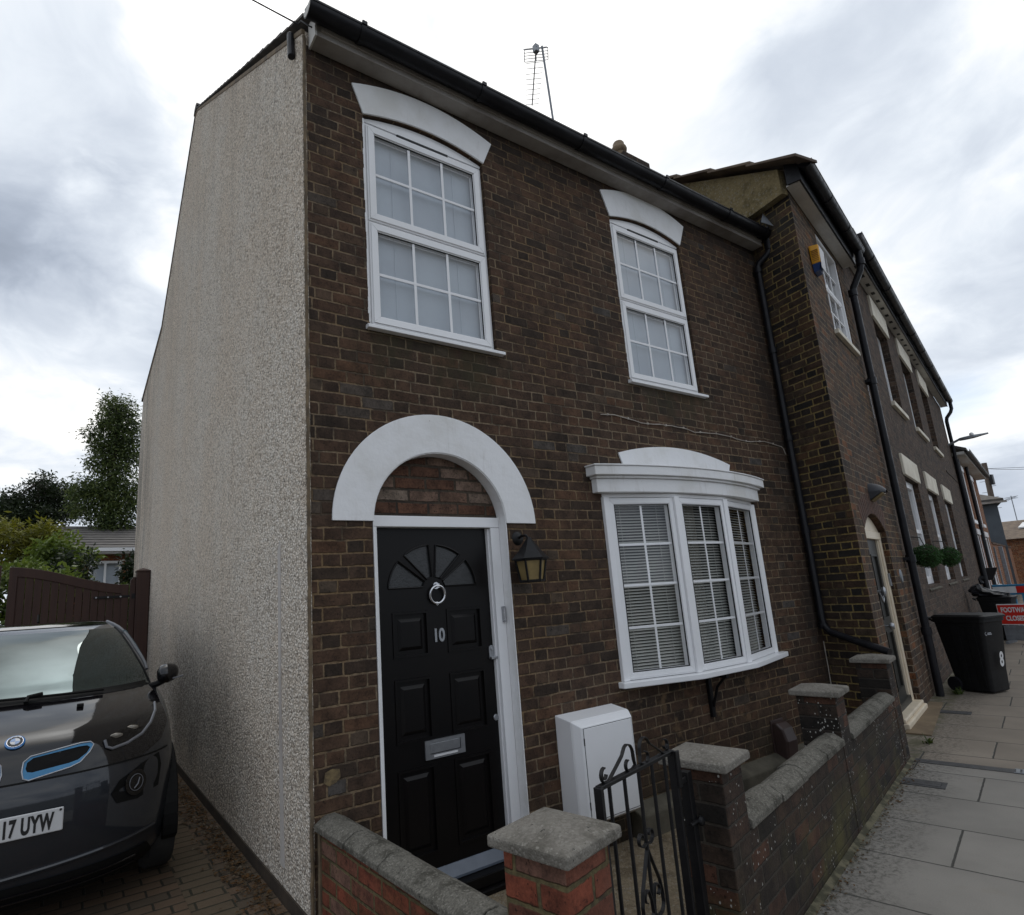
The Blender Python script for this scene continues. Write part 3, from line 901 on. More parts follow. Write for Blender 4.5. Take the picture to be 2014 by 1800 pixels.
slates(rf, -0.20, 5.325, 4.22, 8.155, -0.036, 5.34, th=0.010)
slates(rf, 6.90, 6.145, 4.22, 8.155, -0.036, 5.34, th=0.010)
slates(rf, 9.55, 5.69, 6.86, 6.145, -0.036, 5.34, th=0.010)
rf.build('roof', 'slate', H)
ru = MB()
ru.prism([(-0.14, 5.33), (4.2, 8.14), (6.9, 6.12), (9.42, 5.68), (9.42, 5.62), (6.9, 6.02), (4.2, 8.04), (0.0, 5.27), (-0.14, 5.27)], 'x', 0.062, 5.33)
ru.build('roof_deck', 'fascia', H)
vg = MB()
for (ya, za), (yb, zb) in zip(GP[1:5], GP[2:6]):
    vg.hexa([(-0.030, ya, za - 0.035), (0.0, ya, za - 0.035), (0.0, yb, zb - 0.035), (-0.030, yb, zb - 0.035), (-0.030, ya, za + 0.012), (0.0, ya, za + 0.012), (0.0, yb, zb + 0.012), (-0.030, yb, zb + 0.012)])
vg.build('verge_mortar', 'bead', H, bevel=0.006)
rt = MB()
for i in range(12):
    x0 = -0.04 + i * 0.45
    pts = [(4.22 + 0.12 * math.cos(a), 8.13 + 0.085 * math.sin(a)) for a in [math.pi * q / 8 for q in range(9)]]
    rt.prism(pts, 'x', x0, min(x0 + 0.446, 5.34))
rt.build('ridge_tiles', 'slate', H, bevel=0.004)
# chimney on the party wall: only its pot clears the gutter
cs = MB()
cs.box(4.98, 5.44, 1.30, 1.78, 5.8, 7.25)
cs.box(4.94, 5.48, 1.26, 1.82, 7.25, 7.36)
cst = cs.build('chimney', 'brick10', H, bevel=0.008)
cq = MB()
cq.lathe([(0.10, 7.36), (0.125, 7.38), (0.125, 7.44), (0.11, 7.46), (0.105, 7.60), (0.13, 7.62), (0.14, 7.66), (0.13, 7.69), (0.105, 7.71), (0.10, 7.76), (0.085, 7.78)], (5.2, 1.53, 0), 24, sx=0.8, sy=0.8)
cq.build('chimney_pot', 'pot', cst, smooth=True)
# eaves
fa = MB()
fa.box(0.035, 5.345, -0.125, -0.10, 5.235, 5.40)
fa.box(0.035, 5.345, -0.128, -0.003, 5.225, 5.236)
fa.build('fascia', 'fascia', H, bevel=0.004)
fe = MB()
fe.prism([(-0.13, 5.222), (-0.002, 5.222), (-0.002, 5.42), (-0.10, 5.40), (-0.13, 5.40)], 'x', 0.020, 0.0345)
fe.build('box_end', 'soffitw', H, bevel=0.002)


def gutter(mb, x0, x1, yc, zc, r, lip=0.012):
    pts = arc(yc, zc, r, r, 180, 360, 12) + arc(yc, zc, r - 0.005, r - 0.005, 360, 180, 12)
    mb.prism(pts, 'x', x0, x1)
    mb.prism([(yc - r - 0.004, zc - 0.004), (yc - r + 0.006, zc - 0.004), (yc - r + 0.006, zc + lip), (yc - r - 0.004, zc + lip)], 'x', x0, x1)


gt = MB()
gutter(gt, -0.05, 5.42, -0.196, 5.335, 0.066)
for x in (0.32, 1.32, 2.4, 3.5, 4.55, 5.25):
    gt.prism(arc(-0.196, 5.335, 0.072, 0.074, 175, 365, 10) + [(-0.196 + 0.072, 5.345), (-0.196 - 0.072, 5.352)], 'x', x - 0.018, x + 0.018)
    gt.box(x - 0.018, x + 0.018, -0.275, -0.262, 5.335, 5.362)
gt.prism(arc(-0.196, 5.335, 0.069, 0.069, 180, 360, 12), 'x', -0.056, -0.05)
gto = gt.build('gutter', 'blackplastic', H, smooth=True)
# slates' black underlay tray between gutter and fascia
tr_ = MB()
tr_.hexa([(-0.04, -0.20, 5.37), (5.34, -0.20, 5.37), (5.34, -0.10, 5.405), (-0.04, -0.10, 5.405), (-0.04, -0.20, 5.385), (5.34, -0.20, 5.385), (5.34, -0.10, 5.42), (-0.04, -0.10, 5.42)])
tr_.build('eaves_tray', 'blackplastic', H)
# gutter end stop, pale inside face
ge_ = MB()
ge_.prism(arc(-0.196, 5.335, 0.062, 0.062, 180, 360, 12), 'x', -0.0585, -0.0562)
ge_.build('end_stop', 'soffitw', gto)
dp = MB()
dp.tube([(5.36, -0.19, 5.275), (5.36, -0.19, 5.15), (5.345, -0.17, 5.10), (5.30, -0.075, 5.02), (5.285, -0.06, 4.97), (5.285, -0.06, 4.9)], 0.036, 12)
dp.tube([(5.285, -0.06, 4.9), (5.285, -0.06, 1.06), (5.278, -0.075, 0.99), (5.262, -0.13, 0.935), (5.215, -0.36, 0.865), (5.165, -0.66, 0.775)], 0.034, 12)
for z in (4.93, 3.95, 2.95, 1.95, 1.0):
    dp.lathe([(0.034, z - 0.03), (0.043, z - 0.03), (0.043, z + 0.03), (0.034, z + 0.03)], (5.285, -0.06, 0), 12)
dp.lathe([(0.036, 5.14), (0.046, 5.15), (0.046, 5.27), (0.05, 5.29)], (5.36, -0.19, 0), 12)
dp.build('downpipe', 'blackplastic', H, smooth=True)
fl = MB()
fl.add([(4.98, -0.13, 5.43), (5.24, -0.15, 5.42), (5.31, -0.05, 5.62)], [(0, 1, 2)])
fl.add([(5.16, -0.25, 5.40), (5.33, -0.30, 5.37), (5.335, -0.20, 5.60)], [(0, 1, 2)])
flo = fl.build('lead_flashing', 'lead', H)
flo.modifiers.new('t', 'SOLIDIFY').thickness = 0.004

# door arch, inner reveal, infill, frame, door
da = MB()
ring = arc(ACX, ASP, ARO, AZO, 0, 180, 40) + arc(ACX, ASP, ARI - 0.004, AZI - 0.004, 180, 0, 40)
da.prism(ring, 'y', -0.013, -0.0005)
da.build('door_arch', 'white', H, bevel=0.003)
rv = MB()
inr = arc(ACX, ASP, ARI - 0.003, AZI - 0.003, 0, 180, 28)
lo_ = [(ACX + ARI - 0.003, -0.24)] + inr + [(ACX - ARI + 0.003, -0.24)]
n_ = len(lo_)
lo2 = [(ACX + ARI - 0.009, -0.24)] + arc(ACX, ASP, ARI - 0.009, AZI - 0.009, 0, 180, 28) + [(ACX - ARI + 0.009, -0.24)]
rv.prism(lo_ + lo2[::-1], 'y', -0.006, 0.235)
rv.build('painted_reveal', 'white', H)
ti = MB()
ti.panel([(ACX - ARI + 0.012, 2.035)] + [(ACX + ARI - 0.012, 2.035)] + arc(ACX, ASP, ARI - 0.012, AZI - 0.012, 6, 174, 24), [], 'y', 0.088, 0.12)
ti.build('arch_infill', 'brickinfill', H)
df = MB()
df.box(0.392, 1.394, 0.072, 0.20, 1.968, 2.038)
df.box(1.318, 1.394, 0.074, 0.20, -0.06, 1.967)
df.box(0.392, 0.448, 0.074, 0.20, -0.06, 1.967)
df.box(1.308, 1.318, 0.100, 0.20, -0.05, 1.967)
df.box(0.448, 0.456, 0.100, 0.20, -0.05, 1.967)
df.build('door_frame', 'upvc', H, bevel=0.006)
DY = 0.128
pan = [(0.556, 0.812, 1.165, 1.44), (0.95, 1.228, 1.165, 1.44), (0.556, 0.812, 0.675, 1.04), (0.95, 1.228, 0.675, 1.04), (0.556, 0.812, 0.045, 0.53), (0.95, 1.228, 0.045, 0.53)]
fanc = (0.868, 1.572)
segs = []
for a0, a1 in ((2, 41), (49, 86.5), (93.5, 131), (139, 178)):
    segs.append([(fanc[0] + 0.085 * math.cos(R(a0 + 3)), fanc[1] + 0.07 * math.sin(R(a0 + 3)) + 0.008)] + arc(fanc[0], fanc[1], 0.332, 0.285, a0 + 1, a1 - 1, 10) + [(fanc[0] + 0.085 * math.cos(R(a1 - 3)), fanc[1] + 0.07 * math.sin(R(a1 - 3)) + 0.008)])
dl = MB()
dl.panel([(0.458, -0.045), (1.306, -0.045), (1.306, 1.966), (0.458, 1.966)], segs + [[(a, c), (b, c), (b, d), (a, d)] for a, b, c, d in pan], 'y', DY, DY + 0.014)
for a, b, c, d in pan:
    # moulding slope, then a raised and fielded panel
    dl.frame(a + 0.001, b - 0.001, c + 0.001, d - 0.001, 0.014, DY - 0.006, DY + 0.013)
    dl.add([(a, DY + 0.013, c), (b, DY + 0.013, c), (b, DY + 0.013, d), (a, DY + 0.013, d)], [(0, 1, 2, 3)])
    m_ = 0.042
    k = MB()
    dl.hexa([(a + m_, DY + 0.012, c + m_), (b - m_, DY + 0.012, c + m_), (b - m_, DY + 0.012, d - m_), (a + m_, DY + 0.012, d - m_), (a + m_ + 0.02, DY + 0.001, c + m_ + 0.02), (b - m_ - 0.02, DY + 0.001, c + m_ + 0.02), (b - m_ - 0.02, DY + 0.001, d - m_ - 0.02), (a + m_ + 0.02, DY + 0.001, d - m_ - 0.02)])
for sg in segs:
    dl.tube([(p[0], DY - 0.003, p[1]) for p in sg], 0.006, 6, closed=True)
door = dl.build('front_door', 'doorblack', H)
fg = MB()
fg.prism([(fanc[0] - 0.345, fanc[1] - 0.005), (fanc[0] + 0.345, fanc[1] - 0.005)] + arc(fanc[0], fanc[1], 0.345, 0.298, 0, 180, 20)[1:-1], 'y', DY + 0.010, DY + 0.0135)
fg.build('fan_glass', 'obscure', door)
fb = MB()
fb.box(0.50, 1.28, DY + 0.05, DY + 0.06, 1.5, 1.9)
fb.build('hall_behind_glass', 'dark', door)
kn = MB()
kn.tube([(0.882 + 0.056 * math.sin(t), DY - 0.018 - 0.006 * math.cos(t), 1.535 + 0.056 * math.cos(t)) for t in [2 * math.pi * i / 28 for i in range(28)]], 0.0082, 10, closed=True)
kn.box(0.870, 0.894, DY - 0.028, DY, 1.578, 1.604)
kn.lathe([(0.022, DY - 0.006), (0.022, DY)], (0.882, 0, 1.592), 16, 'y')
kn.lathe([(0.012, DY - 0.010), (0.014, DY - 0.006), (0.014, DY)], (0.882, 0, 1.479), 14, 'y')
kn.build('door_knocker', 'chrome', door, smooth=True)
text('door_number', '10', 'satin', 0.112, door, (0.838, DY - 0.004, 1.243), bold=0.0035, extrude=0.0035, sx=0.80)
lb = MB()
lb.panel([(0.742, 0.560), (1.030, 0.560), (1.030, 0.668), (0.742, 0.668)], [[(0.775, 0.588), (0.998, 0.588), (0.998, 0.650), (0.775, 0.650)]], 'y', DY - 0.012, DY, back=True)
lb.box(0.778, 0.995, DY - 0.009, DY - 0.003, 0.592, 0.648)
lbo = lb.build('letterbox', 'satin', door, bevel=0.002)
ls = MB()
ls.box(0.80, 0.972, DY - 0.0135, DY - 0.0122, 0.570, 0.582)
ls.build('letterbox_label', 'whiteink', lbo)
lt = MB()
lt.prism(arc(1.288, 1.158, 0.022, 0.022, 0, 180, 10) + [(1.266, 1.095), (1.310, 1.095)], 'y', DY - 0.012, DY)
lt.box(1.268, 1.322, DY - 0.034, DY - 0.012, 1.092, 1.108)
lt.lathe([(0.012, DY - 0.018), (0.013, DY - 0.012)], (1.288, 0, 1.158), 14, 'y')
lt.build('night_latch', 'satin', door, bevel=0.002)
ky = MB()
ky.lathe([(0.017, DY - 0.008), (0.020, DY - 0.005), (0.020, DY)], (1.290, 0, 0.722), 16, 'y')
ky.build('keyhole_cover', 'satin', door, smooth=True)
wb_ = MB()
wb_.prism([(DY - 0.05, -0.105), (DY + 0.02, -0.105), (DY + 0.02, -0.035), (DY - 0.004, -0.035), (DY - 0.05, -0.09)], 'x', 0.458, 1.306)
wb_.build('weatherbar', 'sillgrey', H, bevel=0.003)
th = MB()
th.box(0.392, 1.396, 0.012, 0.235, -0.172, -0.108)
th.box(0.392, 1.396, -0.02, 0.23, -0.215, -0.176)
th.build('threshold', 'doorblack', H, bevel=0.006)
bl = MB()
bl.box(1.362, 1.386, 0.058, 0.0735, 1.325, 1.43)
blo = bl.build('doorbell', 'satin', H, bevel=0.003)
bq = MB()
bq.box(1.368, 1.380, 0.0555, 0.0578, 1.335, 1.42)
bq.build('bell_face', 'chrome', blo, bevel=0.001)


mb = MB()
mb.prism([(0.055, 0.600), (0.085, 0.580), (0.125, 0.592), (0.150, 0.615), (0.145, 0.655), (0.105, 0.662), (0.065, 0.650)], 'y', -0.004, -0.0005)
mb.build('mortar_repair', plain('yellow_mortar_repair', (0.20, 0.145, 0.07), (0.10, 0.072, 0.04), 26.0, 0.95, 0.004, 60), H)


# lintels
def lintel(x0, x1, zt, zm, b0, b1, zb, zbm, name='window_lintel'):
    mb = MB()
    mb.prism(bow(x0, x1, zt, zm, 18) + bow(b1, b0, zb, zbm, 18), 'y', -0.014, -0.0005)
    return mb.build(name, 'white', H, bevel=0.003)


lintel(0.327, 1.547, 5.095, 5.205, 0.408, 1.450, 4.878, 4.955)
lintel(2.806, 4.037, 5.13, 5.245, 2.898, 3.930, 4.884, 4.962)
lintel(2.624, 4.186, 2.592, 2.694, 2.70, 4.11, 2.40, 2.40)


# upstairs windows: outer frame, two casements of six panes, blind, sill
def casement(parent, x0, x1, z0, z1, y, cols=3, rows=2):
    mb = MB()
    mb.frame(x0, x1, z0, z1, 0.066, y, y + 0.05)
    mb.frame(x0 + 0.012, x1 - 0.012, z0 + 0.012, z1 - 0.012, 0.046, y - 0.008, y)
    gx0, gx1, gz0, gz1 = x0 + 0.064, x1 - 0.064, z0 + 0.064, z1 - 0.064
    for i in range(1, cols):
        xx = gx0 + (gx1 - gx0) * i / cols
        mb.box(xx - 0.011, xx + 0.011, y + 0.010, y + 0.0165, gz0, gz1)
    for j in range(1, rows):
        zc = gz0 + (gz1 - gz0) * j / rows
        mb.box(gx0, gx1, y + 0.0095, y + 0.0170, zc - 0.011, zc + 0.011)
    o = mb.build('casement', 'upvc', parent, bevel=0.003)
    return o, (gx0, gx1, gz0, gz1)


def upstairs(x0, x1, z0, z1, zfill, zmid):
    fr = MB()
    y = 0.030
    fr.frame(x0 + 0.004, x1 - 0.004, z0 + 0.003, z1, 0.034, y, y + 0.07)
    zt = z0 + (z1 - z0) * 0.5
    fr.box(x0 + 0.03, x1 - 0.03, y + 0.001, y + 0.07, zt - 0.016, zt + 0.016)
    # curved head packer under the arch
    fr.prism(bow(x1 - 0.006, x0 + 0.006, zfill, zmid, 16) + [(x0 + 0.006, z1 + 0.006), (x1 - 0.006, z1 + 0.006)], 'y', y - 0.004, y + 0.06)
    W = fr.build('window', 'upvc', H, bevel=0.003)
    for a, b in ((z0 + 0.020, zt - 0.006), (zt + 0.006, z1 - 0.018)):
        cs_, (gx0, gx1, gz0, gz1) = casement(W, x0 + 0.026, x1 - 0.026, a, b, y - 0.012)
        gm = MB()
        gm.add([(gx0 - 0.01, y + 0.007, gz0 - 0.01), (gx1 + 0.01, y + 0.007, gz0 - 0.01), (gx1 + 0.01, y + 0.007, gz1 + 0.01), (gx0 - 0.01, y + 0.007, gz1 + 0.01)], [(0, 1, 2, 3)])
        gm.build('pane', 'glass', W)
        gk = MB()
        gk.frame(gx0 - 0.004, gx1 + 0.004, gz0 - 0.004, gz1 + 0.004, 0.006, y - 0.010, y + 0.004)
        gk.build('gasket', 'gasket', W)
    vt = MB()
    xm = (x0 + x1) / 2
    vt.box(xm - 0.24, xm + 0.20, y - 0.010, y + 0.002, z1 - 0.014, z1 + 0.004)
    vt.build('trickle_vent', 'gasket', W)
    bn = MB()
    z = z0 + 0.05
    while z < z1 - 0.03:
        bn.hexa([(x0 + 0.06, 0.092, z), (x1 - 0.06, 0.092, z), (x1 - 0.06, 0.0935, z), (x0 + 0.06, 0.0935, z), (x0 + 0.06, 0.085, z + 0.0245), (x1 - 0.06, 0.085, z + 0.0245), (x1 - 0.06, 0.0865, z + 0.0245), (x0 + 0.06, 0.0865, z + 0.0245)])
        z += 0.0225
    for xx in (x0 + 0.25, x1 - 0.25):
        bn.box(xx - 0.0015, xx + 0.0015, 0.081, 0.083, z0 + 0.05, z1 - 0.03)
    bn.build('blind', 'blind', W)
    dk = MB()
    dk.box(x0 - 0.1, x1 + 0.1, 0.24, 0.26, z0 - 0.1, z1 + 0.15)
    dk.build('room_behind', 'dark', W)
    sl = MB()
    sl.prism([(-0.045, z0 - 0.036), (0.06, z0 - 0.036), (0.06, z0 + 0.0), (-0.035, z0 - 0.008), (-0.045, z0 - 0.014)], 'x', x0 - 0.03, x1 + 0.045)
    sl.build('window_sill', 'upvc', W, bevel=0.003)
    rg = random.Random(int(x0 * 100))
    # ragged paint line along the brick edge
    pe = MB()
    z = z0 + 0.02
    while z < z1 - 0.02:
        h_ = rg.uniform(0.03, 0.11)
        pe.box(x0 - rg.uniform(0.004, 0.012), x0 + 0.002, -0.0035, 0.02, z, min(z + h_, z1))
        z += h_ - 0.001
    pe.build('paint_edge', 'white', W)
    return W


upstairs(0.413, 1.446, 3.275, 4.845, 4.872, 4.945)
upstairs(2.904, 3.924, 3.275, 4.850, 4.878, 4.953)

# bow window
PTS = [(2.402, 0.0), (3.045, -0.172), (3.722, -0.172), (4.432, 0.0)]
Z0, Z1 = 0.822, 2.205
bw = MB()
for i, (px_, py_) in enumerate(PTS):
    wd_ = 0.032 if i in (0, 3) else 0.030
    bw.box(px_ - wd_, px_ + wd_, py_ - 0.028, py_ + 0.05, Z0 - 0.003, Z1 + 0.003)
bw.prism([(2.38, 0.05), (2.38, -0.005), (3.04, -0.18), (3.73, -0.18), (4.45, -0.005), (4.45, 0.05)], 'z', Z1, Z1 + 0.03)
BW = bw.build('bow_window', 'upvc', H, bevel=0.004)


def facet(a, b):
    a, b = Vector((*a, 0)), Vector((*b, 0))
    L = (b - a).length
    ang = math.atan2(b.y - a.y, b.x - a.x)
    x0, x1 = 0.022, L - 0.022
    mb = MB()
    mb.frame(x0, x1, Z0, Z1 - 0.004, 0.058, -0.014, 0.04)
    mb.frame(x0 + 0.010, x1 - 0.010, Z0 + 0.012, Z1 - 0.016, 0.036, -0.020, -0.014)
    gx0, gx1, gz0, gz1 = x0 + 0.056, x1 - 0.056, Z0 + 0.056, Z1 - 0.06
    xm = (gx0 + gx1) / 2
    mb.box(xm - 0.010, xm + 0.010, 0.001, 0.0065, gz0, gz1)
    for k in range(1, 4):
        zc = gz0 + (gz1 - gz0) * k / 4
        mb.box(gx0, gx1, 0.0005, 0.007, zc - 0.010, zc + 0.010)
    kw = dict(loc=(a.x, a.y, 0), rot=(0, 0, ang))
    mb.build('casement', 'upvc', BW, bevel=0.003, **kw)
    g2 = MB()
    g2.add([(gx0 - 0.01, -0.002, gz0 - 0.01), (gx1 + 0.01, -0.002, gz0 - 0.01), (gx1 + 0.01, -0.002, gz1 + 0.01), (gx0 - 0.01, -0.002, gz1 + 0.01)], [(0, 1, 2, 3)])
    g2.build('pane', 'glass', BW, **kw)
    g3 = MB()
    g3.frame(gx0 - 0.003, gx1 + 0.003, gz0 - 0.003, gz1 + 0.003, 0.006, -0.016, -0.005)
    g3.build('gasket', 'gasket', BW, **kw)
    g4 = MB()
    z = gz0 - 0.02
    while z < gz1 + 0.02:
        g4.hexa([(gx0 - 0.03, 0.064, z + 0.0), (gx1 + 0.03, 0.064, z + 0.0), (gx1 + 0.03, 0.084, z + 0.0130), (gx0 - 0.03, 0.084, z + 0.0130), (gx0 - 0.03, 0.063, z + 0.0012), (gx1 + 0.03, 0.063, z + 0.0012), (gx1 + 0.03, 0.083, z + 0.0142), (gx0 - 0.03, 0.083, z + 0.0142)])
        z += 0.0235
    for xx in (gx0 + 0.09, gx1 - 0.07):
        g4.box(xx - 0.0012, xx + 0.0012, 0.058, 0.060, gz0, gz1)
    g4.build('blind', 'blind2', BW, **kw)


for a, b in zip(PTS, PTS[1:]):
    facet(a, b)
si = MB()
si.prism([(2.335, 0.04), (2.335, -0.055), (3.02, -0.245), (3.76, -0.245), (4.585, -0.05), (4.585, 0.04)], 'z', 0.775, 0.818)
si.build('window_sill', 'upvc', BW, bevel=0.006)


def hood_plan(x0, x1, end, mid, n=24):
    xm, hw = (x0 + x1) / 2, (x1 - x0) / 2
    pts = [(x0 + (x1 - x0) * i / n) for i in range(n + 1)]
    return [(x, -(end + (mid - end) * (1 - ((x - xm) / hw) ** 2))) for x in pts] + [(x1, 0.03), (x0, 0.03)]


hd = MB()
hd.prism(hood_plan(2.285, 4.515, 0.055, 0.235), 'z', 2.237, 2.345)
hd.prism(hood_plan(2.270, 4.530, 0.075, 0.255), 'z', 2.346, 2.366)
hd.prism(hood_plan(2.235, 4.565, 0.100, 0.280), 'z', 2.367, 2.438)
hd.prism(hood_plan(2.225, 4.575, 0.108, 0.288), 'z', 2.439, 2.452)
hdo = hd.build('bow_hood', 'white', BW, bevel=0.005)
for t in (0.28, 0.62, 0.93):
    pass
rc = MB()
rc.box(2.36, 4.48, 0.40, 0.43, 0.7, 2.35)
rc.box(2.36, 2.38, 0.05, 0.43, 0.7, 2.35)
rc.box(4.46, 4.48, 0.05, 0.43, 0.7, 2.35)
rc.build('room_behind', 'dark', BW)
cu_ = MB()
for x0, x1 in ((3.52, 3.66),):
    pts = [(x0 + (x1 - x0) * i / 16, 0.10 + 0.02 * math.sin(i * 1.7)) for i in range(17)]
    cu_.prism(pts + [(p[0], p[1] + 0.004) for p in pts[::-1]], 'z', 0.85, 2.2)
cu_.build('curtain', 'curtain', BW, smooth=True)
bk_ = MB()
bk_.box(3.36, 3.40, -0.20, 0.0, 0.735, 0.775)
bk_.box(3.36, 3.40, -0.03, 0.0, 0.42, 0.735)
bk_.tube([(3.38, -0.17, 0.74), (3.38, -0.09, 0.66), (3.38, -0.03, 0.5)], 0.012, 8)
bk_.build('sill_bracket', 'blackiron', BW, bevel=0.004)

# ------------------------------------------------------------------ fittings on the front wall
T = thing('wall_lantern', 'black wall lantern with amber panes beside the black door', 'wall lamp', (1.494, 0, 1.885))
mb = MB()
mb.lathe([(0.050, -0.018), (0.046, -0.024), (0.030, -0.030), (0.012, -0.034)], (0, 0.018, 0), 20, 'y')
mb.tube([(0, -0.01, 0), (0, -0.05, 0.012), (0, -0.09, 0.010), (0, -0.118, -0.015), (0, -0.12, -0.03)], 0.009, 8)
mb.build('bracket', 'blackiron', T, smooth=True)
mb = MB()
hx = lambda r, z: [(r * math.cos(R(60 * k + 30)), -0.12 + r * math.sin(R(60 * k + 30)), z) for k in range(6)]
rings = [hx(0.012, -0.005), hx(0.022, -0.022), hx(0.085, -0.105), hx(0.128, -0.150), hx(0.124, -0.158), hx(0.10, -0.158)]
for a, b in zip(rings, rings[1:]):
    mb.add(a + b, [(k, (k + 1) % 6, 6 + (k + 1) % 6, 6 + k) for k in range(6)])
mb.add(rings[0], [tuple(range(6))])
mb.build('lamp_roof', 'blackiron', T)
mb = MB()
top_, bot_ = hx(0.105, -0.158), hx(0.078, -0.300)
for k in range(6):
    mb.tube([top_[k], bot_[k]], 0.008, 6)
    mb.tube([bot_[k], bot_[(k + 1) % 6]], 0.009, 6)
    mb.tube([top_[k], top_[(k + 1) % 6]], 0.009, 6)
mb.build('lamp_cage', 'blackiron', T)
mb = MB()
a, b = hx(0.099, -0.160), hx(0.073, -0.297)
mb.add(a + b, [(k, (k + 1) % 6, 6 + (k + 1) % 6, 6 + k) for k in range(6)] + [(6, 7, 8, 9, 10, 11)])
mb.build('amber_panes', 'amber', T)

T = thing('meter_cabinet', 'white plastic meter cabinet low on brick wall behind iron gate', 'meter cabinet', (1.685, 0, 0.02))
mb = MB()
mb.hexa([(0.0, -0.155, 0), (0.55, -0.155, 0), (0.55, -0.001, 0), (0.0, -0.001, 0), (0.0, -0.155, 0.645), (0.55, -0.155, 0.645), (0.55, -0.001, 0.668), (0.0, -0.001, 0.668)])
mb.hexa([(0.0, -0.1555, 0), (0.55, -0.1555, 0), (0.55, -0.1555, 0.645), (0.0, -0.1555, 0.645), (0.035, -0.212, 0.035), (0.515, -0.212, 0.035), (0.515, -0.212, 0.612), (0.035, -0.212, 0.612)])
mb.build('cabinet_body', 'upvc', T, bevel=0.006)
mb = MB()
mb.box(0.052, 0.500, -0.2165, -0.2125, 0.050, 0.600)
dd_ = mb.build('cabinet_door', 'upvc', T, bevel=0.002)
mb = MB()
mb.frame(0.0485, 0.5035, 0.0465, 0.6035, 0.003, -0.2135, -0.2122)
for z in (0.12, 0.50):
    mb.box(0.046, 0.052, -0.217, -0.212, z, z + 0.045)
mb.build('door_gap', 'gasket', T)

T = thing('wall_vent', 'brown plastic vent cowl low on brick wall inside the yard', 'vent cowl', (4.28, 0, 0.12))
mb = MB()
mb.prism([(-0.115, -0.22), (-0.03, -0.235), (-0.001, -0.2), (-0.001, 0.12), (-0.05, 0.125), (-0.10, 0.08), (-0.13, -0.02)], 'x', -0.085, 0.085)
mb.build('cowl', 'hood', T, bevel=0.018, seg=3)
mb = MB()
mb.box(-0.10, 0.10, -0.012, -0.001, -0.24, 0.14)
mb.build('back_plate', 'hood', T, bevel=0.004)

mb = MB()
rg = random.Random(11)
cpts = []
for i in range(34):
    t = i / 33
    cpts.append((2.47 + 2.74 * t, -0.006, 2.905 - 0.035 * t + 0.012 * math.sin(t * 23) + rg.uniform(-0.006, 0.006)))
cpts += [(5.24, -0.006, 2.84), (5.27, -0.006, 2.78)]
mb.tube(cpts, 0.0045, 6)
for p in cpts[1:-2:3]:
    mb.box(p[0] - 0.006, p[0] + 0.006, -0.013, -0.001, p[2] - 0.008, p[2] + 0.010)
tag(mb.build('wall_cable', 'cable'), 'thin pale cable clipped across brickwork between upper window and bow window', 'cable')
mb = MB()
mb.tube([(5.33, -0.012, 0.84), (5.335, -0.01, 0.6), (5.325, -0.01, 0.3), (5.33, -0.012, -0.1)], 0.005, 6)
tag(mb.build('corner_cable', 'cable'), 'pale cable dropping down the brick corner below the black pipe elbow', 'cable')

T = thing('overhead_wire', 'telephone wire reaching the top corner of the pebbledashed gable', 'wire', (0.0, 0.05, 5.45))
mb = MB()
e0 = Vector((-0.03, 0.0, 0.0))
e1 = Vector((-9.0, 4.2, 7.2))
mb.tube([e0 + (e1 - e0) * (i / 20) - Vector((0, 0, 1.6 * (i / 20) * (1 - i / 20))) for i in range(21)], 0.006, 6)
mb.tube([(-0.03, 0, 0), (-0.035, -0.06, -0.03), (0.0, -0.11, -0.10), (0.06, -0.16, -0.16)], 0.005, 6)
mb.build('wire', 'blackplastic', T)
mb = MB()
mb.tube([(-0.045, 0.13, 0.03), (-0.05, 0.10, -0.19)], 0.026, 12)
mb.build('joint_sleeve', 'blackplastic', T, bevel=0.006)

# aerial on the roof slope
T = thing('tv_aerial', 'television aerial with grid reflector on bent mast above the roof', 'aerial', (3.50, 1.2, 6.12))
mb = MB()
mb.tube([(0.06, 0.04, 0), (0.10, 0.04, 0.98), (0.12, 0.04, 1.06), (0.11, 0.035, 1.12), (0.02, 0.0, 2.14)], 0.014, 10)
mb.build('mast', 'galv', T, smooth=True)
mb = MB()
bd_ = Vector((0.60, 0.80, 0)).normalized()
sd_ = Vector((bd_.y, -bd_.x, 0))
b0 = Vector((-0.05, 0.04, 2.10))
mb.tube([b0 - bd_ * 0.04, b0 + bd_ * 0.90], 0.008, 6)
for k in range(9):
    c0 = b0 + bd_ * (0.20 + k * 0.085)
    hw = 0.115 - k * 0.003
    mb.tube([c0 - sd_ * hw, c0 + sd_ * hw], 0.0035, 5)
mb.build('director_boom', 'galv', T)
mb = MB()
for k in range(9):
    z = -0.10 + k * 0.025
    mb.tube([b0 + sd_ * -0.15 + Vector((0, 0, z)) + bd_ * 0.02 * abs(k - 4), b0 + sd_ * 0.15 + Vector((0, 0, z)) + bd_ * 0.02 * abs(k - 4)], 0.0042, 5)
for sx_ in (-0.15, 0.0, 0.15):
    mb.tube([b0 + sd_ * sx_ + Vector((0, 0, z)) + bd_ * 0.02 * abs(kk - 4) for kk, z in ((0, -0.10), (4, 0.0), (8, 0.10))], 0.005, 5)
mb.box(b0.x - 0.03, b0.x + 0.03, b0.y - 0.03, b0.y + 0.03, b0.z - 0.05, b0.z + 0.05)
mb.build('reflector', 'galv', T)

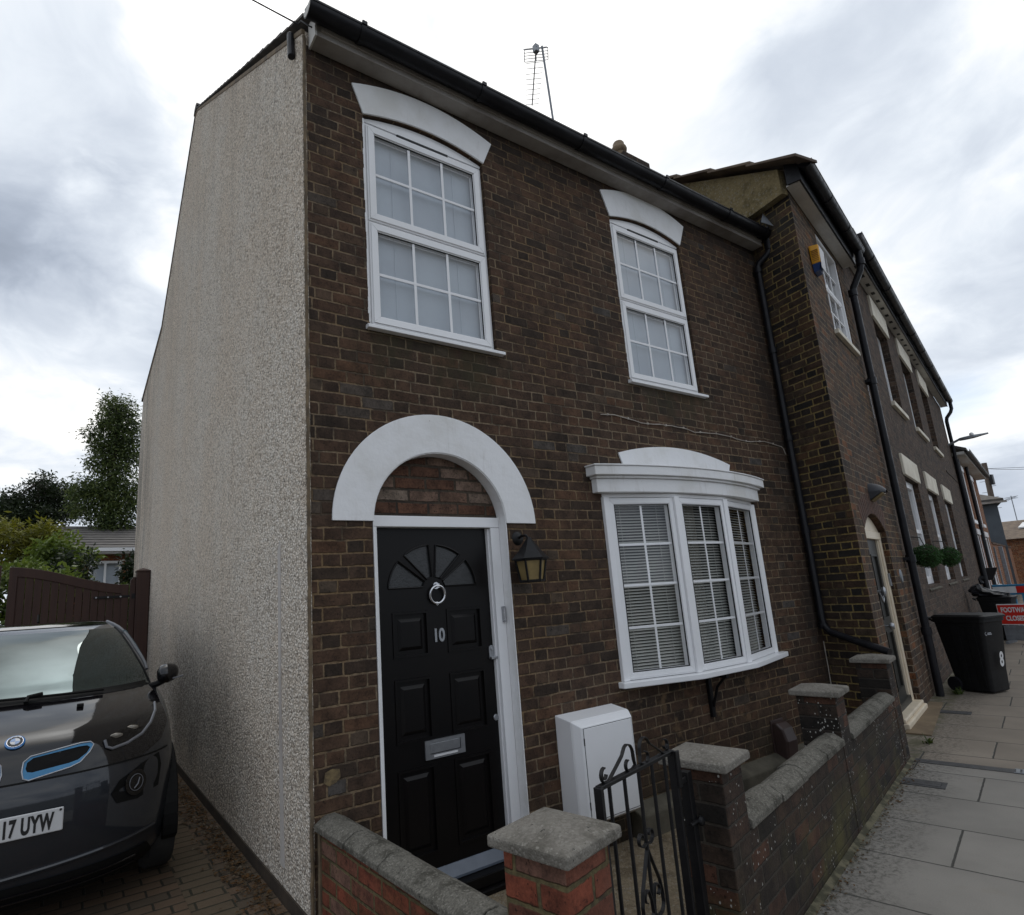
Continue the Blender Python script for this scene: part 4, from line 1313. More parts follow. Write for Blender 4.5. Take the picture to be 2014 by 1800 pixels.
# ------------------------------------------------------------------ garden walls and iron gate
def coping(mb, x0, x1, y0, y1, z0, z1, unit=0.45, seed=1, rnd=None):
    rg_ = random.Random(seed)
    n = max(1, round((x1 - x0) / unit))
    ym = (y0 + y1) / 2
    hw = (y1 - y0) / 2
    for i in range(n):
        a = x0 + (x1 - x0) * i / n + 0.003
        b = x0 + (x1 - x0) * (i + 1) / n - 0.003
        dz, dy = rg_.uniform(-0.003, 0.003), rg_.uniform(-0.004, 0.004)
        prof = [(y0 + dy, z0), (y1 + dy, z0), (y1 + dy, z0 + 0.030 + dz), (ym + hw * 0.30 + dy, z1 + dz), (ym - hw * 0.30 + dy, z1 + dz), (y0 + dy, z0 + 0.030 + dz)]
        mb.prism(prof, 'x', a, b)
    mb.box(x0 + 0.01, x1 - 0.01, y0 + 0.02, y1 - 0.02, z0 - 0.004, z0 + 0.02)


def pillar(parent, x0, x1, y0, y1, zt, mat, over=0.032, th=0.032, rise=0.028):
    mb = MB()
    mb.box(x0, x1, y0, y1, -0.25, zt)
    p = mb.build('pillar', mat, parent, bevel=0.006)
    mb = MB()
    a, b, c, d = x0 - over, x1 + over, y0 - over, y1 + over
    xm, ym = (a + b) / 2, (c + d) / 2
    base = [(a, c), (b, c), (b, d), (a, d)]
    k = 0.012
    mid = [(a + k, c + k), (b - k, c + k), (b - k, d - k), (a + k, d - k)]
    mb.add([(*q, zt + 0.001) for q in base] + [(*q, zt + th) for q in base] + [(*q, zt + th + 0.006) for q in mid] + [(xm - 0.02, ym - 0.02, zt + th + rise), (xm + 0.02, ym - 0.02, zt + th + rise), (xm + 0.02, ym + 0.02, zt + th + rise), (xm - 0.02, ym + 0.02, zt + th + rise)],
           [(0, 3, 2, 1)] + [(i + 4 * j, (i + 1) % 4 + 4 * j, (i + 1) % 4 + 4 * j + 4, i + 4 * j + 4) for j in range(3) for i in range(4)] + [(12, 13, 14, 15)])
    mb.build('cap', 'cap', p, bevel=0.006)
    return p


GWL = thing('garden_wall', 'low dark brick garden wall with pale specks and three capped pillars', 'garden wall', W0, ANG)
mb = MB()
mb.box(-0.545, 1.06, 0.0, 0.108, -0.25, 0.498)
mb.box(1.255, 2.73, 0.0, 0.108, -0.25, 0.486)
mb.build('wall_panel', 'brickgarden', GWL)
mb = MB()
coping(mb, -0.535, 1.050, -0.016, 0.130, 0.499, 0.560, seed=2)
mb.build('coping', 'coping', GWL, bevel=0.004)
mb = MB()
coping(mb, 1.268, 2.715, -0.016, 0.130, 0.487, 0.548, seed=4)
mb.build('coping', 'coping', GWL, bevel=0.004)
pillar(GWL, -0.755, -0.543, -0.004, 0.216, 0.770, 'brickgarden')
pillar(GWL, 1.055, 1.266, -0.004, 0.216, 0.768, 'brickgarden')
pillar(GWL, 2.722, 2.940, -0.004, 0.216, 0.768, 'brickgarden')

RW = thing('red_garden_wall', 'low red brick garden wall with sloped coping and one capped pillar', 'garden wall', (0.022, -0.004, 0), math.atan2(-1, 0.055))
mb = MB()
mb.box(0.004, 1.70, 0.004, 0.118, -0.25, 0.388)
mb.build('wall_panel', 'brickred', RW)
mb = MB()
coping(mb, 0.0, 1.68, -0.024, 0.150, 0.389, 0.452, unit=0.32, seed=9)
mb.build('coping', 'coping', RW, bevel=0.005)
pw_ = pillar(RW, 0, 0.222, 0, 0.222, 0.790, 'brickred')
inv = RW.matrix_basis.inverted() if False else None
pw_.location = (1.655, 0.012, 0)
pw_.rotation_euler = (0, 0, R(90) + ANG - R(3.15) - 0.0)
pw_.location = Matrix.Rotation(-math.atan2(-1, 0.055), 4, 'Z') @ (wl(-1.838, 0.002) - Vector((0.022, -0.004, 0)))
pw_.rotation_euler = (0, 0, ANG - math.atan2(-1, 0.055))
mb = MB()
mb.box(0.004, 0.032, -0.006, 0.004, -0.25, 0.40)
mb.build('mortar_joint', 'bead', RW)

GT = thing('garden_gate', 'black wrought iron garden gate with scroll top between two pillars', 'gate', wl(-1.18, -0.12), ANG)
mb = MB()
mb.box(-0.272, 0.272, -0.006, 0.006, 0.855, 0.867)
mb.box(-0.272, 0.272, -0.012, 0.012, 0.866, 0.872)
mb.box(-0.272, 0.272, -0.012, 0.012, -0.10, -0.088)
mb.box(-0.280, -0.262, -0.015, 0.015, -0.20, 0.868)
mb.box(0.262, 0.280, -0.015, 0.015, -0.20, 0.868)
mb.build('frame', 'blackiron', GT, bevel=0.002)
for k in range(5):
    mb = MB()
    x = -0.205 + k * 0.1025
    mb.tube([(x, 0, -0.09), (x, 0, 0.858)], 0.0068, 8)
    mb.build('bar', 'blackiron', GT, smooth=True)


def spiral(cx, cz, r0, r1, a0, a1, n=18):
    return [(cx + (r0 + (r1 - r0) * i / n) * math.cos(R(a0 + (a1 - a0) * i / n)), 0.0, cz + (r0 + (r1 - r0) * i / n) * math.sin(R(a0 + (a1 - a0) * i / n))) for i in range(n + 1)]


def scrolls(lst, name):
    for sx_ in (1, -1):
        mb = MB()
        for pts in lst:
            mb.ribbon([(p[0] * sx_, p[1], p[2]) for p in pts], (0, 1, 0), 0.013, 0.0042)
        mb.build(name, 'blackiron', GT, bevel=0.0008, seg=1)


# local x measured from the gate's middle, mirrored
top_left = spiral(-0.228, 0.898, 0.012, 0.021, 350, 80, 8) + spiral(-0.226, 0.896, 0.022, 0.024, 90, 250, 10) + [(-0.205, 0, 0.872)]
rise_ = [(-0.205, 0, 0.872), (-0.16, 0, 0.897), (-0.105, 0, 0.928)] + spiral(-0.062, 0.922, 0.036, 0.036, 128, 0, 14) + [(-0.024, 0, 0.90), (-0.018, 0, 0.88), (-0.040, 0, 0.872)] + spiral(-0.064, 0.893, 0.026, 0.014, 300, 90, 14)
scrolls([top_left, rise_], 'top_scroll')
low1 = spiral(-0.030, 0.640, 0.010, 0.024, 0, 230, 12) + spiral(-0.024, 0.640, 0.026, 0.028, 235, 320, 6) + [(-0.002, 0, 0.600), (-0.030, 0, 0.545), (-0.062, 0, 0.485), (-0.073, 0, 0.44)] + spiral(-0.040, 0.415, 0.034, 0.034, 165, 300, 10)
low2 = spiral(-0.036, 0.455, 0.012, 0.026, 250, 60, 12) + [(-0.008, 0, 0.44), (-0.004, 0, 0.40), (-0.028, 0, 0.375), (-0.055, 0, 0.36), (-0.066, 0, 0.32)] + spiral(-0.036, 0.30, 0.032, 0.020, 160, 380, 14)
low3 = spiral(-0.036, 0.20, 0.012, 0.026, 250, 60, 12) + [(-0.006, 0, 0.18), (-0.03, 0, 0.12), (-0.064, 0, 0.06), (-0.07, 0, 0.01)] + spiral(-0.04, 0.0, 0.03, 0.015, 170, 400, 14)
scrolls([low1, low2, low3], 'centre_scroll')
mb = MB()
mb.box(0.262, 0.292, -0.024, -0.016, 0.735, 0.868)
mb.box(0.285, 0.355, -0.020, -0.012, 0.740, 0.760)
mb.box(0.335, 0.372, -0.026, 0.010, -0.20, 0.775)
mb.tube([(0.30, -0.03, 0.595), (0.385, -0.03, 0.595)], 0.008, 8)
mb.lathe([(0.0, -0.052), (0.016, -0.048), (0.02, -0.036), (0.012, -0.026)], (0.375, 0, 0.592), 14, 'y')
mb.build('latch_post', 'blackiron', GT, bevel=0.002)
for z in (0.70, 0.12):
    mb = MB()
    mb.tube([(-0.46, 0.0, z), (-0.27, 0.0, z)], 0.009, 8)
    mb.tube([(-0.285, 0.0, z - 0.02), (-0.285, 0.0, z + 0.03)], 0.012, 8)
    mb.build('hinge', 'blackiron', GT)

for i, (x, y, rz, rx) in enumerate(((3.10, -0.62, 0.5, 0.0), (3.52, -0.42, 1.1, 0.35), (2.95, -0.55, 1.9, 0.0))):
    mb = MB()
    mb.panel([(-0.108, -0.051), (0.108, -0.051), (0.108, 0.051), (-0.108, 0.051)], [], 'z', 0.065, 0.0)
    mb.box(-0.108, 0.108, -0.051, 0.051, 0.0, 0.064)
    o = mb.build('loose_brick', 'brickinfill', None, bevel=0.005, loc=(x, y, -0.203), rot=(rx, 0, rz))
    tag(o, ('loose brick lying nearest the garden wall coping', 'loose brick tipped against the cement plinth', 'loose brick half hidden at the gate end of the coping')[i], 'brick', 'loose bricks in the yard')

# ------------------------------------------------------------------ neighbouring house, number 8
N8 = thing('neighbour_house', 'projecting dark brick neighbour with mossy gable, cream framed door and sash window', 'house', O2, ANG)
L8 = 2.52
dOpen = [(0.43, -0.25), (1.56, -0.25), (1.56, 1.935)] + bow(1.56, 0.43, 1.935, 2.115, 12)[1:-1] + [(0.43, 1.935)]
wOpen = [(1.04, 4.30), (2.10, 4.30), (2.10, 5.62), (1.04, 5.62)]
mb = MB()
mb.panel([(0.0, -0.25), (L8, -0.25), (L8, 5.66), (0.0, 5.66)], [dOpen, wOpen], 'y', 0.0, 0.13)
mb.build('front_wall', 'brick8', N8)
TH = math.atan2(0.501, 0.211)
mb = MB()
mb.panel([(0.0, -0.25), (8.2, -0.25), (8.2, 5.60), (0.0, 5.60)], [], 'y', 0.0, 0.2)
mb.build('side_wall', 'brick8s', N8, rot=(0, 0, TH))
mb = MB()
mb.prism([(0.004, 5.601), (8.2, 5.601), (8.2, 6.3), (4.6, 8.60), (0.004, 5.90)], 'y', 0.004, 0.10)
mb.build('gable_panel', 'moss', N8, rot=(0, 0, TH))
mb = MB()
for i in range(9):
    t0, t1 = -0.32 + i * 0.52, -0.32 + (i + 1) * 0.52 + 0.06
    za, zb = 5.93 + (t0 + 0.05) * 0.588, 5.93 + (t1 + 0.05) * 0.588
    for x0, x1, extra in ((-0.085, 0.0, 0.0),):
        mb.hexa([(t0, x0, za + 0.008), (t1, x0, zb - 0.022), (t1, 0.25, zb - 0.022), (t0, 0.25, za + 0.008), (t0, x0, za + 0.046), (t1, x0, zb + 0.006), (t1, 0.25, zb + 0.006), (t0, 0.25, za + 0.046)])
mb.build('verge_tiles', 'tile', N8, rot=(0, 0, TH), bevel=0.006)
mb = MB()
mb.hexa([(0.05, -0.05, 5.83), (4.5, -0.05, 8.45), (4.5, 0.002, 8.45), (0.05, 0.002, 5.83), (0.05, -0.05, 5.935), (4.5, -0.05, 8.56), (4.5, 0.002, 8.56), (0.05, 0.002, 5.935)])
mb.build('verge_mortar', 'moss', N8, rot=(0, 0, TH), bevel=0.008)
mb = MB()
for i in range(12):
    t0, t1 = i / 12, (i + 1.2) / 12
    y0, z0, y1, z1 = -0.20 + 4.6 * t0, 5.86 + 2.7 * t0, -0.20 + 4.6 * t1, 5.86 + 2.7 * t1
    mb.hexa([(0.10 + 0.42 * y0, y0, z0 - 0.03), (L8 + 0.05, y0, z0 - 0.03), (L8 + 0.05, y1, z1 - 0.03), (0.10 + 0.42 * y1, y1, z1 - 0.03), (0.10 + 0.42 * y0, y0, z0 + 0.025), (L8 + 0.05, y0, z0 + 0.025), (L8 + 0.05, y1, z1), (0.10 + 0.42 * y1, y1, z1)])
mb.build('roof', 'tile', N8)
mb = MB()
mb.box(-0.06, L8 + 0.03, -0.135, -0.003, 5.665, 5.68)
mb.build('soffit', 'soffitw', N8)
mb = MB()
mb.box(-0.075, L8 + 0.03, -0.158, -0.136, 5.66, 5.84)
mb.prism([(-0.158, 5.66), (-0.02, 5.665), (-0.02, 5.93), (-0.10, 5.93), (-0.158, 5.84)], 'x', -0.095, -0.076)
mb.build('fascia', 'blackplastic', N8, bevel=0.003)
mb = MB()
gutter(mb, -0.10, L8 + 0.03, -0.225, 5.83, 0.064)
mb.prism(arc(-0.225, 5.83, 0.068, 0.068, 180, 360, 12), 'x', -0.106, -0.10)
for x in (0.8, 1.7):
    mb.prism(arc(-0.225, 5.83, 0.070, 0.072, 178, 362, 10), 'x', x - 0.02, x + 0.02)
mb.build('gutter', 'blackplastic', N8, smooth=True)
mb = MB()
mb.tube([(L8 - 0.10, -0.225, 5.78), (L8 - 0.10, -0.225, 5.60), (L8 - 0.10, -0.20, 5.50), (L8 - 0.10, -0.09, 5.30), (L8 - 0.10, -0.07, 5.20), (L8 - 0.10, -0.07, -0.02)], 0.042, 12)
for z in (5.62, 5.22, 3.95, 1.62, 0.75):
    mb.lathe([(0.040, z - 0.045), (0.054, z - 0.045), (0.054, z + 0.045), (0.040, z + 0.045)], (L8 - 0.10, -0.07 if z < 5.4 else -0.225, 0), 12)
for z in (3.95, 1.62):
    mb.box(L8 - 0.175, L8 - 0.025, -0.06, 0.0, z - 0.02, z + 0.02)
mb.build('downpipe', 'blackplastic', N8, smooth=True)
# door, frame, arch panel, step
mb = MB()
mb.box(0.44, 1.55, 0.055, 0.13, 1.845, 1.93)
mb.box(0.44, 0.52, 0.057, 0.13, 0.09, 1.844)
mb.box(1.46, 1.55, 0.057, 0.13, 0.09, 1.844)
mb.box(1.435, 1.46, 0.075, 0.13, 0.09, 1.844)
mb.prism([(0.50, 1.931), (1.55, 1.931)] + bow(1.55, 0.44, 1.935, 2.108, 12)[1:-1] + [(0.44, 1.931)], 'y', 0.066, 0.12)
mb.build('door_frame', 'cream', N8, bevel=0.006)
mb = MB()
p8 = [(0.60, 0.93, 0.98, 1.68), (1.01, 1.34, 0.98, 1.68), (0.60, 0.93, 0.25, 0.86), (1.01, 1.34, 0.25, 0.86)]
mb.panel([(0.52, 0.10), (1.435, 0.10), (1.435, 1.844), (0.52, 1.844)], [[(a, c), (b, c), (b, d), (a, d)] for a, b, c, d in p8], 'y', 0.098, 0.114)
for a, b, c, d in p8:
    mb.add([(a, 0.113, c), (b, 0.113, c), (b, 0.113, d), (a, 0.113, d)], [(0, 1, 2, 3)])
    mb.frame(a, b, c, d, 0.022, 0.090, 0.112)
mb.box(0.52, 1.435, 0.06, 0.098, 0.09, 0.16)
d8 = mb.build('front_door', 'green', N8, bevel=0.003)
mb = MB()
mb.lathe([(0.012, 0.098), (0.012, 0.055), (0.032, 0.045), (0.037, 0.025), (0.028, 0.008), (0.0, 0.004)], (0.975, 0, 0.92), 18, 'y')
mb.build('door_knob', 'satin', d8, smooth=True)
mb = MB()
mb.lathe([(0.016, 0.098), (0.016, 0.06), (0.045, 0.05), (0.05, 0.03), (0.03, 0.02)], (0.975, 0, 1.28), 18, 'y')
mb.tube([(0.93, 0.07, 1.27), (0.94, 0.06, 1.20), (0.975, 0.06, 1.17), (1.01, 0.06, 1.20), (1.02, 0.07, 1.27)], 0.011, 8)
mb.build('door_knocker', 'satin', d8, smooth=True)
mb = MB()
mb.box(0.40, 1.60, -0.045, 0.13, -0.02, 0.055)
mb.box(0.42, 1.58, -0.02, 0.13, 0.056, 0.092)
mb.build('doorstep', 'cream', N8, bevel=0.010)
mb = MB()
mb.box(1.49, 1.535, 0.035, 0.0565, 1.32, 1.46)
b8 = mb.build('doorbell', 'satin', N8, bevel=0.005)
mb = MB()
mb.box(1.492, 1.533, 0.032, 0.0352, 1.40, 1.455)
mb.build('bell_camera', 'blackplastic', b8, bevel=0.003)
mb = MB()
mb.lathe([(0.0, -0.016), (0.07, -0.014), (0.078, -0.006), (0.078, -0.0005)], (1.93, 0, 1.42), 20, 'y', sx=0.75)
mb.build('wall_plaque', 'galv', N8, smooth=True)
# brick voussoirs of the door arch, a few millimetres proud
mb = MB()
xs = [0.43 + 1.13 * i / 15 for i in range(16)]
for i in range(15):
    xm = (xs[i] + xs[i + 1]) / 2
    z = lambda x: 1.935 + 0.18 * (1 - ((x - 0.995) / 0.565) ** 2)
    sl_ = (xm - 0.995) * 0.25
    g_ = 0.005
    a, b = xs[i] + g_, xs[i + 1] - g_
    mb.hexa([(a, -0.003, z(a)), (b, -0.003, z(b)), (b, 0.12, z(b)), (a, 0.12, z(a)), (a + sl_, -0.003, z(a) + 0.225), (b + sl_, -0.003, z(b) + 0.225), (b + sl_, 0.12, z(b) + 0.225), (a + sl_, 0.12, z(a) + 0.225)])
M['voussoir'] = plain('brown_arch_bricks', (0.105, 0.052, 0.036), (0.062, 0.036, 0.027), 9.0, 0.9, 0.004, 60)
mb.build('door_arch', 'voussoir', N8, bevel=0.004)
mb = MB()
mb.frame(1.05, 2.09, 4.31, 5.61, 0.05, 0.010, 0.09)
mb.box(1.09, 2.05, 0.03, 0.08, 4.93, 4.98)
for xx in (1.40, 1.74):
    mb.box(xx - 0.011, xx + 0.011, 0.045, 0.06, 4.36, 5.56)
for zz_ in (4.65, 5.27):
    mb.box(1.10, 2.04, 0.044, 0.061, zz_ - 0.011, zz_ + 0.011)
mb.frame(1.10, 2.04, 4.36, 4.95, 0.04, 0.035, 0.075)
W8 = mb.build('window', 'upvc', N8, bevel=0.003)
mb = MB()
mb.add([(1.10, 0.066, 4.36), (2.04, 0.066, 4.36), (2.04, 0.066, 5.56), (1.10, 0.066, 5.56)], [(0, 1, 2, 3)])
mb.build('pane', 'glass', W8)
mb = MB()
mb.box(1.0, 2.14, 0.135, 0.15, 4.2, 5.7)
mb.build('room_behind', 'dark', W8)
mb = MB()
mb.box(1.00, 2.15, -0.045, 0.05, 4.245, 4.302)
mb.build('window_sill', 'creamst', W8, bevel=0.006)

T = thing('alarm_box', 'yellow and blue burglar alarm box high on the neighbour front', 'alarm box', O2 + d2 * 0.44 + Vector((0, 0, 4.84)), ANG)
mb = MB()
mb.hexa([(0.02, -0.005, 0.09), (0.24, -0.005, 0.09), (0.24, -0.09, 0.09), (0.02, -0.09, 0.09), (0.0, -0.005, 0.31), (0.26, -0.005, 0.31), (0.25, -0.10, 0.30), (0.01, -0.10, 0.30)])
cb_ = mb.build('case', 'yellow', T, bevel=0.010)
mb = MB()
for k in range(7):
    mb.box(-0.003 + 0.0021 * (6 - k), 0.01, -0.088, -0.02, 0.115 + k * 0.02, 0.121 + k * 0.02)
M['amberslot'] = plain('vent_slots', (0.30, 0.13, 0.006), None, 5, 0.6)
mb.build('louvre', 'amberslot', cb_)
mb = MB()
mb.hexa([(0.055, -0.005, 0.0), (0.205, -0.005, 0.0), (0.205, -0.06, 0.012), (0.055, -0.06, 0.012), (0.021, -0.005, 0.089), (0.239, -0.005, 0.089), (0.239, -0.0895, 0.089), (0.021, -0.0895, 0.089)])
mb.build('strobe_cover', 'blue', T, bevel=0.006)
mb = MB()
mb.hexa([(0.03, -0.0935, 0.02), (0.23, -0.0935, 0.02), (0.23, -0.0905, 0.02), (0.03, -0.0905, 0.02), (0.03, -0.104, 0.285), (0.23, -0.104, 0.285), (0.23, -0.100, 0.285), (0.03, -0.100, 0.285)])
mb.build('white_front', 'whiteink', T, bevel=0.003)

T = thing('dome_lamp', 'dark grey hooded wall lamp above the cream framed door', 'wall lamp', O2 + d2 * 1.12 + Vector((0, 0, 2.33)), ANG)
mb = MB()
vs, rows_ = [], 9
for i in range(rows_ + 1):
    t = i / rows_
    for k in range(13):
        a = math.pi * k / 12
        r = 0.105 * math.sqrt(max(0.0, 1 - (t * 0.96) ** 2))
        vs.append((0.105 * math.cos(a) * math.sqrt(max(0, 1 - (t * 0.9) ** 3)), -0.155 * t, 0.03 + r * math.sin(a) - 0.02 * t))
fs = [(i * 13 + k, i * 13 + k + 1, (i + 1) * 13 + k + 1, (i + 1) * 13 + k) for i in range(rows_) for k in range(12)]
mb.add(vs, fs)
mb.add(vs[:13], [tuple(range(13))])
mb.hexa([(-0.10, -0.10, 0.0), (0.10, -0.10, 0.0), (0.10, -0.001, -0.06), (-0.10, -0.001, -0.06), (-0.104, -0.11, 0.028), (0.104, -0.11, 0.028), (0.104, -0.001, 0.03), (-0.104, -0.001, 0.03)])
mb.build('hood', 'cowl', T, smooth=True)
mb = MB()
mb.hexa([(-0.085, -0.13, 0.002), (0.085, -0.13, 0.002), (0.085, -0.012, -0.075), (-0.085, -0.012, -0.075), (-0.085, -0.125, 0.012), (0.085, -0.125, 0.012), (0.085, -0.008, -0.066), (-0.085, -0.008, -0.066)])
mb.build('lens', 'amber', T, bevel=0.004)

# ------------------------------------------------------------------ long house, three bays
A3 = 0.228
P3 = O2 + d2 * 2.525
d3 = Vector((math.cos(A3), math.sin(A3), 0))
N6 = thing('three_bay_house', 'long grey brown brick house with cream lintels and tall white windows', 'house', P3, A3)
L6 = 12.3
gf = [(1.62, 3.02), (4.22, 5.62), (6.95, 8.35)]
uf = [(1.98, 3.26), (4.62, 6.02), (7.35, 8.70)]
holes = [[(a, 1.235), (b, 1.235), (b, 2.865), (a, 2.865)] for a, b in gf] + [[(a, 4.10), (b, 4.10), (b, 5.53), (a, 5.53)] for a, b in uf]
mb = MB()
mb.panel([(0.0, -0.25), (L6, -0.25), (L6, 5.95), (0.0, 5.95)], holes, 'y', 0.0, 0.20)
mb.build('front_wall', 'brick6', N6)
mb = MB()
mb.box(L6 - 0.2, L6, 0.2, 8, -0.2, 5.95)
mb.box(0, 0.2, 0.2, 8, 5.0, 5.95)
mb.build('side_wall', 'brick6', N6)
for (a, b) in gf:
    mb = MB()
    mb.frame(a + 0.005, b - 0.005, 1.24, 2.86, 0.11, 0.075, 0.19)
    mb.box(a + 0.06, b - 0.06, 0.085, 0.18, 2.03, 2.09)
    mb.box((a + b) / 2 - 0.045, (a + b) / 2 + 0.045, 0.090, 0.17, 1.3, 2.8)
    W = mb.build('window', 'upvc', N6, bevel=0.004)
    mb = MB()
    mb.add([(a + 0.05, 0.11, 1.29), (b - 0.05, 0.11, 1.29), (b - 0.05, 0.11, 2.81), (a + 0.05, 0.11, 2.81)], [(0, 1, 2, 3)])
    mb.build('pane', 'glass', W)
    mb = MB()
    mb.box(a - 0.05, b + 0.05, 0.205, 0.22, 1.2, 2.9)
    mb.build('room_behind', 'dark', W)
    mb = MB()
    mb.box(a - 0.10, b + 0.10, -0.035, 0.19, 2.866, 3.19)
    mb.build('lintel', 'creamst', W, bevel=0.010)
    mb = MB()
    mb.hexa([(a - 0.03, -0.02, 1.16), (b + 0.03, -0.02, 1.16), (b + 0.03, 0.15, 1.16), (a - 0.03, 0.15, 1.16), (a - 0.03, -0.02, 1.185), (b + 0.03, -0.02, 1.185), (b + 0.03, 0.15, 1.238), (a - 0.03, 0.15, 1.238)])
    mb.build('window_sill', 'plinth', W, bevel=0.006)
for (a, b) in uf:
    mb = MB()
    mb.frame(a + 0.005, b - 0.005, 4.105, 5.525, 0.07, 0.105, 0.19)
    mb.box(a + 0.06, b - 0.06, 0.125, 0.18, 4.80, 4.85)
    W = mb.build('window', 'upvc', N6, bevel=0.004)
    mb = MB()
    mb.add([(a + 0.05, 0.15, 4.15), (b - 0.05, 0.15, 4.15), (b - 0.05, 0.15, 5.48), (a + 0.05, 0.15, 5.48)], [(0, 1, 2, 3)])
    mb.build('pane', 'glass', W)
    mb = MB()
    mb.box(a - 0.05, b + 0.05, 0.205, 0.22, 4.05, 5.6)
    mb.build('room_behind', 'dark', W)
    mb = MB()
    mb.box(a - 0.10, b + 0.08, -0.035, 0.19, 5.531, 5.90)
    mb.build('lintel', 'creamst', W, bevel=0.010)
    mb = MB()
    mb.box(a - 0.02, b + 0.14, -0.05, 0.10, 4.02, 4.098)
    mb.build('window_sill', 'creamst', W, bevel=0.008)
mb = MB()
mb.box(0.0, L6 + 0.1, -0.14, -0.003, 5.952, 5.965)
so = mb.build('soffit', 'soffitw', N6)
for k in range(16):
    mb = MB()
    x = 0.7 + k * 0.42
    mb.box(x, x + 0.12, -0.10, -0.05, 5.9485, 5.9515)
    mb.build('soffit_vent', 'gasket', so)
mb = MB()
mb.box(0.0, L6 + 0.1, -0.165, -0.142, 5.945, 6.12)
mb.build('fascia', 'blackplastic', N6, bevel=0.003)
mb = MB()
gutter(mb, 0.02, L6 + 0.12, -0.235, 6.09, 0.066)
for k in range(9):
    x = 0.9 + k * 1.4
    mb.prism(arc(-0.235, 6.09, 0.073, 0.075, 178, 362, 10), 'x', x - 0.025, x + 0.025)
mb.prism(arc(-0.235, 6.09, 0.070, 0.070, 180, 360, 12), 'x', 0.012, 0.02)
mb.build('gutter', 'blackplastic', N6, smooth=True)
mb = MB()
mb.hexa([(0.0, -0.22, 6.13), (L6 + 0.1, -0.22, 6.13), (L6 + 0.1, 4.4, 8.9), (0.0, 4.4, 8.9), (0.0, -0.22, 6.19), (L6 + 0.1, -0.22, 6.19), (L6 + 0.1, 4.4, 8.96), (0.0, 4.4, 8.96)])
mb.hexa([(0.0, 8.4, 6.13), (L6 + 0.1, 8.4, 6.13), (L6 + 0.1, 4.402, 8.9), (0.0, 4.402, 8.9), (0.0, 8.4, 6.19), (L6 + 0.1, 8.4, 6.19), (L6 + 0.1, 4.402, 8.96), (0.0, 4.402, 8.96)])
mb.build('roof', 'slate', N6)
mb = MB()
xq = L6 - 0.05
mb.tube([(xq + 0.08, -0.235, 6.04), (xq + 0.08, -0.235, 5.85), (xq + 0.04, -0.2, 5.75), (xq, -0.09, 5.6), (xq, -0.07, 5.5), (xq, -0.07, 0.0)], 0.045, 10)
mb.build('downpipe', 'blackplastic', N6, smooth=True)
mb = MB()
mb.box(9.2, 9.2 + 2.9, -0.012, -0.002, 3.72, 3.76)
mb.build('brick_band', 'brick6', N6)

for i, s_ in enumerate((0.50, 3.23)):
    T = thing('hanging_ball', ('round clipped green planter ball hung beside the drainpipe', 'round clipped green planter ball farther along the long house')[i], 'plant', P3 + d3 * s_ + Vector((d3.y, -d3.x, 0)) * 0.17 + Vector((0, 0, 1.64)), A3, 'round planter balls on the house front')
    rg = random.Random(40 + i)
    mb = MB()
    for k in range(2600):
        v = Vector((rg.gauss(0, 1), rg.gauss(0, 1), rg.gauss(0, 1))).normalized()
        r = 0.150 * (0.76 + 0.30 * rg.random()) * (1 + 0.10 * math.sin(v.x * 5 + i) * math.cos(v.z * 6))
        c0 = v * r
        c0.z *= 0.92
        t1 = Vector((rg.gauss(0, 1), rg.gauss(0, 1), rg.gauss(0, 1))).normalized()
        t2 = v.cross(t1).normalized()
        a = (v * 0.7 + t1 * 0.7).normalized() * 0.022
        b = t2 * 0.0065
        mb.add([c0 - b, c0 + a * 0.5 - b * 1.2, c0 + a, c0 + a * 0.5 + b * 1.2], [(0, 1, 2, 3)])
    M['box_leaf'] = M.get('box_leaf') or leaf_mat('box_leaf', [(0.012, 0.035, 0.010), (0.030, 0.085, 0.020), (0.05, 0.12, 0.03)])
    mb.build('foliage', 'box_leaf', T)
    mb = MB()
    mb.lathe([(0.03, -0.11), (0.08, -0.08), (0.108, -0.02), (0.11, 0.04), (0.085, 0.085), (0.03, 0.11)], (0, 0, 0), 16)
    mb.build('core', 'soil', T, smooth=True)
    mb = MB()
    mb.tube([(0, 0.0, 0.13), (0, 0.03, 0.25), (0, 0.166, 0.27), (0, 0.167, 0.18)], 0.007, 6)
    mb.build('hook', 'blackiron', T)

# ------------------------------------------------------------------ orange terrace beyond
A4 = 0.216
P4 = P3 + d3 * 12.35
N4 = thing('terraced_house', 'orange brick terraced house with white windows beyond the long house', 'house', P4, A4)
L4 = 7.6
h4 = [[(1.35, 2.75), (2.15, 2.75), (2.15, 4.25), (1.35, 4.25)], [(4.55, 2.75), (5.35, 2.75), (5.35, 4.25), (4.55, 4.25)], [(2.0, 0.1), (2.85, 0.1), (2.85, 2.35), (2.0, 2.35)], [(4.9, 0.75), (6.2, 0.75), (6.2, 2.35), (4.9, 2.35)]]
mb = MB()
mb.panel([(0.0, -0.25), (L4, -0.25), (L4, 4.60), (0.0, 4.60)], h4, 'y', 0.0, 0.10)
mb.build('front_wall', 'brickorange', N4)
mb = MB()
mb.box(L4 - 0.2, L4, 0.1, 8, -0.2, 4.6)
mb.prism([(0.1, 4.6), (8.0, 4.6), (4.0, 6.6)], 'x', L4 - 0.2, L4)
mb.prism([(0.1, 4.4), (8.0, 4.6), (4.0, 6.6)], 'x', 0.02, 0.2)
mb.build('side_wall', 'brickorange', N4)
mb = MB()
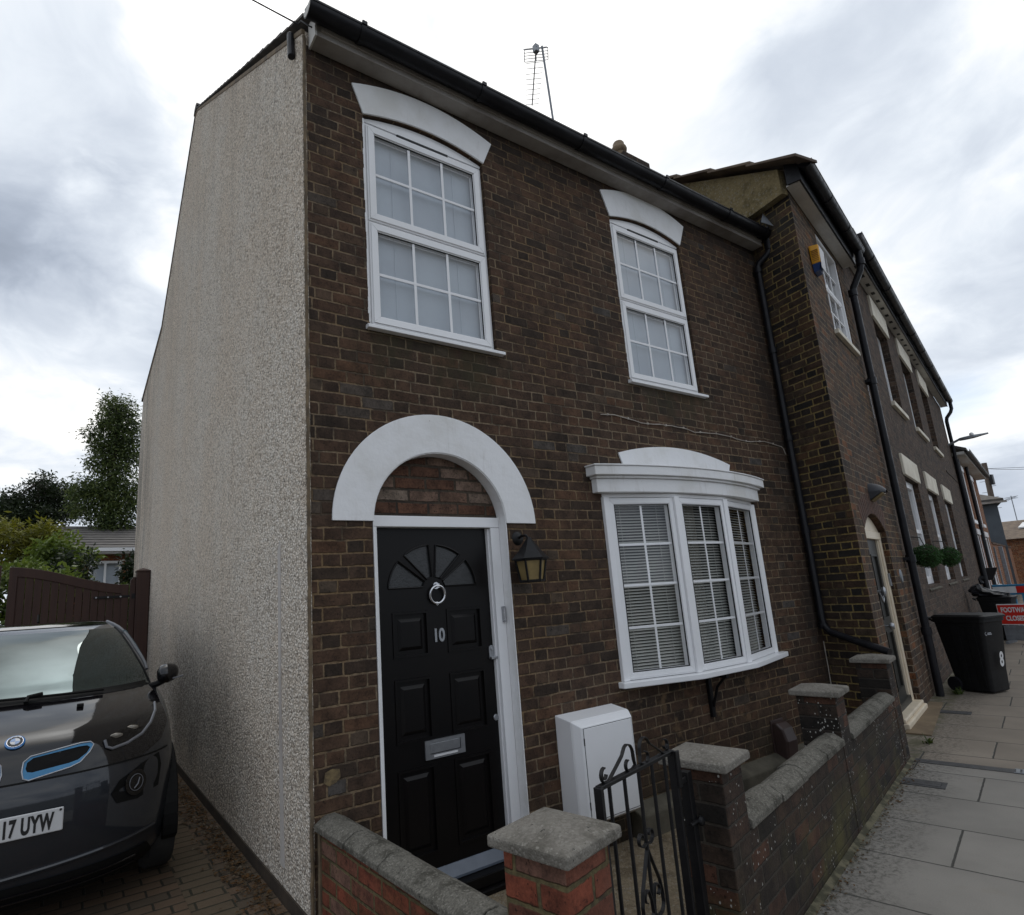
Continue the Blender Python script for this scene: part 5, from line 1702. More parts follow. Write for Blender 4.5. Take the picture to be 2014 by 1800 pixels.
mb.hexa([(-0.02, -0.34, 4.60), (L4 + 0.15, -0.34, 4.60), (L4 + 0.15, 4.0, 6.72), (-0.02, 4.0, 6.72), (-0.02, -0.34, 4.68), (L4 + 0.15, -0.34, 4.68), (L4 + 0.15, 4.0, 6.80), (-0.02, 4.0, 6.80)])
mb.build('roof', 'slate', N4)
mb = MB()
mb.box(0, L4 + 0.1, -0.28, -0.003, 4.52, 4.60)
mb.build('soffit', 'soffitw', N4)
mb = MB()
gutter(mb, 0.0, L4 + 0.12, -0.345, 4.62, 0.06)
mb.build('gutter', 'blackplastic', N4, smooth=True)
mb = MB()
mb.box(0.0, 0.75, -0.03, -0.003, -0.2, 4.50)
mb.build('black_bay_panel', 'doorblack', N4, bevel=0.01)
mb = MB()
mb.box(0.50, 0.70, -0.05, -0.031, 2.05, 2.80)
mb.box(0.50, 0.70, -0.05, -0.031, 1.75, 1.92)
mb.build('white_notice', 'whiteink', N4)
for a, b, z in ((3.0, 3.09, 4.55), (0.25, 0.34, 4.45)):
    mb = MB()
    mb.tube([((a + b) / 2, -0.07, z), ((a + b) / 2, -0.07, 0.0)], 0.045, 8)
    mb.build('downpipe', 'blackplastic', N4, smooth=True)
for hl in h4:
    (a, c), (b, _), (_, d), _ = hl
    mb = MB()
    mb.frame(a + 0.01, b - 0.01, c + 0.01, d - 0.01, 0.08, 0.02, 0.09)
    mb.box(a + 0.08, b - 0.08, 0.04, 0.08, (c + d) / 2 - 0.03, (c + d) / 2 + 0.03)
    mb.box(a - 0.12, b + 0.12, -0.04, 0.0, d, d + 0.16)
    mb.box(a - 0.12, b + 0.12, -0.08, 0.02, c - 0.10, c - 0.001)
    mb.box(a - 0.13, a, -0.012, -0.002, c, d)
    mb.box(b, b + 0.13, -0.012, -0.002, c, d)
    W = mb.build('door' if c < 0.2 else 'window', 'upvc', N4)
    mb = MB()
    mb.box(a + 0.02, b - 0.02, 0.07, 0.075, c + 0.02, d - 0.02)
    mb.build('pane', 'glass', W)
    mb = MB()
    mb.box(a - 0.05, b + 0.05, 0.105, 0.12, c - 0.05, d + 0.05)
    mb.build('room_behind', 'dark', W)
mb = MB()
mb.prism([(-0.30, 1.35), (-0.02, 1.35), (-0.02, 1.0), (-0.14, 1.0)], 'x', 1.55, 1.80)
tag(mb.build('hanging_planter', 'blackiron', None, bevel=0.01, loc=P4, rot=(0, 0, A4)), 'small black wall planter on the orange brick front', 'planter')

d4 = Vector((math.cos(A4), math.sin(A4), 0))
P5 = P4 + d4 * (L4 + 0.05)
T = thing('yard_wall', 'orange brick boundary wall past the terraced house', 'wall', P5, A4)
mb = MB()
mb.box(0, 14.5, 0.0, 0.25, -0.25, 2.15)
mb.build('wall_panel', 'brickorange', T)
mb = MB()
mb.box(-0.02, 14.55, -0.03, 0.28, 2.151, 2.23)
mb.build('coping', 'brickinfill', T, bevel=0.01)
mb = MB()
mb.box(0.2, 0.32, -0.05, -0.002, 0, 2.05)
mb.box(3.3, 3.75, -0.12, 0.0, -0.2, 2.1)
mb.build('buttress', 'galv', T, bevel=0.01)

# ------------------------------------------------------------------ far end of the street
T = thing('rendered_house', 'slate blue rendered house with small white window at the end of the street', 'house', (36.0, 6.28, 0), 0.32)
mb = MB()
mb.panel([(-0.0, -0.3), (9.0, -0.3), (9.0, 4.30), (0.0, 4.30)], [[(0.62, 2.9), (1.35, 2.9), (1.35, 3.95), (0.62, 3.95)]], 'x', 0.0, 0.12)
mb.build('front_wall', 'greywall', T)
mb = MB()
mb.panel([(0.0, -0.3), (8.0, -0.3), (8.0, 4.30), (0.0, 4.30)], [], 'y', 0.0, 0.12)
mb.build('side_wall', 'greywall', T)
mb = MB()
mb.hexa([(-0.3, -0.25, 4.32), (-0.3, 9.2, 4.32), (3.8, 9.2, 6.0), (3.8, 3.2, 6.0), (-0.3, -0.25, 4.42), (-0.3, 9.2, 4.42), (3.8, 9.2, 6.1), (3.8, 3.2, 6.1)])
mb.hexa([(-0.3, -0.25, 4.32), (8.2, -0.25, 4.32), (8.2, 3.2, 6.0), (3.8, 3.2, 6.0), (-0.3, -0.25, 4.42), (8.2, -0.25, 4.42), (8.2, 3.2, 6.1), (3.8, 3.2, 6.1)])
mb.build('roof', 'slate', T)
mb = MB()
mb.box(-0.30, -0.16, -0.35, 9.1, 4.22, 4.315)
mb.build('gutter', 'fascia', T)
mb = MB()
mb.frame(0.62, 1.35, 2.9, 3.95, 0.07, 0.0 - 0.02, 0.08, 'x')
mb.box(-0.01, 0.06, 0.95, 1.02, 2.95, 3.9)
mb.box(-0.01, 0.06, 0.66, 1.31, 3.40, 3.46)
W = mb.build('window', 'upvc', T)
mb = MB()
mb.box(0.06, 0.07, 0.65, 1.32, 2.93, 3.92)
mb.build('pane', 'glass', W)
mb = MB()
mb.box(0.125, 0.14, 0.5, 1.5, 2.8, 4.1)
mb.build('room_behind', 'dark', W)

for i, (x, y, wx, wy, ez, rz_, lab) in enumerate(((46.0, 3.2, 8.0, 7.0, 2.75, 4.0, 'red brick house with brown roof and rooflight at street end'),)):
    T = thing('brick_house', lab, 'house', (x, y, 0))
    mb = MB()
    mb.box(0, wx, 0, wy, -0.3, ez)
    mb.build('wall', 'brickorange', T)
    mb = MB()
    mb.prism([(-0.3, ez), (wx + 0.3, ez), (wx / 2, rz_)], 'y', -0.2, wy + 0.2)
    mb.build('roof', 'tile', T)
    mb = MB()
    mb.hexa([(wx * 0.22, wy - 2.3, ez + (rz_ - ez) * 0.50 + 0.02), (wx * 0.36, wy - 2.3, ez + (rz_ - ez) * 0.76 + 0.02), (wx * 0.36, wy - 1.6, ez + (rz_ - ez) * 0.76 + 0.02), (wx * 0.22, wy - 1.6, ez + (rz_ - ez) * 0.50 + 0.02), (wx * 0.22, wy - 2.3, ez + (rz_ - ez) * 0.50 + 0.1), (wx * 0.36, wy - 2.3, ez + (rz_ - ez) * 0.76 + 0.1), (wx * 0.36, wy - 1.6, ez + (rz_ - ez) * 0.76 + 0.1), (wx * 0.22, wy - 1.6, ez + (rz_ - ez) * 0.50 + 0.1)])
    mb.build('rooflight', 'whiteink', T)
    mb = MB()
    mb.tube([(wx / 2, wy - 1.1, rz_ - 0.1), (wx / 2, wy - 1.1, rz_ + 1.6)], 0.025, 6)
    for k in range(5):
        mb.tube([(wx / 2, wy - 1.1 - 0.35 + 0.02 * k, rz_ + 1.55 - 0.12 * (k % 2)), (wx / 2, wy - 1.1 + 0.35, rz_ + 1.5 - 0.12 * (k % 3))], 0.012, 5)
    mb.build('roof_aerial', 'galv', T)

T = thing('telegraph_pole', 'wooden telegraph pole with climbing steps behind the slate blue house', 'pole', (45.0, 8.72, 0))
mb = MB()
mb.tube([(0, 0.18, -0.3), (0, 0.0, 7.35)], [0.17, 0.13], 12)
mb.build('pole', 'wood', T, smooth=True)
mb = MB()
for k in range(8):
    z = 4.6 + k * 0.33
    s_ = 1 if k % 2 else -1
    mb.tube([(0, 0.06, z), (0, 0.06 + 0.36 * s_, z)], 0.014, 5)
mb.build('climbing_step', 'galv', T)
mb = MB()
mb.box(-0.16, 0.16, -0.25, -0.10, 6.0, 6.6)
mb.build('junction_box', 'blackplastic', T, bevel=0.02)
mb = MB()
for e in ((30, -2.0, 5.2), (36, 14, 5.0), (60, -10, 7)):
    a, b = Vector((0, 0, 7.0)), Vector((e[0] - 45.0, e[1] - 8.72, e[2]))
    mb.tube([a + (b - a) * (i / 12) - Vector((0, 0, 2.0 * (i / 12) * (1 - i / 12))) for i in range(13)], 0.012, 5)
mb.build('wire', 'blackplastic', T)


def street_lamp(name, label, loc, rotz, wall=False, h=5.0, arm=1.3):
    T = thing(name, label, 'street lamp', loc, rotz, 'street lamps along the road')
    mb = MB()
    if wall:
        mb.tube([(0, 0, 0), (0, -0.25, 0.10), (0, -0.5, 0.12)], 0.03, 8)
    else:
        mb.tube([(0, 0, -0.2), (0, 0, h * 0.55)], 0.075, 10)
        mb.tube([(0, 0, h * 0.55), (0, 0.02, h * 0.75), (0, -0.15, h * 0.86), (0, -0.55, h)], 0.04, 10)
    mb.build('column', 'galv', T, smooth=True)
    mb = MB()
    y0, z0 = (-0.25, 0.10) if wall else (-0.45, h - 0.02)
    prof = [(0.05, 0.0), (0.10, 0.2 * arm), (0.11, 0.5 * arm), (0.07, 0.82 * arm), (0.03, arm)]
    vs = []
    for hw, t in prof:
        th_ = 0.035 if t < arm * 0.7 else 0.02
        vs += [(-hw, y0 - t, z0 + t * 0.06 - th_), (hw, y0 - t, z0 + t * 0.06 - th_), (hw * 0.8, y0 - t, z0 + t * 0.06 + th_), (-hw * 0.8, y0 - t, z0 + t * 0.06 + th_)]
    fs = [(0, 1, 2, 3), (19, 18, 17, 16)] + [(i * 4 + k, i * 4 + (k + 1) % 4, i * 4 + 4 + (k + 1) % 4, i * 4 + 4 + k) for i in range(4) for k in range(4)]
    mb.add(vs, fs)
    mb.build('lantern', 'galv', T, bevel=0.008)
    mb = MB()
    mb.lathe([(0.045, 0), (0.05, 0.04), (0.038, 0.07), (0.015, 0.085)], (0, y0 - 0.45 * arm, z0 + 0.05), 12)
    mb.build('photocell', 'whiteink', T, smooth=True)


pl_ = P3 + d3 * 11.6
street_lamp('street_lamp', 'grey street lamp arm fixed high on the end of the long house', (pl_.x, pl_.y - 0.02, 4.72), A3 - 0.05, True, arm=0.62)
street_lamp('street_lamp', 'grey street lamp column standing farther off before the slate blue house', (33.0, 3.65, 0), 0.15, False, h=4.15, arm=1.3)

# ------------------------------------------------------------------ bins, sign, barrier
def wheelie(name, label, loc, rotz, lid_open=0.0, number=None, group='black wheelie bins on the pavement'):
    T = thing(name, label, 'wheelie bin', loc, rotz, group)
    # local x: width, local -y: front (street side), +y: handle and wheels
    def ring(hx_, y0, y1, z, r=0.05):
        pts = []
        for cx, cy, a in ((hx_ - r, y1 - r, 0), (-hx_ + r, y1 - r, 90), (-hx_ + r, y0 + r, 180), (hx_ - r, y0 + r, 270)):
            for k in range(5):
                t = R(a + 22.5 * k)
                pts.append((cx + r * math.cos(t), cy + r * math.sin(t), z))
        return pts
    mb = MB()
    secs = [ring(0.205, -0.25, 0.20, 0.02), ring(0.225, -0.262, 0.215, 0.035), ring(0.232, -0.275, 0.255, 0.30), ring(0.272, -0.345, 0.335, 0.93), ring(0.274, -0.348, 0.337, 0.95), ring(0.290, -0.365, 0.352, 0.955), ring(0.290, -0.365, 0.352, 1.0)]
    n = 20
    for a, b in zip(secs, secs[1:]):
        mb.add(a + b, [(k, (k + 1) % n, n + (k + 1) % n, n + k) for k in range(n)])
    mb.add(secs[0], [tuple(range(n))])
    mb.build('bin_body', 'bin', T, smooth=30)
    for sx_ in (-1, 1):
        for yy in (-0.16, 0.05):
            mb = MB()
            mb.hexa([(sx_ * 0.226, yy - 0.04, 0.08), (sx_ * 0.232, yy - 0.04, 0.08), (sx_ * 0.232, yy + 0.04, 0.08), (sx_ * 0.226, yy + 0.04, 0.08), (sx_ * 0.271, yy - 0.06, 0.90), (sx_ * 0.280, yy - 0.06, 0.90), (sx_ * 0.280, yy + 0.06, 0.90), (sx_ * 0.271, yy + 0.06, 0.90)])
            mb.build('side_rib', 'bin', T, bevel=0.004)
    lid = MB()
    rg0 = ring(0.302, -0.395, 0.36, 0.0, 0.06)
    rg1 = ring(0.302, -0.395, 0.36, 0.028, 0.06)
    rg2 = ring(0.270, -0.36, 0.33, 0.052, 0.06)
    for a, b in ((rg0, rg1), (rg1, rg2)):
        lid.add(a + b, [(k, (k + 1) % n, n + (k + 1) % n, n + k) for k in range(n)])
    lid.add(rg0, [tuple(range(n))])
    lid.add(rg2, [tuple(range(n))])
    lid.v = [(x, y - 0.37, z) for x, y, z in lid.v]
    lid.build('lid', 'bin', T, smooth=30, loc=(0, 0.37, 1.005), rot=(-lid_open, 0, 0))
    mb = MB()
    mb.tube([(-0.22, 0.37, 0.97), (-0.22, 0.44, 1.01), (0.22, 0.44, 1.01), (0.22, 0.37, 0.97)], 0.016, 8)
    mb.build('handle', 'bin', T, smooth=True)
    for sx_ in (-1, 1):
        mb = MB()
        mb.lathe([(0.02, -0.024), (0.095, -0.024), (0.10, -0.015), (0.10, 0.015), (0.095, 0.024), (0.06, 0.022), (0.02, 0.02)], (sx_ * 0.245, 0.225, 0.10), 20, 'x')
        mb.build('wheel', 'blackplastic', T, smooth=True)
    if number:
        text('house_number', number, 'whiteink', 0.27, T, (-0.03, -0.329, 0.36), rot=(R(96.5), 0, 0), bold=0.007, extrude=0.001, align='LEFT', sx=0.72)
        mb = MB()
        for zz_, wq in ((0.806, 0.085), (0.788, 0.10)):
            y_ = -0.326 - 0.112 * (zz_ - 0.79)
            mb.box(-0.165, -0.165 + wq, y_ - 0.006, y_ + 0.004, zz_ - 0.006, zz_ + 0.006)
        mb.build('printed_logo', 'greyink', T)
        mb = MB()
        mb.tube([(-0.20 + 0.022 * math.cos(t), -0.329, 0.80 + 0.022 * math.sin(t)) for t in [2 * math.pi * i / 10 * 0.8 + 1.2 for i in range(10)]], 0.005, 5)
        mb.build('logo_ring', 'greyink', T)
    return T


wheelie('wheelie_bin', 'black wheelie bin with closed lid and white number 8', (8.255, -0.30, 0), -0.20, 0.0, '8').scale = (0.80, 0.78, 0.86)
wheelie('wheelie_bin', 'black wheelie bin heaped with a black sack behind the numbered bin', (14.5, 1.12, 0), 0.05, 0.0).scale = (0.80, 0.74, 0.80)

T = thing('rubbish_sack', 'shiny black rubbish sack slumped on the farther wheelie bin', 'sack', (14.48, 1.17, 0.846), 0.05)
mb = MB()
rg = random.Random(17)
vs = []
for i in range(9):
    for k in range(16):
        a = 2 * math.pi * k / 16
        t = i / 8
        r = (0.25 * math.sin(math.pi * min(1, 0.32 + t * 0.66)) ** 0.8) * (1 + 0.13 * math.sin(a * 5 + i) + rg.uniform(-.05, .05))
        z = 0.20 * t
        sx_ = 0.14 * t
        vs.append((r * math.cos(a), r * 1.15 * math.sin(a) + sx_, z * (1 + 0.3 * math.sin(a))))
mb.add(vs, [(i * 16 + k, i * 16 + (k + 1) % 16, (i + 1) * 16 + (k + 1) % 16, (i + 1) * 16 + k) for i in range(8) for k in range(16)] + [tuple(range(16)), tuple(range(128, 144))])
mb.build('sack_body', 'blackplastic', T)
mb = MB()
mb.tube([(0, 0.11, 0.25), (0.03, 0.14, 0.33), (0.08, 0.10, 0.36)], [0.04, 0.03, 0.06], 8)
mb.build('sack_neck', 'blackplastic', T)

T = thing('closure_sign', 'red FOOTWAY CLOSED road sign with white lettering on low grey frame', 'road sign', (13.9, 0.965, 0), R(-90))
mb = MB()
mb.box(-0.012, 0.492, -0.012, 0.0, 0.33, 0.715)
mb.build('sign_back', 'whiteink', T, bevel=0.004)
mb = MB()
mb.box(0.0, 0.480, -0.0145, -0.0125, 0.347, 0.698)
fc = mb.build('sign_face', 'signred', T)
text('sign_lettering', 'FOOTWAY', 'whiteink', 0.125, T, (0.24, -0.0165, 0.566), bold=0.0045, align='CENTER', sx=0.62, spacing=1.02)
text('sign_lettering', 'CLOSED', 'whiteink', 0.125, T, (0.24, -0.0165, 0.412), bold=0.0045, align='CENTER', sx=0.62, spacing=1.02)
mb = MB()
for x in (0.08, 0.40):
    mb.box(x - 0.02, x + 0.02, 0.001, 0.03, 0.05, 0.70)
    mb.box(x - 0.025, x + 0.025, -0.22, 0.26, 0.0, 0.05)
mb.box(0.02, 0.46, 0.002, 0.012, 0.05, 0.32)
mb.build('sign_frame', 'galv', T, bevel=0.004)

for i in range(2):
    T = thing('road_barrier', ('blue plastic barrier with red and white board behind the closure sign', 'second blue plastic barrier joined on towards the road')[i], 'barrier', (16.2, 1.62 - 2.02 * i, 0), R(-90), 'blue works barriers')
    mb = MB()
    mb.box(0.0, 2.0, -0.03, 0.03, 0.97, 1.01)
    mb.box(0.0, 2.0, -0.03, 0.03, 0.08, 0.13)
    for k in range(13):
        x = 0.02 + k * 0.16
        mb.box(x - 0.028, x + 0.028, -0.022, 0.022, 0.13, 0.83)
    mb.box(0.0, 2.0, -0.025, 0.025, 0.79, 0.97)
    mb.build('barrier_panel', 'barblue', T, bevel=0.008)
    for k in range(5):
        mb = MB()
        mb.box(0.01 + k * 0.397, 0.01 + (k + 1) * 0.397 - 0.002, -0.032, -0.0255, 0.825, 0.965)
        mb.build('board_stripe', 'signred' if k % 2 else 'whiteink', T)
    mb = MB()
    for x in (0.35, 1.65):
        mb.box(x - 0.2, x + 0.2, -0.24, 0.24, 0.0, 0.09)
    mb.build('rubber_foot', 'bin', T, bevel=0.02)
T = thing('sandbag', 'dark rubber block weighing down the barrier foot near the sign', 'weight', (14.9, 0.95, 0), 0.2)
mb = MB()
mb.box(-0.25, 0.25, -0.55, 0.15, 0.0, 0.2)
mb.build('block', 'bin', T, bevel=0.06, seg=3)

# covers and channel in the pavement
for i, (s_, o_, lx, ly) in enumerate(((2.30, 0.16, 0.10, 0.20), (5.05, 0.10, 0.10, 0.22))):
    T = thing('drain_cover', ('small dark stopcock cover in flags beside the garden wall', 'small dark stopcock cover in flags past the cream doorstep')[i], 'drain cover', wl(s_, o_, 0.0), ANG, 'stopcock covers')
    mb = MB()
    mb.box(-lx / 2, lx / 2, -ly / 2, ly / 2, 0.001, 0.006)
    mb.build('cover', 'drain', T)
    mb = MB()
    mb.frame(-lx / 2 - 0.03, lx / 2 + 0.03, -ly / 2 - 0.03, ly / 2 + 0.03, 0.028, 0.001, 0.0045, 'z')
    mb.build('cover_frame', 'drain', T)
T = thing('drain_channel', 'narrow grey drainage channel crossing the flags from the wall end', 'drain', wl(2.92, 0.03, 0.0), ANG)
mb = MB()
mb.box(-0.055, 0.055, -3.1, 0.0, 0.0008, 0.004)
mb.build('channel_bed', 'drain', T)
mb = MB()
for k in range(64):
    y = -0.62 - k * 0.035
    mb.box(-0.045, 0.045, y - 0.011, y + 0.011, 0.0045, 0.0085)
mb.box(-0.06, -0.046, -3.1, -0.6, 0.0045, 0.008)
mb.box(0.046, 0.06, -3.1, -0.6, 0.0045, 0.008)
mb.build('grating', 'galv', T)
mb = MB()
a, b_, c_, e_ = O2 + d2 * 0.25 + n2 * 0.02, O2 + d2 * 1.95 + n2 * 0.02, O2 + d2 * 1.95 + n2 * 0.14, O2 + d2 * 0.25 + n2 * 0.22
mb.hexa([(*q.xy, 0.0) for q in (a, b_, c_, e_)] + [(*q.xy, 0.012) for q in (a, b_, c_, e_)])
struct(mb.build('pavement_patch', plain('buff_cement_patch', (0.20, 0.145, 0.085), (0.14, 0.10, 0.06), 4.0, 0.95, 0.003, 40)))

# ------------------------------------------------------------------ car on the driveway
M['carpaint'] = plain('dark_grey_metallic_paint', (0.022, 0.025, 0.031), (0.021, 0.024, 0.030), 3.0, 0.35, metal=0.35, coat=1.0, spec=0.2)
M['carblack'] = plain('gloss_black_panel', (0.006, 0.0055, 0.0065), (0.006, 0.0055, 0.0065), 3.0, 0.06, spec=0.55)
M['carglass'] = plain('dark_windscreen', (0.006, 0.009, 0.0085), (0.006, 0.009, 0.0085), 2.0, 0.015, spec=1.0)
M['trim'] = plain('matt_black_trim', (0.006, 0.006, 0.006), None, 8, 0.6, spec=0.15)
M['tyre'] = plain('tyre_rubber', (0.016, 0.016, 0.016), (0.025, 0.024, 0.022), 12, 0.85)
M['carblue'] = plain('blue_grille_ring', (0.045, 0.22, 0.42), None, 8, 0.4)
M['lampglass'] = plain('smoked_lamp_cover', (0.008, 0.007, 0.0065), None, 8, 0.05, spec=0.4)
M['lampdim'] = plain('dull_lamp_bowl', (0.16, 0.15, 0.13), (0.26, 0.23, 0.19), 40, 0.25, metal=0.5)
M['lampgrey'] = plain('grey_light_guide', (0.15, 0.155, 0.17), None, 8, 0.3)
M['platewhite'] = plain('white_number_plate', (0.62, 0.62, 0.62), (0.55, 0.55, 0.55), 4, 0.5)
ZT = [(a, b, c, d * (0.958 if a < 1.2 else 0.985)) for a, b, c, d in [(0.18, 0.10, 0.70, 0.80), (0.27, 0.03, 0.72, 0.86), (0.50, 0.0, 0.72, 0.885), (0.68, 0.012, 0.70, 0.885), (0.78, 0.03, 0.70, 0.88), (0.90, 0.075, 0.72, 0.87), (0.98, 0.16, 0.74, 0.86), (1.03, 0.30, 0.72, 0.85), (1.07, 0.46, 0.70, 0.835), (1.11, 0.64, 0.62, 0.80), (1.22, 0.80, 0.60, 0.765), (1.36, 1.03, 0.55, 0.70), (1.48, 1.28, 0.48, 0.63), (1.535, 1.47, 0.42, 0.57), (1.57, 1.72, 0.40, 0.50), (1.585, 2.1, 0.40, 0.38)]]


def zt(z):
    z = min(max(z, ZT[0][0]), ZT[-1][0])
    for i in range(len(ZT) - 1):
        if z <= ZT[i + 1][0]:
            p0, p1, p2, p3 = ZT[max(i - 1, 0)], ZT[i], ZT[i + 1], ZT[min(i + 2, len(ZT) - 1)]
            h = p2[0] - p1[0]
            t = (z - p1[0]) / h
            o = []
            for k in (1, 2, 3):
                d = (p2[k] - p1[k]) / h
                da_ = (p1[k] - p0[k]) / (p1[0] - p0[0]) if p1 is not p0 else d
                db_ = (p3[k] - p2[k]) / (p3[0] - p2[0]) if p3 is not p2 else d
                m1 = 0.0 if da_ * d <= 0 else 2 * da_ * d / (da_ + d)
                m2 = 0.0 if db_ * d <= 0 else 2 * db_ * d / (db_ + d)
                o.append((2 * t ** 3 - 3 * t * t + 1) * p1[k] + (t ** 3 - 2 * t * t + t) * h * m1 + (-2 * t ** 3 + 3 * t * t) * p2[k] + (t ** 3 - t * t) * h * m2)
            return o
    return ZT[-1][1:]


def Sf(x, z):
    yf, a, wq = zt(z)
    u = min(abs(x) / wq, 0.9999)
    return yf + a * (1 - (1 - u ** 2.5) ** (1 / 2.5))


def Sn(x, z, off):
    e = 0.006
    p = Vector((x, Sf(x, z), z))
    du = Vector((2 * e, Sf(x + e, z) - Sf(x - e, z), 0))
    dv_ = Vector((0, Sf(x, z + e) - Sf(x, z - e), 2 * e))
    n = du.cross(dv_)
    n.normalize()
    if n.y > 0:
        n = -n
    return p + n * off


def cpatch(mb, zs, xlim, off, nx=14):
    """strip of the car's front skin between heights zs; xlim(z) -> (x0, x1)"""
    rows = []
    for z in zs:
        a, b = xlim(z)
        rows.append([Sn(a + (b - a) * i / nx, z, off) for i in range(nx + 1)])
    vs = [p for r in rows for p in r]
    k = nx + 1
    mb.add(vs, [(j * k + i, j * k + i + 1, (j + 1) * k + i + 1, (j + 1) * k + i) for j in range(len(zs) - 1) for i in range(nx)])


def lerp_tab(tab, z):
    for (za, xa), (zb, xb) in zip(tab, tab[1:]):
        if z <= zb:
            return xa + (xb - xa) * max(0.0, (z - za) / (zb - za))
    return tab[-1][1]


for _k, _v in (('carglass', 1.6), ('carblack', 1.52)):
    [q for q in M[_k].node_tree.nodes if q.type == 'BSDF_PRINCIPLED'][0].inputs['IOR'].default_value = _v
[q for q in M['carglass'].node_tree.nodes if q.type == 'BSDF_PRINCIPLED'][0].inputs['Specular Tint'].default_value = (0.72, 0.92, 0.95, 1)
CAR = thing('parked_car', 'dark grey electric hatchback with blue ringed grilles parked beside the gable', 'car', (-1.315, 0.80, -0.074))
zs = sorted(set([0.18 + i * 0.03 for i in range(28)] + [1.0, 1.015, 1.03, 1.045, 1.06, 1.075, 1.09, 1.105] + [1.12 + i * 0.03 for i in range(15)] + [1.55, 1.565, 1.577, 1.585]))
mb = MB()
NF, NS, NB = 40, 6, 8
rings = []
for z in zs:
    yf, a, wq = zt(z)
    yr = lerp_tab([(0.18, 3.86), (0.5, 4.0), (1.0, 3.97), (1.3, 3.80), (1.585, 3.45)], z)
    rg_ = []
    for i in range(NF + 1):
        th_ = math.pi * i / NF
        c0, s0 = math.cos(th_), math.sin(th_)
        x = wq * math.copysign(abs(c0) ** (2 / 2.5), c0)
        y = yf + a * (1 - abs(s0) ** (2 / 2.5))
        rg_.append((x, y, z))
    ys0 = yf + a
    for i in range(1, NS + 1):
        rg_.append((-wq, ys0 + (yr - 0.35 - ys0) * i / NS, z))
    for i in range(1, NB):
        t = math.pi / 2 * i / NB
        rg_.append((-wq + wq * 0.35 * (1 - math.cos(t)), yr - 0.35 + 0.35 * math.sin(t), z))
    rg_.append((-wq * 0.3, yr, z))
    rg_.append((wq * 0.3, yr, z))
    for i in range(NB - 1, 0, -1):
        t = math.pi / 2 * i / NB
        rg_.append((wq - wq * 0.35 * (1 - math.cos(t)), yr - 0.35 + 0.35 * math.sin(t), z))
    for i in range(NS, 0, -1):
        rg_.append((wq, ys0 + (yr - 0.35 - ys0) * i / NS, z))
    rings.append(rg_)
n = len(rings[0])
mb.add([p for r in rings for p in r], [(j * n + i, j * n + (i + 1) % n, (j + 1) * n + (i + 1) % n, (j + 1) * n + i) for j in range(len(rings) - 1) for i in range(n)])
mb.add(rings[0], [tuple(range(n))])
mb.add(rings[-1], [tuple(range(n))])
body = mb.build('body', 'carpaint', CAR, smooth=60)
# black bonnet panel with the nose around the grilles
mb = MB()
bt = [(0.775, 0.70), (0.82, 0.66), (0.90, 0.44), (0.955, 0.50), (1.0, 0.60), (1.05, 0.68), (1.108, 0.735)]
cpatch(mb, [0.785 + i * 0.0108 for i in range(31)], lambda z: (-lerp_tab([(0.78, 0.60), (0.84, 0.74), (0.92, 0.79), (1.0, 0.77), (1.05, 0.755), (1.115, 0.745)], z), lerp_tab([(0.78, 0.60), (0.84, 0.74), (0.92, 0.79), (1.0, 0.77), (1.05, 0.755), (1.115, 0.745)], z)), 0.004, 30)
mb.build('bonnet', 'carblack', CAR, smooth=60)
mb = MB()
cpatch(mb, [1.112 + i * 0.020 for i in range(21)], lambda z: (-lerp_tab([(1.11, 0.735), (1.22, 0.69), (1.36, 0.625), (1.48, 0.56), (1.53, 0.52)], z), lerp_tab([(1.11, 0.735), (1.22, 0.69), (1.36, 0.625), (1.48, 0.56), (1.53, 0.52)], z)), 0.004, 24)
ws = mb.build('windscreen', 'carglass', CAR, smooth=60)
mb = MB()
cpatch(mb, [1.105, 1.115, 1.126, 1.138], lambda z: (-0.742, 0.742), 0.0065, 24)
for sx_ in (-1, 1):
    mb.tube([Sn(sx_ * (lerp_tab([(1.11, 0.740), (1.22, 0.695), (1.36, 0.630), (1.48, 0.565), (1.53, 0.522)], 1.112 + i * 0.04)), 1.112 + i * 0.04, 0.004) for i in range(11)], 0.008, 6)
mb.build('screen_trim', 'trim', ws, smooth=True)
mb = MB()
mb.tube([Sn(x, 1.128 - 0.02 * abs(x + 0.2), 0.022) for x in [-0.55 + i * 0.07 for i in range(15)]], 0.008, 6)
mb.tube([Sn(0.02, 1.10, 0.02), Sn(0.03, 1.118, 0.034), Sn(0.10, 1.13, 0.03)], 0.013, 8)
mb.build('wiper', 'trim', ws, smooth=True)
mb = MB()
mb.box(-0.08, 0.06, 0, 0.02, 0, 0.06)
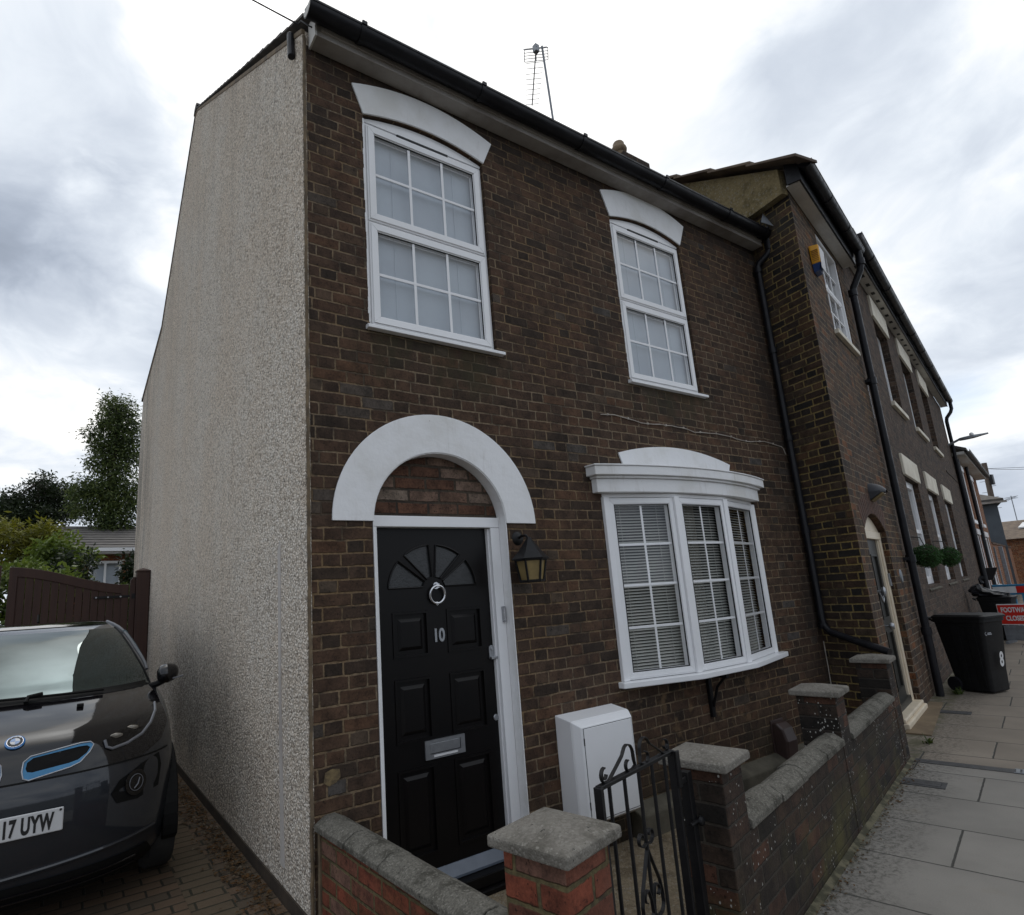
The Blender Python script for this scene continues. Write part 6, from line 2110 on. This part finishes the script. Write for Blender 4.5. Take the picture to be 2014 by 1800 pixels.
# roof panel and pale roof rails
mb = MB()
cpatch(mb, [1.545, 1.555, 1.565, 1.572, 1.578, 1.582], lambda z: (-zt(z)[2] * 0.93, zt(z)[2] * 0.93), 0.004, 24)
mb.add([(-0.36, 2.2, 1.59), (0.36, 2.2, 1.59), (0.36, 3.5, 1.59), (-0.36, 3.5, 1.59)], [(0, 1, 2, 3)])
mb.build('roof_panel', 'carblack', CAR, smooth=60)
for sx_ in (-1, 1):
    mb = MB()
    mb.tube([Sn(sx_ * zt(z)[2] * 0.962, z, 0.006) for z in [1.20 + i * 0.024 for i in range(16)]], 0.011, 8)
    mb.build('roof_rail', 'lampgrey', CAR, smooth=True)
    # side glass
    mb = MB()
    for z0_, z1_ in ((1.14, 1.25), (1.25, 1.38), (1.38, 1.49)):
        mb.hexa([(sx_ * (zt(z0_)[2] - 0.02), 1.55 - (1.49 - z0_) * 0.8, z0_), (sx_ * (zt(z0_)[2] + 0.004), 1.55 - (1.49 - z0_) * 0.8, z0_), (sx_ * (zt(z0_)[2] + 0.004), 3.35, z0_), (sx_ * (zt(z0_)[2] - 0.02), 3.35, z0_),
                 (sx_ * (zt(z1_)[2] - 0.02), 1.55 - (1.49 - z1_) * 0.8, z1_), (sx_ * (zt(z1_)[2] + 0.004), 1.55 - (1.49 - z1_) * 0.8, z1_), (sx_ * (zt(z1_)[2] + 0.004), 3.35, z1_), (sx_ * (zt(z1_)[2] - 0.02), 3.35, z1_)])
    mb.build('side_window', 'carglass', CAR)
    # kidney grille: black mesh, blue ring, bright rim
    kp = [(0.047, 0.872), (0.075, 0.893), (0.30, 0.914), (0.345, 0.912), (0.362, 0.898), (0.345, 0.868), (0.30, 0.826), (0.255, 0.812), (0.075, 0.786), (0.050, 0.797), (0.042, 0.83)]
    kx = [(sx_ * x, z) for x, z in kp]
    mb = MB()
    pts = [Sn(x, z, 0.0055) for x, z in kx]
    kc = Sn(sx_ * 0.19, 0.852, 0.0085)
    pts = [p_ + (Sn(*q_, 1.0) - Sn(*q_, 0.0)) * 0.003 for p_, q_ in zip(pts, kx)]
    mb.add(pts + [kc], [(k, (k + 1) % len(pts), len(pts)) for k in range(len(pts))])
    gr = mb.build('grille', 'trim', CAR)
    cx_ = sum(p[0] for p in kx) / len(kx)
    cz_ = sum(p[1] for p in kx) / len(kx)
    mb = MB()
    mb.tube([Sn(x, z, 0.014) for x, z in kx], 0.0042, 8, closed=True)
    mb.build('grille_rim', 'satin', gr, smooth=True)
    mb = MB()
    o_ = [Sn(x, z, 0.013) for x, z in kx]
    i_ = [Sn(cx_ + (x - cx_) * 0.90, cz_ + (z - cz_) * (0.78 if z > cz_ else 0.50), 0.0105) for x, z in kx]
    m_ = len(kx)
    mb.add(o_ + i_, [(k, (k + 1) % m_, m_ + (k + 1) % m_, m_ + k) for k in range(m_)])
    mb.build('grille_ring', 'carblue', gr)
    # headlamp: smoked cover with U-shaped guide
    hp = [(0.415, 0.905), (0.425, 0.872), (0.452, 0.858), (0.53, 0.868), (0.61, 0.895), (0.665, 0.935), (0.705, 0.985), (0.715, 1.018), (0.60, 0.975), (0.50, 0.94)]
    mb = MB()
    pts = [Sn(sx_ * x, z, 0.009) for x, z in hp]
    c0 = Sn(sx_ * 0.56, 0.925, 0.013)
    mb.add(pts + [c0], [(k, (k + 1) % len(hp), len(hp)) for k in range(len(hp))])
    hl_ = mb.build('headlight', 'lampglass', CAR)
    mb = MB()
    mb.tube([Sn(sx_ * x, z, 0.014) for x, z in hp[:8]], 0.0085, 8)
    mb.build('light_guide', 'lampgrey', hl_, smooth=True)
    mb = MB()
    a0 = Sn(sx_ * 0.475, 0.915, 0.012)
    a1 = Sn(sx_ * 0.56, 0.935, 0.012)
    for c_ in (a0, a1):
        mb = MB()
        mb.lathe([(0.0, -0.004), (0.022, -0.002), (0.026, 0.003)], tuple(c_), 14, 'y', sx=1.3, sy=0.55)
        mb.build('lamp_reflector', 'lampdim', hl_, smooth=True)
    # fog lamp recess and lamp
    mb = MB()
    fp = [(0.46, 0.63), (0.50, 0.69), (0.62, 0.745), (0.72, 0.77), (0.735, 0.70), (0.72, 0.59), (0.60, 0.565), (0.49, 0.575)]
    pts = [Sn(sx_ * x, z, 0.004) for x, z in fp]
    c0 = Sn(sx_ * 0.61, 0.655, 0.004)
    mb.add(pts + [c0], [(k, (k + 1) % len(fp), len(fp)) for k in range(len(fp))])
    fo = mb.build('fog_recess', 'trim', CAR)
    p0 = Sn(sx_ * 0.585, 0.655, 0.0)
    pn = (Sn(sx_ * 0.585, 0.655, 1.0) - p0).normalized()
    mb = MB()
    mb.lathe([(0.066, 0.0), (0.068, 0.008), (0.056, 0.012), (0.046, 0.008), (0.03, 0.014), (0.0, 0.017)], (0, 0, 0), 24)
    q = pn.to_track_quat('Z', 'Y').to_euler()
    mb.build('fog_light', 'lampglass', fo, smooth=True, loc=tuple(p0), rot=tuple(q))
    mb = MB()
    mb.tube([(0.043 * math.cos(t), 0.043 * math.sin(t), 0.011) for t in [2 * math.pi * i / 24 for i in range(24)]], 0.0022, 6, closed=True)
    mb.tube([(0.016, 0.022, 0.018), (0.004, -0.008, 0.020), (-0.018, -0.028, 0.017)], 0.0035, 6)
    mb.build('fog_reflector', 'lampgrey', fo, smooth=True, loc=tuple(p0), rot=tuple(q))
    # door mirror
    mb = MB()
    xs_ = sx_ * 0.815
    vs, rows_ = [], []
    for i, (t, ry, rz_) in enumerate(((0.0, 0.035, 0.03), (0.03, 0.07, 0.06), (0.10, 0.085, 0.072), (0.17, 0.075, 0.06), (0.205, 0.05, 0.035), (0.215, 0.015, 0.012))):
        for k in range(12):
            a = 2 * math.pi * k / 12
            vs.append((xs_ + sx_ * (-0.03 + t * 0.68), 0.98 + ry * math.cos(a) + 0.15 * t, 1.165 + 0.2 * t * 0.25 + rz_ * math.sin(a)))
    mb.add(vs, [(j * 12 + k, j * 12 + (k + 1) % 12, (j + 1) * 12 + (k + 1) % 12, (j + 1) * 12 + k) for j in range(5) for k in range(12)] + [tuple(range(12)), tuple(range(60, 72))])
    mi = mb.build('door_mirror', 'carblack', CAR, smooth=50)
    mb = MB()
    mb.tube([(sx_ * 0.735, 1.00, 1.09), (sx_ * 0.78, 0.99, 1.10), (sx_ * 0.84, 0.985, 1.125)], 0.022, 8)
    mb.build('mirror_arm', 'trim', mi, smooth=True)
    mb = MB()
    mb.tube([(sx_ * 0.88, 0.912, 1.135), (sx_ * 0.95, 0.935, 1.145)], 0.006, 6)
    mb.build('mirror_indicator', 'lampgrey', mi)
    for yw, nm in ((0.74, 'front'), (3.31, 'rear')):
        mb = MB()
        mb.lathe([(0.25, -0.09), (0.33, -0.085), (0.35, -0.06), (0.35, 0.055), (0.335, 0.08), (0.26, 0.086)], (sx_ * 0.775, yw, 0.35), 32, 'x', sx=1, sy=1)
        wt = mb.build('wheel', 'tyre', CAR, smooth=35)
        mb = MB()
        mb.lathe([(0.0, -0.03), (0.06, -0.03), (0.25, -0.02), (0.255, 0.02), (0.06, 0.0), (0.0, 0.01)], (sx_ * 0.838, yw, 0.35), 24, 'x')
        mb.build('rim', 'satin', wt, smooth=True)
        mb = MB()
        pts = [(yw + 0.395 * math.cos(R(a)), 0.36 + 0.395 * math.sin(R(a))) for a in range(-22, 203, 9)]
        pin = [(yw + 0.35 * math.cos(R(a)), 0.36 + 0.35 * math.sin(R(a))) for a in range(202, -23, -9)]
        mb.prism(pts + pin, 'x', sx_ * 0.77, sx_ * 0.856)
        mb.build('wheel_arch', 'trim', CAR, bevel=0.006)
# shut lines and lower intake
mb = MB()
cpatch(mb, [0.776, 0.780, 0.785], lambda z: (-0.78, 0.78), 0.0045, 40)
mb.build('bumper_gap', 'trim', CAR)
mb = MB()
cpatch(mb, [0.185 + i * 0.013 for i in range(10)], lambda z: (-lerp_tab([(0.18, 0.74), (0.31, 0.66)], z), lerp_tab([(0.18, 0.74), (0.31, 0.66)], z)), 0.005, 34)
inn = mb.build('lower_intake', 'trim', CAR, smooth=60)
for k, z in enumerate((0.225, 0.262)):
    mb = MB()
    mb.tube([Sn(-0.60 + 1.2 * i / 24, z, 0.010) for i in range(25)], 0.006, 6)
    mb.build('intake_slat', 'carblack', inn, smooth=True)
mb = MB()
mb.tube([Sn(-0.70 + 1.4 * i / 30, 0.345 + 0.05 * abs(-0.7 + 1.4 * i / 30), 0.002) for i in range(31)], 0.012, 8)
mb.build('bumper_lip', 'carpaint', CAR, smooth=True)
mb = MB()
mb.box(-0.6, 0.6, 0.62, 3.8, 0.13, 0.19)
mb.build('underbody', 'trim', CAR)
# number plate
mb = MB()
mb.box(-0.275, 0.240, -0.024, -0.014, 0.528, 0.640)
pt = mb.build('number_plate', 'platewhite', CAR, bevel=0.008)
mb = MB()
mb.box(-0.26, 0.22, -0.0145, 0.03, 0.535, 0.63)
mb.build('plate_plinth', 'carpaint', pt)
text('plate_lettering', '17 UYW', 'blackink', 0.108, pt, (0.196, -0.0252, 0.547), bold=0.0048, extrude=0.0006, sx=0.52, spacing=1.10, align='RIGHT')
mb = MB()
for x, z in ((0.226, 0.629),):
    mb.lathe([(0.006, -0.0268), (0.006, -0.0245)], (x, 0, z), 10, 'y')
mb.build('plate_screw', 'blackink', pt)
# round bonnet badge: blue ring, black ring, blue and white quarters
p0 = Sn(0.0, 0.965, 0.004)
pn = (Sn(0.0, 0.965, 1.0) - Sn(0.0, 0.965, 0.0)).normalized()
q = tuple(pn.to_track_quat('Z', 'Y').to_euler())
bdg = MB()
bdg.lathe([(0.046, 0.0), (0.046, 0.006), (0.041, 0.009), (0.0, 0.009)], (0, 0, 0), 32)
M['badgeblue'] = plain('badge_blue', (0.02, 0.16, 0.42), None, 8, 0.25, coat=1.0)
B = bdg.build('badge', 'badgeblue', CAR, smooth=True, loc=tuple(p0), rot=q)
for r0, r1, h_, mm in ((0.0, 0.037, 0.0098, 'chrome'), (0.0, 0.0352, 0.0106, 'blackink'), (0.0, 0.0225, 0.0114, 'whiteink')):
    mb = MB()
    mb.lathe([(r1, 0.008), (r1, h_), (0.0, h_)], (0, 0, 0), 32)
    mb.build('badge_ring', mm, B)
for a0 in (90, 270):
    mb = MB()
    mb.prism([(0, 0)] + arc(0, 0, 0.0218, 0.0218, a0, a0 + 90, 10), 'z', 0.0115, 0.0121)
    mb.build('badge_quarter', 'badgeblue', B)
for ch_, an in (('B', 128), ('M', 90), ('W', 52)):
    t = R(an)
    text('badge_letter', ch_, 'whiteink', 0.0125, B, (0.0287 * math.cos(t), 0.0287 * math.sin(t), 0.0109), rot=(0, 0, t - R(90)), extrude=0.0002, align='CENTER', bold=0.0003)
mb = MB()
mb.tube([(0.0, 3.0, 1.59), (0.0, 3.06, 1.66)], 0.010, 6)
mb.build('roof_antenna', 'trim', CAR)
mb = MB()
for sx_ in (0.30,):
    p0 = Sn(sx_, 1.068, 0.008)
    mb.box(p0.x - 0.018, p0.x + 0.018, p0.y - 0.02, p0.y + 0.02, p0.z - 0.006, p0.z + 0.014)
mb.build('washer_jet', 'trim', CAR, bevel=0.004)

# ------------------------------------------------------------------ driveway gates
def gate_leaf(name, label, x0, x1, zl, zr, y=7.0):
    T = thing(name, label, 'gate', ((x0 + x1) / 2, y, -0.075), 0, 'driveway gate leaves')
    xc = (x0 + x1) / 2
    def top(x):
        t = (x - x0) / (x1 - x0)
        s_ = t * t * (3 - 2 * t)
        return zl + (zr - zl) * s_ + 0.075
    nb = 13
    mb = MB()
    for i in range(nb):
        a = x0 + 0.09 + (x1 - x0 - 0.18) * i / nb + 0.003
        b = x0 + 0.09 + (x1 - x0 - 0.18) * (i + 1) / nb - 0.003
        mb.hexa([(a - xc, 0.0, 0.06), (b - xc, 0.0, 0.06), (b - xc, 0.022, 0.06), (a - xc, 0.022, 0.06), (a - xc, 0.0, top(a) - 0.03), (b - xc, 0.0, top(b) - 0.03), (b - xc, 0.022, top(b) - 0.03), (a - xc, 0.022, top(a) - 0.03)])
    mb.build('boards', 'gatebrown', T, bevel=0.004)
    mb = MB()
    k = 20
    vs = []
    for i in range(k + 1):
        x = x0 + (x1 - x0) * i / k
        vs += [(x - xc, -0.016, top(x) - 0.13), (x - xc, 0.040, top(x) - 0.13), (x - xc, 0.040, top(x)), (x - xc, -0.016, top(x))]
    mb.add(vs, [(i * 4 + j, i * 4 + (j + 1) % 4, i * 4 + 4 + (j + 1) % 4, i * 4 + 4 + j) for i in range(k) for j in range(4)] + [(0, 1, 2, 3), (4 * k + 3, 4 * k + 2, 4 * k + 1, 4 * k)])
    for a, b in ((x0, x0 + 0.095), (x1 - 0.095, x1)):
        mb.hexa([(a - xc, -0.018, 0.04), (b - xc, -0.018, 0.04), (b - xc, 0.042, 0.04), (a - xc, 0.042, 0.04), (a - xc, -0.018, top(a) - 0.10), (b - xc, -0.018, top(b) - 0.10), (b - xc, 0.042, top(b) - 0.10), (a - xc, 0.042, top(a) - 0.10)])
    mb.build('frame', 'gatebrown', T, bevel=0.005)
    return T


GL = gate_leaf('timber_gate', 'dark brown boarded driveway gate leaf with sloping curved top', -1.745, -0.300, 2.275, 1.985)
mb = MB()
mb.box(0.28, 0.78, -0.024, -0.019, 1.870, 1.905)
mb.box(0.76, 0.83, -0.034, -0.012, 1.85, 1.925)
hs = mb.build('hinge_strap', 'blackiron', GL, bevel=0.002)
mb = MB()
for x in (0.31, 0.46, 0.62):
    mb.lathe([(0.011, -0.030), (0.013, -0.026), (0.013, -0.023)], (x, 0, 1.8875), 10, 'y')
mb.build('hinge_bolt', 'satin', hs, smooth=True)
gate_leaf('timber_gate', 'second brown gate leaf only just showing at the left edge', -3.26, -1.835, 1.985, 2.30)
T = thing('gate_post', 'square brown gate post with pyramid top against the pebbledash', 'post', (-0.110, 7.0, -0.075))
mb = MB()
mb.box(-0.100, 0.078, -0.09, 0.09, -0.1, 2.235)
mb.build('post', 'gatebrown', T, bevel=0.008)
mb = MB()
mb.add([(-0.108, -0.098, 2.236), (0.085, -0.098, 2.236), (0.085, 0.098, 2.236), (-0.108, 0.098, 2.236), (-0.108, -0.098, 2.258), (0.085, -0.098, 2.258), (0.085, 0.098, 2.258), (-0.108, 0.098, 2.258), (-0.012, 0, 2.300)], [(0, 3, 2, 1), (0, 1, 5, 4), (1, 2, 6, 5), (2, 3, 7, 6), (3, 0, 4, 7), (4, 5, 8), (5, 6, 8), (6, 7, 8), (7, 4, 8)])
mb.build('post_cap', 'gatebrown', T, bevel=0.004)
mb = MB()
mb.box(-0.175, -0.104, -0.03, 0.05, 0.0, 2.10)
mb.prism([(-0.175, 2.10), (-0.104, 2.10), (-0.104, 2.17), (-0.14, 2.16), (-0.165, 2.13)], 'y', -0.03, 0.05)
mb.build('hanging_stile', 'gatebrown', T, bevel=0.005)

# ------------------------------------------------------------------ plants behind the gate
M['leaf_euc'] = leaf_mat('leaf_grey_green', [(0.014, 0.024, 0.008), (0.038, 0.060, 0.016), (0.085, 0.115, 0.028), (0.15, 0.175, 0.05)])
M['leaf_dark'] = leaf_mat('leaf_dark_green', [(0.007, 0.012, 0.005), (0.016, 0.026, 0.009), (0.032, 0.048, 0.015)])
M['leaf_gold'] = leaf_mat('leaf_yellow_green', [(0.05, 0.06, 0.008), (0.13, 0.135, 0.015), (0.22, 0.205, 0.025)])
M['leaf_mid'] = leaf_mat('leaf_mid_green', [(0.018, 0.032, 0.008), (0.058, 0.088, 0.016), (0.12, 0.15, 0.03)])
M['leaf_bright'] = leaf_mat('leaf_bright_green', [(0.045, 0.075, 0.012), (0.10, 0.145, 0.022), (0.17, 0.21, 0.04)])


def foliage(clumps, n, size, seed, droop=0.0, wide=0.42, shell=0.55, jitter=0.18):
    """leaf-shaped faces scattered through overlapping clumps (x, y, z, rx, ry, rz)"""
    rg_ = random.Random(seed)
    mb = MB()
    wts = [c[3] * c[4] * c[5] for c in clumps]
    for i in range(n):
        c = rg_.choices(clumps, wts)[0]
        v = Vector((rg_.gauss(0, 1), rg_.gauss(0, 1), rg_.gauss(0, 1))).normalized()
        r = (shell + (1 - shell) * rg_.random()) if rg_.random() < 0.75 else rg_.random()
        r *= 1 + rg_.gauss(0, jitter)
        p = Vector((c[0] + v.x * c[3] * r, c[1] + v.y * c[4] * r, c[2] + v.z * c[5] * r))
        a = (Vector((rg_.gauss(0, 1), rg_.gauss(0, 1), rg_.gauss(0, 0.7) - droop)) + v * 0.6).normalized()
        b = a.cross(Vector((rg_.gauss(0, 1), rg_.gauss(0, 1), rg_.gauss(0, 1)))).normalized()
        s_ = size * rg_.uniform(0.6, 1.35)
        mb.add([p, p + a * s_ * 0.5 - b * s_ * wide * 0.5, p + a * s_, p + a * s_ * 0.5 + b * s_ * wide * 0.5], [(0, 1, 2, 3)])
    return mb


def limbs(trunk, ends, r0, seed):
    rg_ = random.Random(seed)
    mb = MB()
    k = len(trunk)
    mb.tube(trunk, [r0 * (1 - 0.75 * i / (k - 1)) for i in range(k)], 10)
    for e in ends:
        s_ = Vector(trunk[min(k - 1, max(1, int(rg_.uniform(0.35, 0.95) * k)))])
        e = Vector(e)
        m1 = s_ + (e - s_) * 0.4 + Vector((rg_.uniform(-.15, .15), rg_.uniform(-.15, .15), 0.12))
        mb.tube([s_, m1, s_ + (e - s_) * 0.75 + Vector((0, 0, 0.08)), e], [r0 * 0.34, r0 * 0.24, r0 * 0.14, r0 * 0.05], 6)
    return mb


def tree(name, label, cat, loc, clumps, n, size, mat, trunk_h, r0, seed, group=None, **kw):
    T = thing(name, label, cat, loc, 0, group)
    foliage(clumps, n, size, seed, **kw).build('crown', mat, T)
    rg_ = random.Random(seed)
    top = max(c[2] for c in clumps)
    tk = [(0, 0, -0.3), (0.03, 0, trunk_h * 0.4), (-0.04, 0.05, trunk_h * 0.75), (0.06, 0.02, trunk_h), (0.02, 0, (trunk_h + top) / 2), (0.05, 0, top)]
    limbs(tk, [(c[0], c[1], c[2]) for c in clumps], r0, seed).build('trunk', 'bark', T, smooth=True)
    return T


ec = [(-0.12, 0, 8.85, .34, .5, .36), (0.25, 0.2, 8.7, .5, .6, .5), (-0.20, -.1, 8.15, .38, .6, .40), (0.35, 0.2, 8.05, .7, .8, .6), (-0.62, 0, 7.72, .36, .5, .22), (-0.30, 0, 7.35, .42, .6, .42), (0.4, 0.3, 7.2, .75, .9, .6), (-0.42, 0, 6.7, .36, .6, .36), (0.15, 0, 6.45, .55, .7, .42), (-0.75, .2, 5.75, .48, .6, .48), (-0.25, 0, 5.75, .55, .8, .5), (0.5, 0, 5.6, .8, .8, .7), (-0.62, 0, 5.1, .5, .6, .42), (0.1, -.2, 4.85, .7, .8, .5), (-0.10, -.3, 4.25, .42, .6, .42), (0.5, 0, 3.9, .8, .8, .8), (0.25, -.3, 3.4, .5, .6, .5)]
tree('eucalyptus_tree', 'tall wispy grey green tree rising right behind the gable', 'tree', (0.10, 20, 0), [(a * 1.0 - 0.05, b, c, d * 1.14, e, f * 1.12) for a, b, c, d, e, f in ec], 34000, 0.125, 'leaf_euc', 4.2, 0.13, 21, droop=0.7, wide=0.30, shell=0.5, jitter=0.24)
rg = random.Random(8)
oak = [(rg.uniform(-2.0, 2.0), rg.uniform(-1.5, 1.5), 9.7 + rg.uniform(-2.6, 1.1) - 0.0, rg.uniform(.65, 1.15), 1.0, rg.uniform(.5, .85)) for _ in range(34)]
oak = [c for c in oak if (c[0] / 2.3) ** 2 + ((c[2] - 8.9) / 2.25) ** 2 < 1]
tree('broadleaf_tree', 'dark rounded broadleaf tree in the distance beyond the bungalow', 'tree', (-2.75, 45, 0), oak, 17000, 0.22, 'leaf_dark', 6.0, 0.26, 31, shell=0.6, jitter=0.16)
gold = [(rg.uniform(-0.9, 0.75), rg.uniform(-.5, .6), 3.25 + rg.uniform(-0.75, 0.55), rg.uniform(.28, .5), .45, rg.uniform(.24, .42)) for _ in range(24)]
gold = [c for c in gold if c[2] + c[5] < 4.15 - 0.25 * abs(c[0] + 0.35)]
tree('golden_conifer', 'yellow green feathery conifer bush above the driveway gate', 'tree', (-1.95, 14, 0), gold, 9000, 0.15, 'leaf_gold', 2.2, 0.07, 41, droop=0.4, wide=0.26, shell=0.6)
for i, (x, y, zc, rx, rz_, n_, mt_, lab, sz) in enumerate((
        (-2.45, 10.4, 1.85, .75, 1.25, 5200, 'leaf_mid', 'leafy green shrub at the far left behind the brown gate', .12),
        (-1.55, 10.2, 2.10, .60, .80, 3600, 'leaf_bright', 'bright light green shrub just above the middle of the gate', .12),
        (-0.95, 11.2, 2.25, .42, .85, 3200, 'leaf_dark', 'small dark conical evergreen between the lighter shrubs', .10),
        (-0.35, 11.0, 1.70, .50, .72, 3000, 'leaf_mid', 'dense green bush beside the house wall under the bungalow window', .12),
        (-1.20, 12.6, 2.78, .62, .72, 3600, 'leaf_bright', 'loose pale shrub reaching up to the bungalow gutter', .13),
        (0.30, 12.6, 2.35, .36, .90, 2600, 'leaf_dark', 'dark bush close against the gable rear corner', .12))):
    T = thing('garden_shrub', lab, 'shrub', (x, y, -0.2), 0, 'shrubs behind the gate')
    rg_ = random.Random(60 + i)
    cl = [(rg_.uniform(-rx, rx) * 0.7, rg_.uniform(-.4, .4), zc + rg_.uniform(-rz_, rz_) * 0.75, rx * rg_.uniform(.35, .6), .4, rz_ * rg_.uniform(.22, .42)) for _ in range(13)]
    foliage(cl, n_, sz, 70 + i, droop=0.2, wide=0.42, jitter=0.26).build('foliage', mt_, T)
    limbs([(0, 0, -0.1), (0.03, 0, zc * 0.5), (-0.02, 0, zc), (0, 0, zc + rz_ * 0.6)], [c[:3] for c in cl], 0.035, 80 + i).build('stem', 'bark', T)
T = thing('bungalow', 'red brick bungalow with grey slate roof and white gutter beyond the garden', 'house', (-1.9, 17.2, 0))
mb = MB()
mb.panel([(0, -0.3), (5.2, -0.3), (5.2, 3.42), (0, 3.42)], [[(1.42, 2.2), (2.25, 2.2), (2.25, 3.15), (1.42, 3.15)]], 'y', 0.0, 0.12)
mb.build('front_wall', 'brickorange', T)
mb = MB()
mb.box(0, 0.2, 0.1, 5.8, -0.3, 3.42)
mb.build('side_wall', 'brickorange', T)
mb = MB()
for i in range(9):
    t0, t1 = i / 9, (i + 1.15) / 9
    mb.hexa([(-0.25 + 0.9 * t0, -0.35 + 3.2 * t0, 3.48 + 1.02 * t0), (5.4, -0.35 + 3.2 * t0, 3.48 + 1.02 * t0), (5.4, -0.35 + 3.2 * t1, 3.48 + 1.02 * t1 - 0.02), (-0.25 + 0.9 * t1, -0.35 + 3.2 * t1, 3.48 + 1.02 * t1 - 0.02),
             (-0.25 + 0.9 * t0, -0.35 + 3.2 * t0, 3.53 + 1.02 * t0), (5.4, -0.35 + 3.2 * t0, 3.53 + 1.02 * t0), (5.4, -0.35 + 3.2 * t1, 3.50 + 1.02 * t1), (-0.25 + 0.9 * t1, -0.35 + 3.2 * t1, 3.50 + 1.02 * t1)])
M['slate2'] = plain('pale_grey_slate', (0.085, 0.078, 0.074), (0.125, 0.115, 0.105), 5.0, 0.85, 0.004, 12)
mb.build('roof', 'slate2', T)
mb = MB()
mb.box(-0.28, 5.45, -0.42, -0.34, 3.40, 3.50)
mb.box(-0.1, 5.4, -0.33, -0.003, 3.34, 3.415)
mb.build('gutter', 'upvc', T)
mb = MB()
mb.frame(1.42, 2.25, 2.2, 3.15, 0.07, -0.01, 0.08)
mb.box(1.80, 1.86, 0.0, 0.07, 2.25, 3.1)
W = mb.build('window', 'upvc', T)
mb = MB()
mb.add([(1.45, 0.05, 2.23), (2.22, 0.05, 2.23), (2.22, 0.05, 3.12), (1.45, 0.05, 3.12)], [(0, 1, 2, 3)])
mb.build('pane', 'glass', W)
mb = MB()
mb.box(1.3, 2.4, 0.13, 0.15, 2.1, 3.3)
mb.build('room_behind', 'blind', W)

# ------------------------------------------------------------------ litter and weeds
rg = random.Random(99)
mb = MB()
for k in range(1500):
    y = rg.triangular(-1.2, 7.0, 1.2)
    x = -0.05 - abs(rg.gauss(0, 0.085)) - 0.05 * math.sin(y * 5) ** 2 * rg.random()
    s_ = rg.uniform(0.006, 0.020)
    a = rg.uniform(0, 6.28)
    dx_, dy_ = math.cos(a) * s_, math.sin(a) * s_
    z = -0.066 + rg.uniform(0, 0.008)
    mb.add([(x - dx_, y - dy_, z), (x + dy_ * 0.6, y - dx_ * 0.6, z + rg.uniform(0, 0.010)), (x + dx_, y + dy_, z + rg.uniform(0, .006)), (x - dy_ * 0.6, y + dx_ * 0.6, z + rg.uniform(0, 0.012))], [(0, 1, 2, 3)])
M['litter'] = leaf_mat('leaf_litter', [(0.05, 0.028, 0.013), (0.13, 0.065, 0.022), (0.10, 0.075, 0.045), (0.26, 0.22, 0.17)], 0.9)
o = mb.build('leaf_litter', 'litter')
o['kind'] = 'stuff'
o['label'] = 'dead leaves and grit swept along the foot of the pebbledash'
o['category'] = 'litter'
rg = random.Random(321)
mb = MB()
for k in range(420):
    s_ = rg.uniform(-0.8, 2.9)
    p = wl(s_, 0.035 + abs(rg.gauss(0, 0.035)), 0.004)
    q = rg.uniform(0.003, 0.011)
    a = rg.uniform(0, 6.28)
    dx_, dy_ = math.cos(a) * q, math.sin(a) * q
    mb.add([(p.x - dx_, p.y - dy_, p.z), (p.x + dy_ * 0.7, p.y - dx_ * 0.7, p.z + rg.uniform(0, 0.008)), (p.x + dx_, p.y + dy_, p.z + rg.uniform(0, .005)), (p.x - dy_ * 0.7, p.y + dx_ * 0.7, p.z + rg.uniform(0, 0.008))], [(0, 1, 2, 3)])
o = mb.build('street_grit', 'litter')
o['kind'] = 'stuff'
o['label'] = 'grit and leaf crumbs gathered along the foot of the garden wall'
o['category'] = 'litter'
for i, (p, lab) in enumerate(((O2 + d2 * 2.62 + n2 * 0.22, 'small straggly weed at the foot of the black drainpipe'), (wl(3.55, 0.06), 'tiny weed sprouting beside the cream doorstep'), (O2 + d2 * 3.6 + n2 * 0.10, 'low weed growing by the wheelie bin wheel'))):
    T = thing('weed', lab, 'weed', (p.x, p.y, 0), 0, 'weeds in the paving')
    rg_ = random.Random(200 + i)
    mb = MB()
    for k in range(60 if i != 1 else 24):
        a = rg_.uniform(0, 6.28)
        L = rg_.uniform(0.03, 0.11)
        b0 = Vector((rg_.uniform(-.05, .05), rg_.uniform(-.03, .03), 0))
        e = b0 + Vector((math.cos(a) * L * 0.7, math.sin(a) * L * 0.7, L * rg_.uniform(0.3, 1.0)))
        s_ = Vector((-math.sin(a), math.cos(a), 0)) * 0.006
        mb.add([b0 - s_ * 0.4, b0 + s_ * 0.4, (b0 + e) / 2 + s_ + Vector((0, 0, 0.01)), e, (b0 + e) / 2 - s_ + Vector((0, 0, 0.01))], [(0, 1, 2, 3, 4)])
    mb.build('leaves', 'leaf_mid', T)
